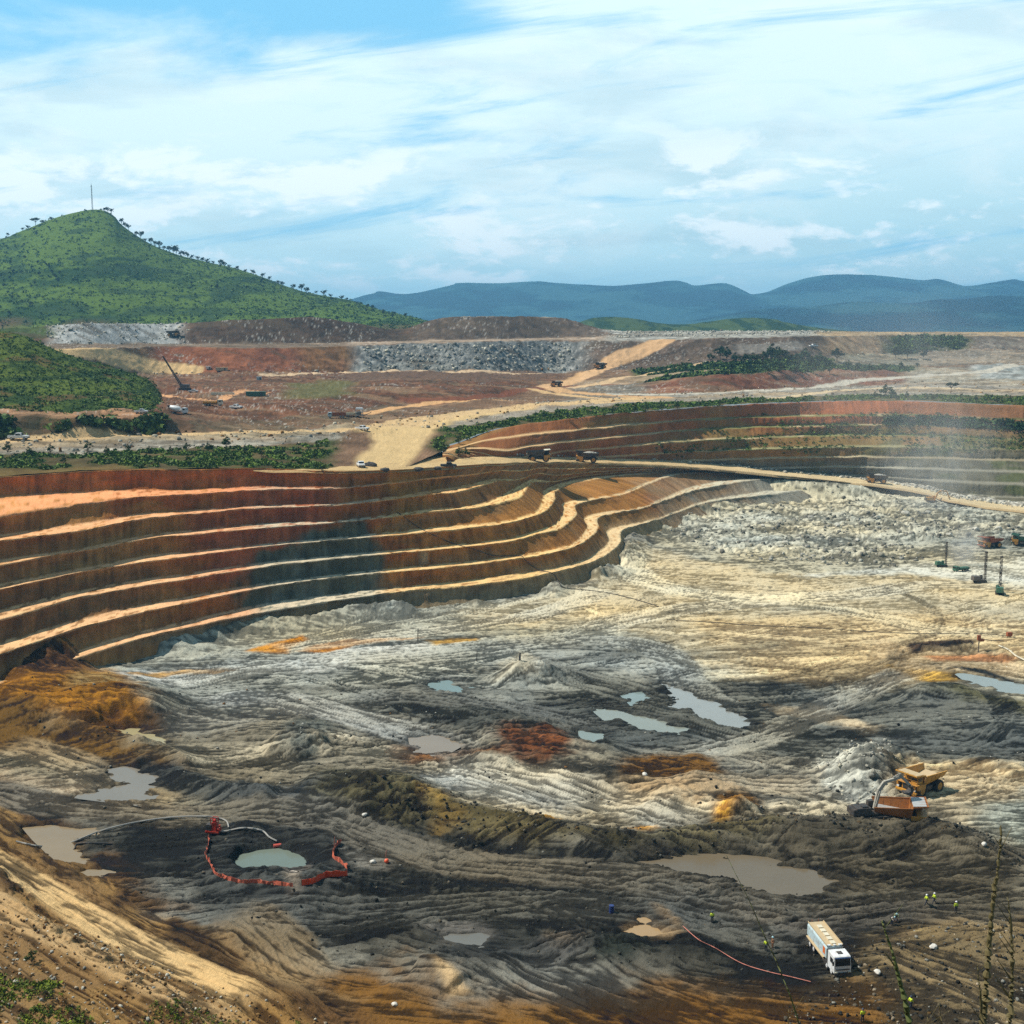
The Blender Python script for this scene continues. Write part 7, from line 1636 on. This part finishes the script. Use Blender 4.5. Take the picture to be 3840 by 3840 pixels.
# dark heaps marking the edge of the ramp corner
hp0 = None
for i, (x, y, s_, lb) in enumerate([(1388, 1748, 1.5, 'tallest dark gravel heap, beside the white car on the pit rim'), (1443, 1762, 1.25, 'low dark gravel heap right of the tallest heap on the rim'), (1569, 1760, 1.25, 'dark gravel heap alone midway along the rim'), (1640, 1756, 1.1, 'small dark gravel heap just left of the dark pickup')]):
    m = MB(); m.ball((0, 0, 0), 1.0, (1.6, 1.1, 1.0 if i == 0 else .62), .10, i+3, 3); o = m.build('gravel_heap', paint('dark_gravel', (.055, .052, .05), .95, 0, .5, (.12, .10, .08))); tag(o, lb, 'gravel heap', 'dark heaps along the pit rim'); place(o, ground(x, y, [ramp, plateau, wallL]), rnd.random(), s_)
for (x, y, w, d, h_, lb, mt) in [(832, 1390, 8, 3, 2.2, 'flat tan container at the foot of the brown slope', SND), (782, 1383, 3, 2, 1.6, 'small white hut at the foot of the brown slope', WHT_), (960, 1486, 10, 3, 2.4, 'long dark green container beside the red road', GRN_), (835, 1480, 12, 1.2, .8, 'long pale stack of planks in the works area', CREAM), (972, 1425, 3, 2, 2, 'small pale green hut on the slope below the dump', PBL), (2120, 1585, 3, 2, 1.2, 'pale block beside the bushes on the far rim', CREAM)]:
    if lb.startswith('pale block'): continue
    c_ = empty('site_hut' if 'hut' in lb else ('plank_stack' if 'plank' in lb else 'container'), lb, 'hut' if 'hut' in lb else ('plank stack' if 'plank' in lb else 'container'))
    m = MB(); m.box((0, 0, h_/2), (w, d, h_))
    if 'plank' in lb:
        for i in range(5): m.box((rnd.gauss(0, .3), 0, h_+.05+.1*i), (w*.96, d*.9, .08))
        m.build('planks', mt, c_)
    else:
        for i in range(int(w/.6)): m.box((-w/2+.3+i*.6, 0, h_/2), (.2, d+.12, h_*.9))
        m.build('walls', mt, c_); m = MB(); m.box((0, 0, h_+.06), (w+.2, d+.2, .12)); m.build('roof', mt, c_); m = MB(); m.box((w*.3, -d/2-.08, h_*.45), (.9, .06, h_*.8)); m.build('door', DRK, c_)
    place(c_, ground(x, y, [plateau]), R(3), 1.0)

# ================================================================== PEOPLE
SKIN = paint('skin', (.16, .085, .05), .6, 0, 0); HIV = paint('hi_vis_yellow', (.62, .78, .04), .6, 0, .05); NVY = paint('navy_cloth', (.02, .028, .05), .9, 0, .1); HLM = paint('helmet_white', (.85, .86, .86), .35, 0, 0)
BTS = paint('boots', (.02, .018, .015), .8, 0, .3); PNK = paint('pale_shirt', (.62, .50, .48), .8, 0, .1); BRS = paint('brown_overall', (.20, .10, .05), .9, 0, .2); HLB = paint('helmet_blue', (.42, .68, .74), .35, 0, 0); HDK = paint('helmet_dark_blue', (.03, .05, .09), .4, 0, 0)
def skin_mesh(name, verts, edges, radii, mat, parent, root=0, sub_=1):
    me = bpy.data.meshes.new(name); me.from_pydata(verts, edges, []); o = bpy.data.objects.new(name, me); C.objects.link(o)
    md = o.modifiers.new('skin', 'SKIN'); md.use_smooth_shade = True
    for i, r in enumerate(radii): me.skin_vertices[0].data[i].radius = (r, r) if not hasattr(r, '__len__') else r
    me.skin_vertices[0].data[root].use_root = True
    sb = o.modifiers.new('sub', 'SUBSURF'); sb.levels = sub_; sb.render_levels = sub_
    bpy.context.view_layer.update(); dg = bpy.context.evaluated_depsgraph_get()
    m2_ = bpy.data.meshes.new_from_object(o.evaluated_get(dg)); bpy.data.objects.remove(o)
    m2_.materials.clear(); m2_.materials.append(mat)
    r_ = bpy.data.objects.new(name, m2_); C.objects.link(r_); r_.parent = parent; return r_
def pose(kind):
    J = dict(pel=(0, 0, .95), wai=(.0, 0, 1.12), che=(.01, 0, 1.33), nek=(.0, 0, 1.50), hd0=(.02, 0, 1.60), hd1=(.02, 0, 1.72))
    if kind == 'walk': legs = {1: ((.0, .10, .90), (.22, .10, .50), (.30, .10, .08), (.44, .10, .04)), -1: ((.0, -.10, .90), (-.08, -.10, .50), (-.34, -.10, .12), (-.22, -.10, .04))}
    else: legs = {1: ((.0, .10, .90), (.02, .12, .49), (.0, .13, .08), (.14, .15, .04)), -1: ((.0, -.10, .90), (.02, -.12, .49), (.0, -.13, .08), (.14, -.15, .04))}
    arms = {1: ((.0, .21, 1.42), (-.04, .27, 1.13), (.10, .25, .90)), -1: ((.0, -.21, 1.42), (-.02, -.27, 1.13), (.12, -.25, .90))}
    if kind == 'walk': arms = {1: ((.0, .21, 1.42), (-.14, .26, 1.16), (-.12, .25, .90)), -1: ((.0, -.21, 1.42), (.10, -.26, 1.15), (.30, -.22, 1.0))}
    if kind == 'bend':
        J = dict(pel=(0, 0, .92), wai=(.07, 0, 1.07), che=(.22, 0, 1.22), nek=(.34, 0, 1.32), hd0=(.42, 0, 1.37), hd1=(.50, 0, 1.44))
        arms = {1: ((.24, .20, 1.27), (.36, .25, 1.02), (.55, .18, .90)), -1: ((.24, -.20, 1.27), (.36, -.25, 1.02), (.55, -.18, .90))}
    return J, legs, arms
def make_person(label, kind, top, legs_m, helm, group=None):
    t = empty('person', label, 'person', group); J, legs, arms = pose(kind)
    V = [J['pel'], J['wai'], J['che'], J['nek'], J['hd0'], J['hd1']]; E = [(0, 1), (1, 2), (2, 3), (3, 4), (4, 5)]; Rr = [.13, .12, .145, .055, .085, .075]
    for s_ in (1, -1):
        b = len(V); V += list(legs[s_]); E += [(0, b), (b, b+1), (b+1, b+2), (b+2, b+3)]; Rr += [.085, .058, .04, .035]
        b = len(V); V += list(arms[s_]); E += [(2, b), (b, b+1), (b+1, b+2)]; Rr += [.055, .042, .028]
        h = Vector(arms[s_][2]); dv = (h-Vector(arms[s_][1])).normalized(); V.append(tuple(h+dv*.07)); E.append((b+2, b+3)); Rr.append((.040, .018)); pb = b+3
        for k_, (o_, L) in enumerate(((-.028, .075), (-.009, .088), (.009, .082), (.028, .062))):
            q = h+dv*.09+Vector((o_, 0, 0)); V += [tuple(q), tuple(q+dv*L*.6+Vector((.012, 0, -.004))), tuple(q+dv*L+Vector((.03, 0, -.012)))]; n0 = len(V)-3; E += [(pb, n0), (n0, n0+1), (n0+1, n0+2)]; Rr += [.009, .008, .007]
        q = h+dv*.03; V += [tuple(q+Vector((.045, 0, -.01))), tuple(q+dv*.045+Vector((.065, 0, -.01)))]; n0 = len(V)-2; E += [(b+2, n0), (n0, n0+1)]; Rr += [.011, .009]
    n0 = len(V); hd = Vector(J['hd0']).lerp(Vector(J['hd1']), .35); V.append(tuple(hd+Vector((.105, 0, 0)))); E.append((4, n0)); Rr.append(.016)     # nose
    skin_mesh('body', V, E, Rr, SKIN, t)
    V = [J['pel'], J['wai'], J['che'], tuple(Vector(J['che']).lerp(Vector(J['nek']), .7))]; E = [(0, 1), (1, 2), (2, 3)]; Rr = [.165, .155, .185, .09]
    for s_ in (1, -1):
        b = len(V); a3 = arms[s_]; V += [a3[0], a3[1], tuple(Vector(a3[1]).lerp(Vector(a3[2]), .8))]; E += [(2, b), (b, b+1), (b+1, b+2)]; Rr += [.08, .065, .05]
    skin_mesh('jacket', V, E, Rr, top, t)
    V = [J['pel']]; E = []; Rr = [.15]
    for s_ in (1, -1):
        b = len(V); V += [legs[s_][0], legs[s_][1], tuple(Vector(legs[s_][2])+Vector((0, 0, .02)))]; E += [(0, b), (b, b+1), (b+1, b+2)]; Rr += [.105, .08, .065]
    skin_mesh('trousers', V, E, Rr, legs_m, t)
    for s_ in (1, -1):
        a_, b_ = Vector(legs[s_][2]), Vector(legs[s_][3]); m = MB(); m.tube([a_+Vector((0, 0, .10)), a_, a_.lerp(b_, .5)+Vector((0, 0, -.01)), b_+Vector((.05, 0, 0))], [.055, .062, .055, .04], 8); m.build('boot', BTS, t, smooth=True)
    up = (Vector(J['hd1'])-Vector(J['hd0'])).normalized(); q = up.to_track_quat('Z', 'X').to_matrix().to_4x4(); m = MB(); m.M = Matrix.Translation(Vector(J['hd1'])+up*.005) @ q
    m.ball((0, 0, 0), .135, (1, .9, .85), sub=2); m.cyl((0, 0, -.03), (0, 0, -.01), .16, n=14); m.build('helmet', helm, t, smooth=True)
    return t
PE = [(3474, 3396, 'walk', HIV, NVY, HLM, 190, 'person in yellow vest and white helmet, left one of a walking pair'),
 (3503, 3390, 'walk', HIV, NVY, HLM, 185, 'person in broad yellow jacket and white helmet, right one of a walking pair'),
 (3584, 3422, 'stand', HIV, NVY, HLM, -90, 'person in yellow vest and white helmet standing alone right of the walking pair'),
 (3343, 3468, 'bend', PNK, NVY, HLB, -60, 'person in pale pink shirt bending over the mud above the tanker truck'),
 (3361, 3456, 'bend', paint('pale_yellow_vest', (.60, .64, .30), .7), NVY, HLB, -110, 'person in pale yellow vest and light blue helmet bending beside the pink shirt'),
 (2670, 3460, 'stand', HIV, NVY, HDK, 90, 'person in yellow vest and dark helmet alone on the track left of the others'),
 (2872, 3567, 'stand', HIV, NVY, HDK, 60, 'person in yellow vest beside the brown-clad worker left of the tanker truck'),
 (2897, 3557, 'stand', BRS, BRS, HLB, 200, 'person in brown overall and light blue helmet left of the tanker truck'),
 (3414, 3784, 'walk', HIV, NVY, HDK, 20, 'person in long yellow vest just right of the leaning stem, below the tanker'),
 (3234, 3832, 'stand', HIV, NVY, HDK, 100, 'person in yellow vest and dark helmet at the bottom edge below the tanker')]
for px, py, kd_, tp, lg, hl_, rz, lb in PE:
    o = make_person(lb, kd_, tp, lg, hl_, 'mine workers on foot'); place(o, ground(px, py, [floor]), R(rz), 1.0)
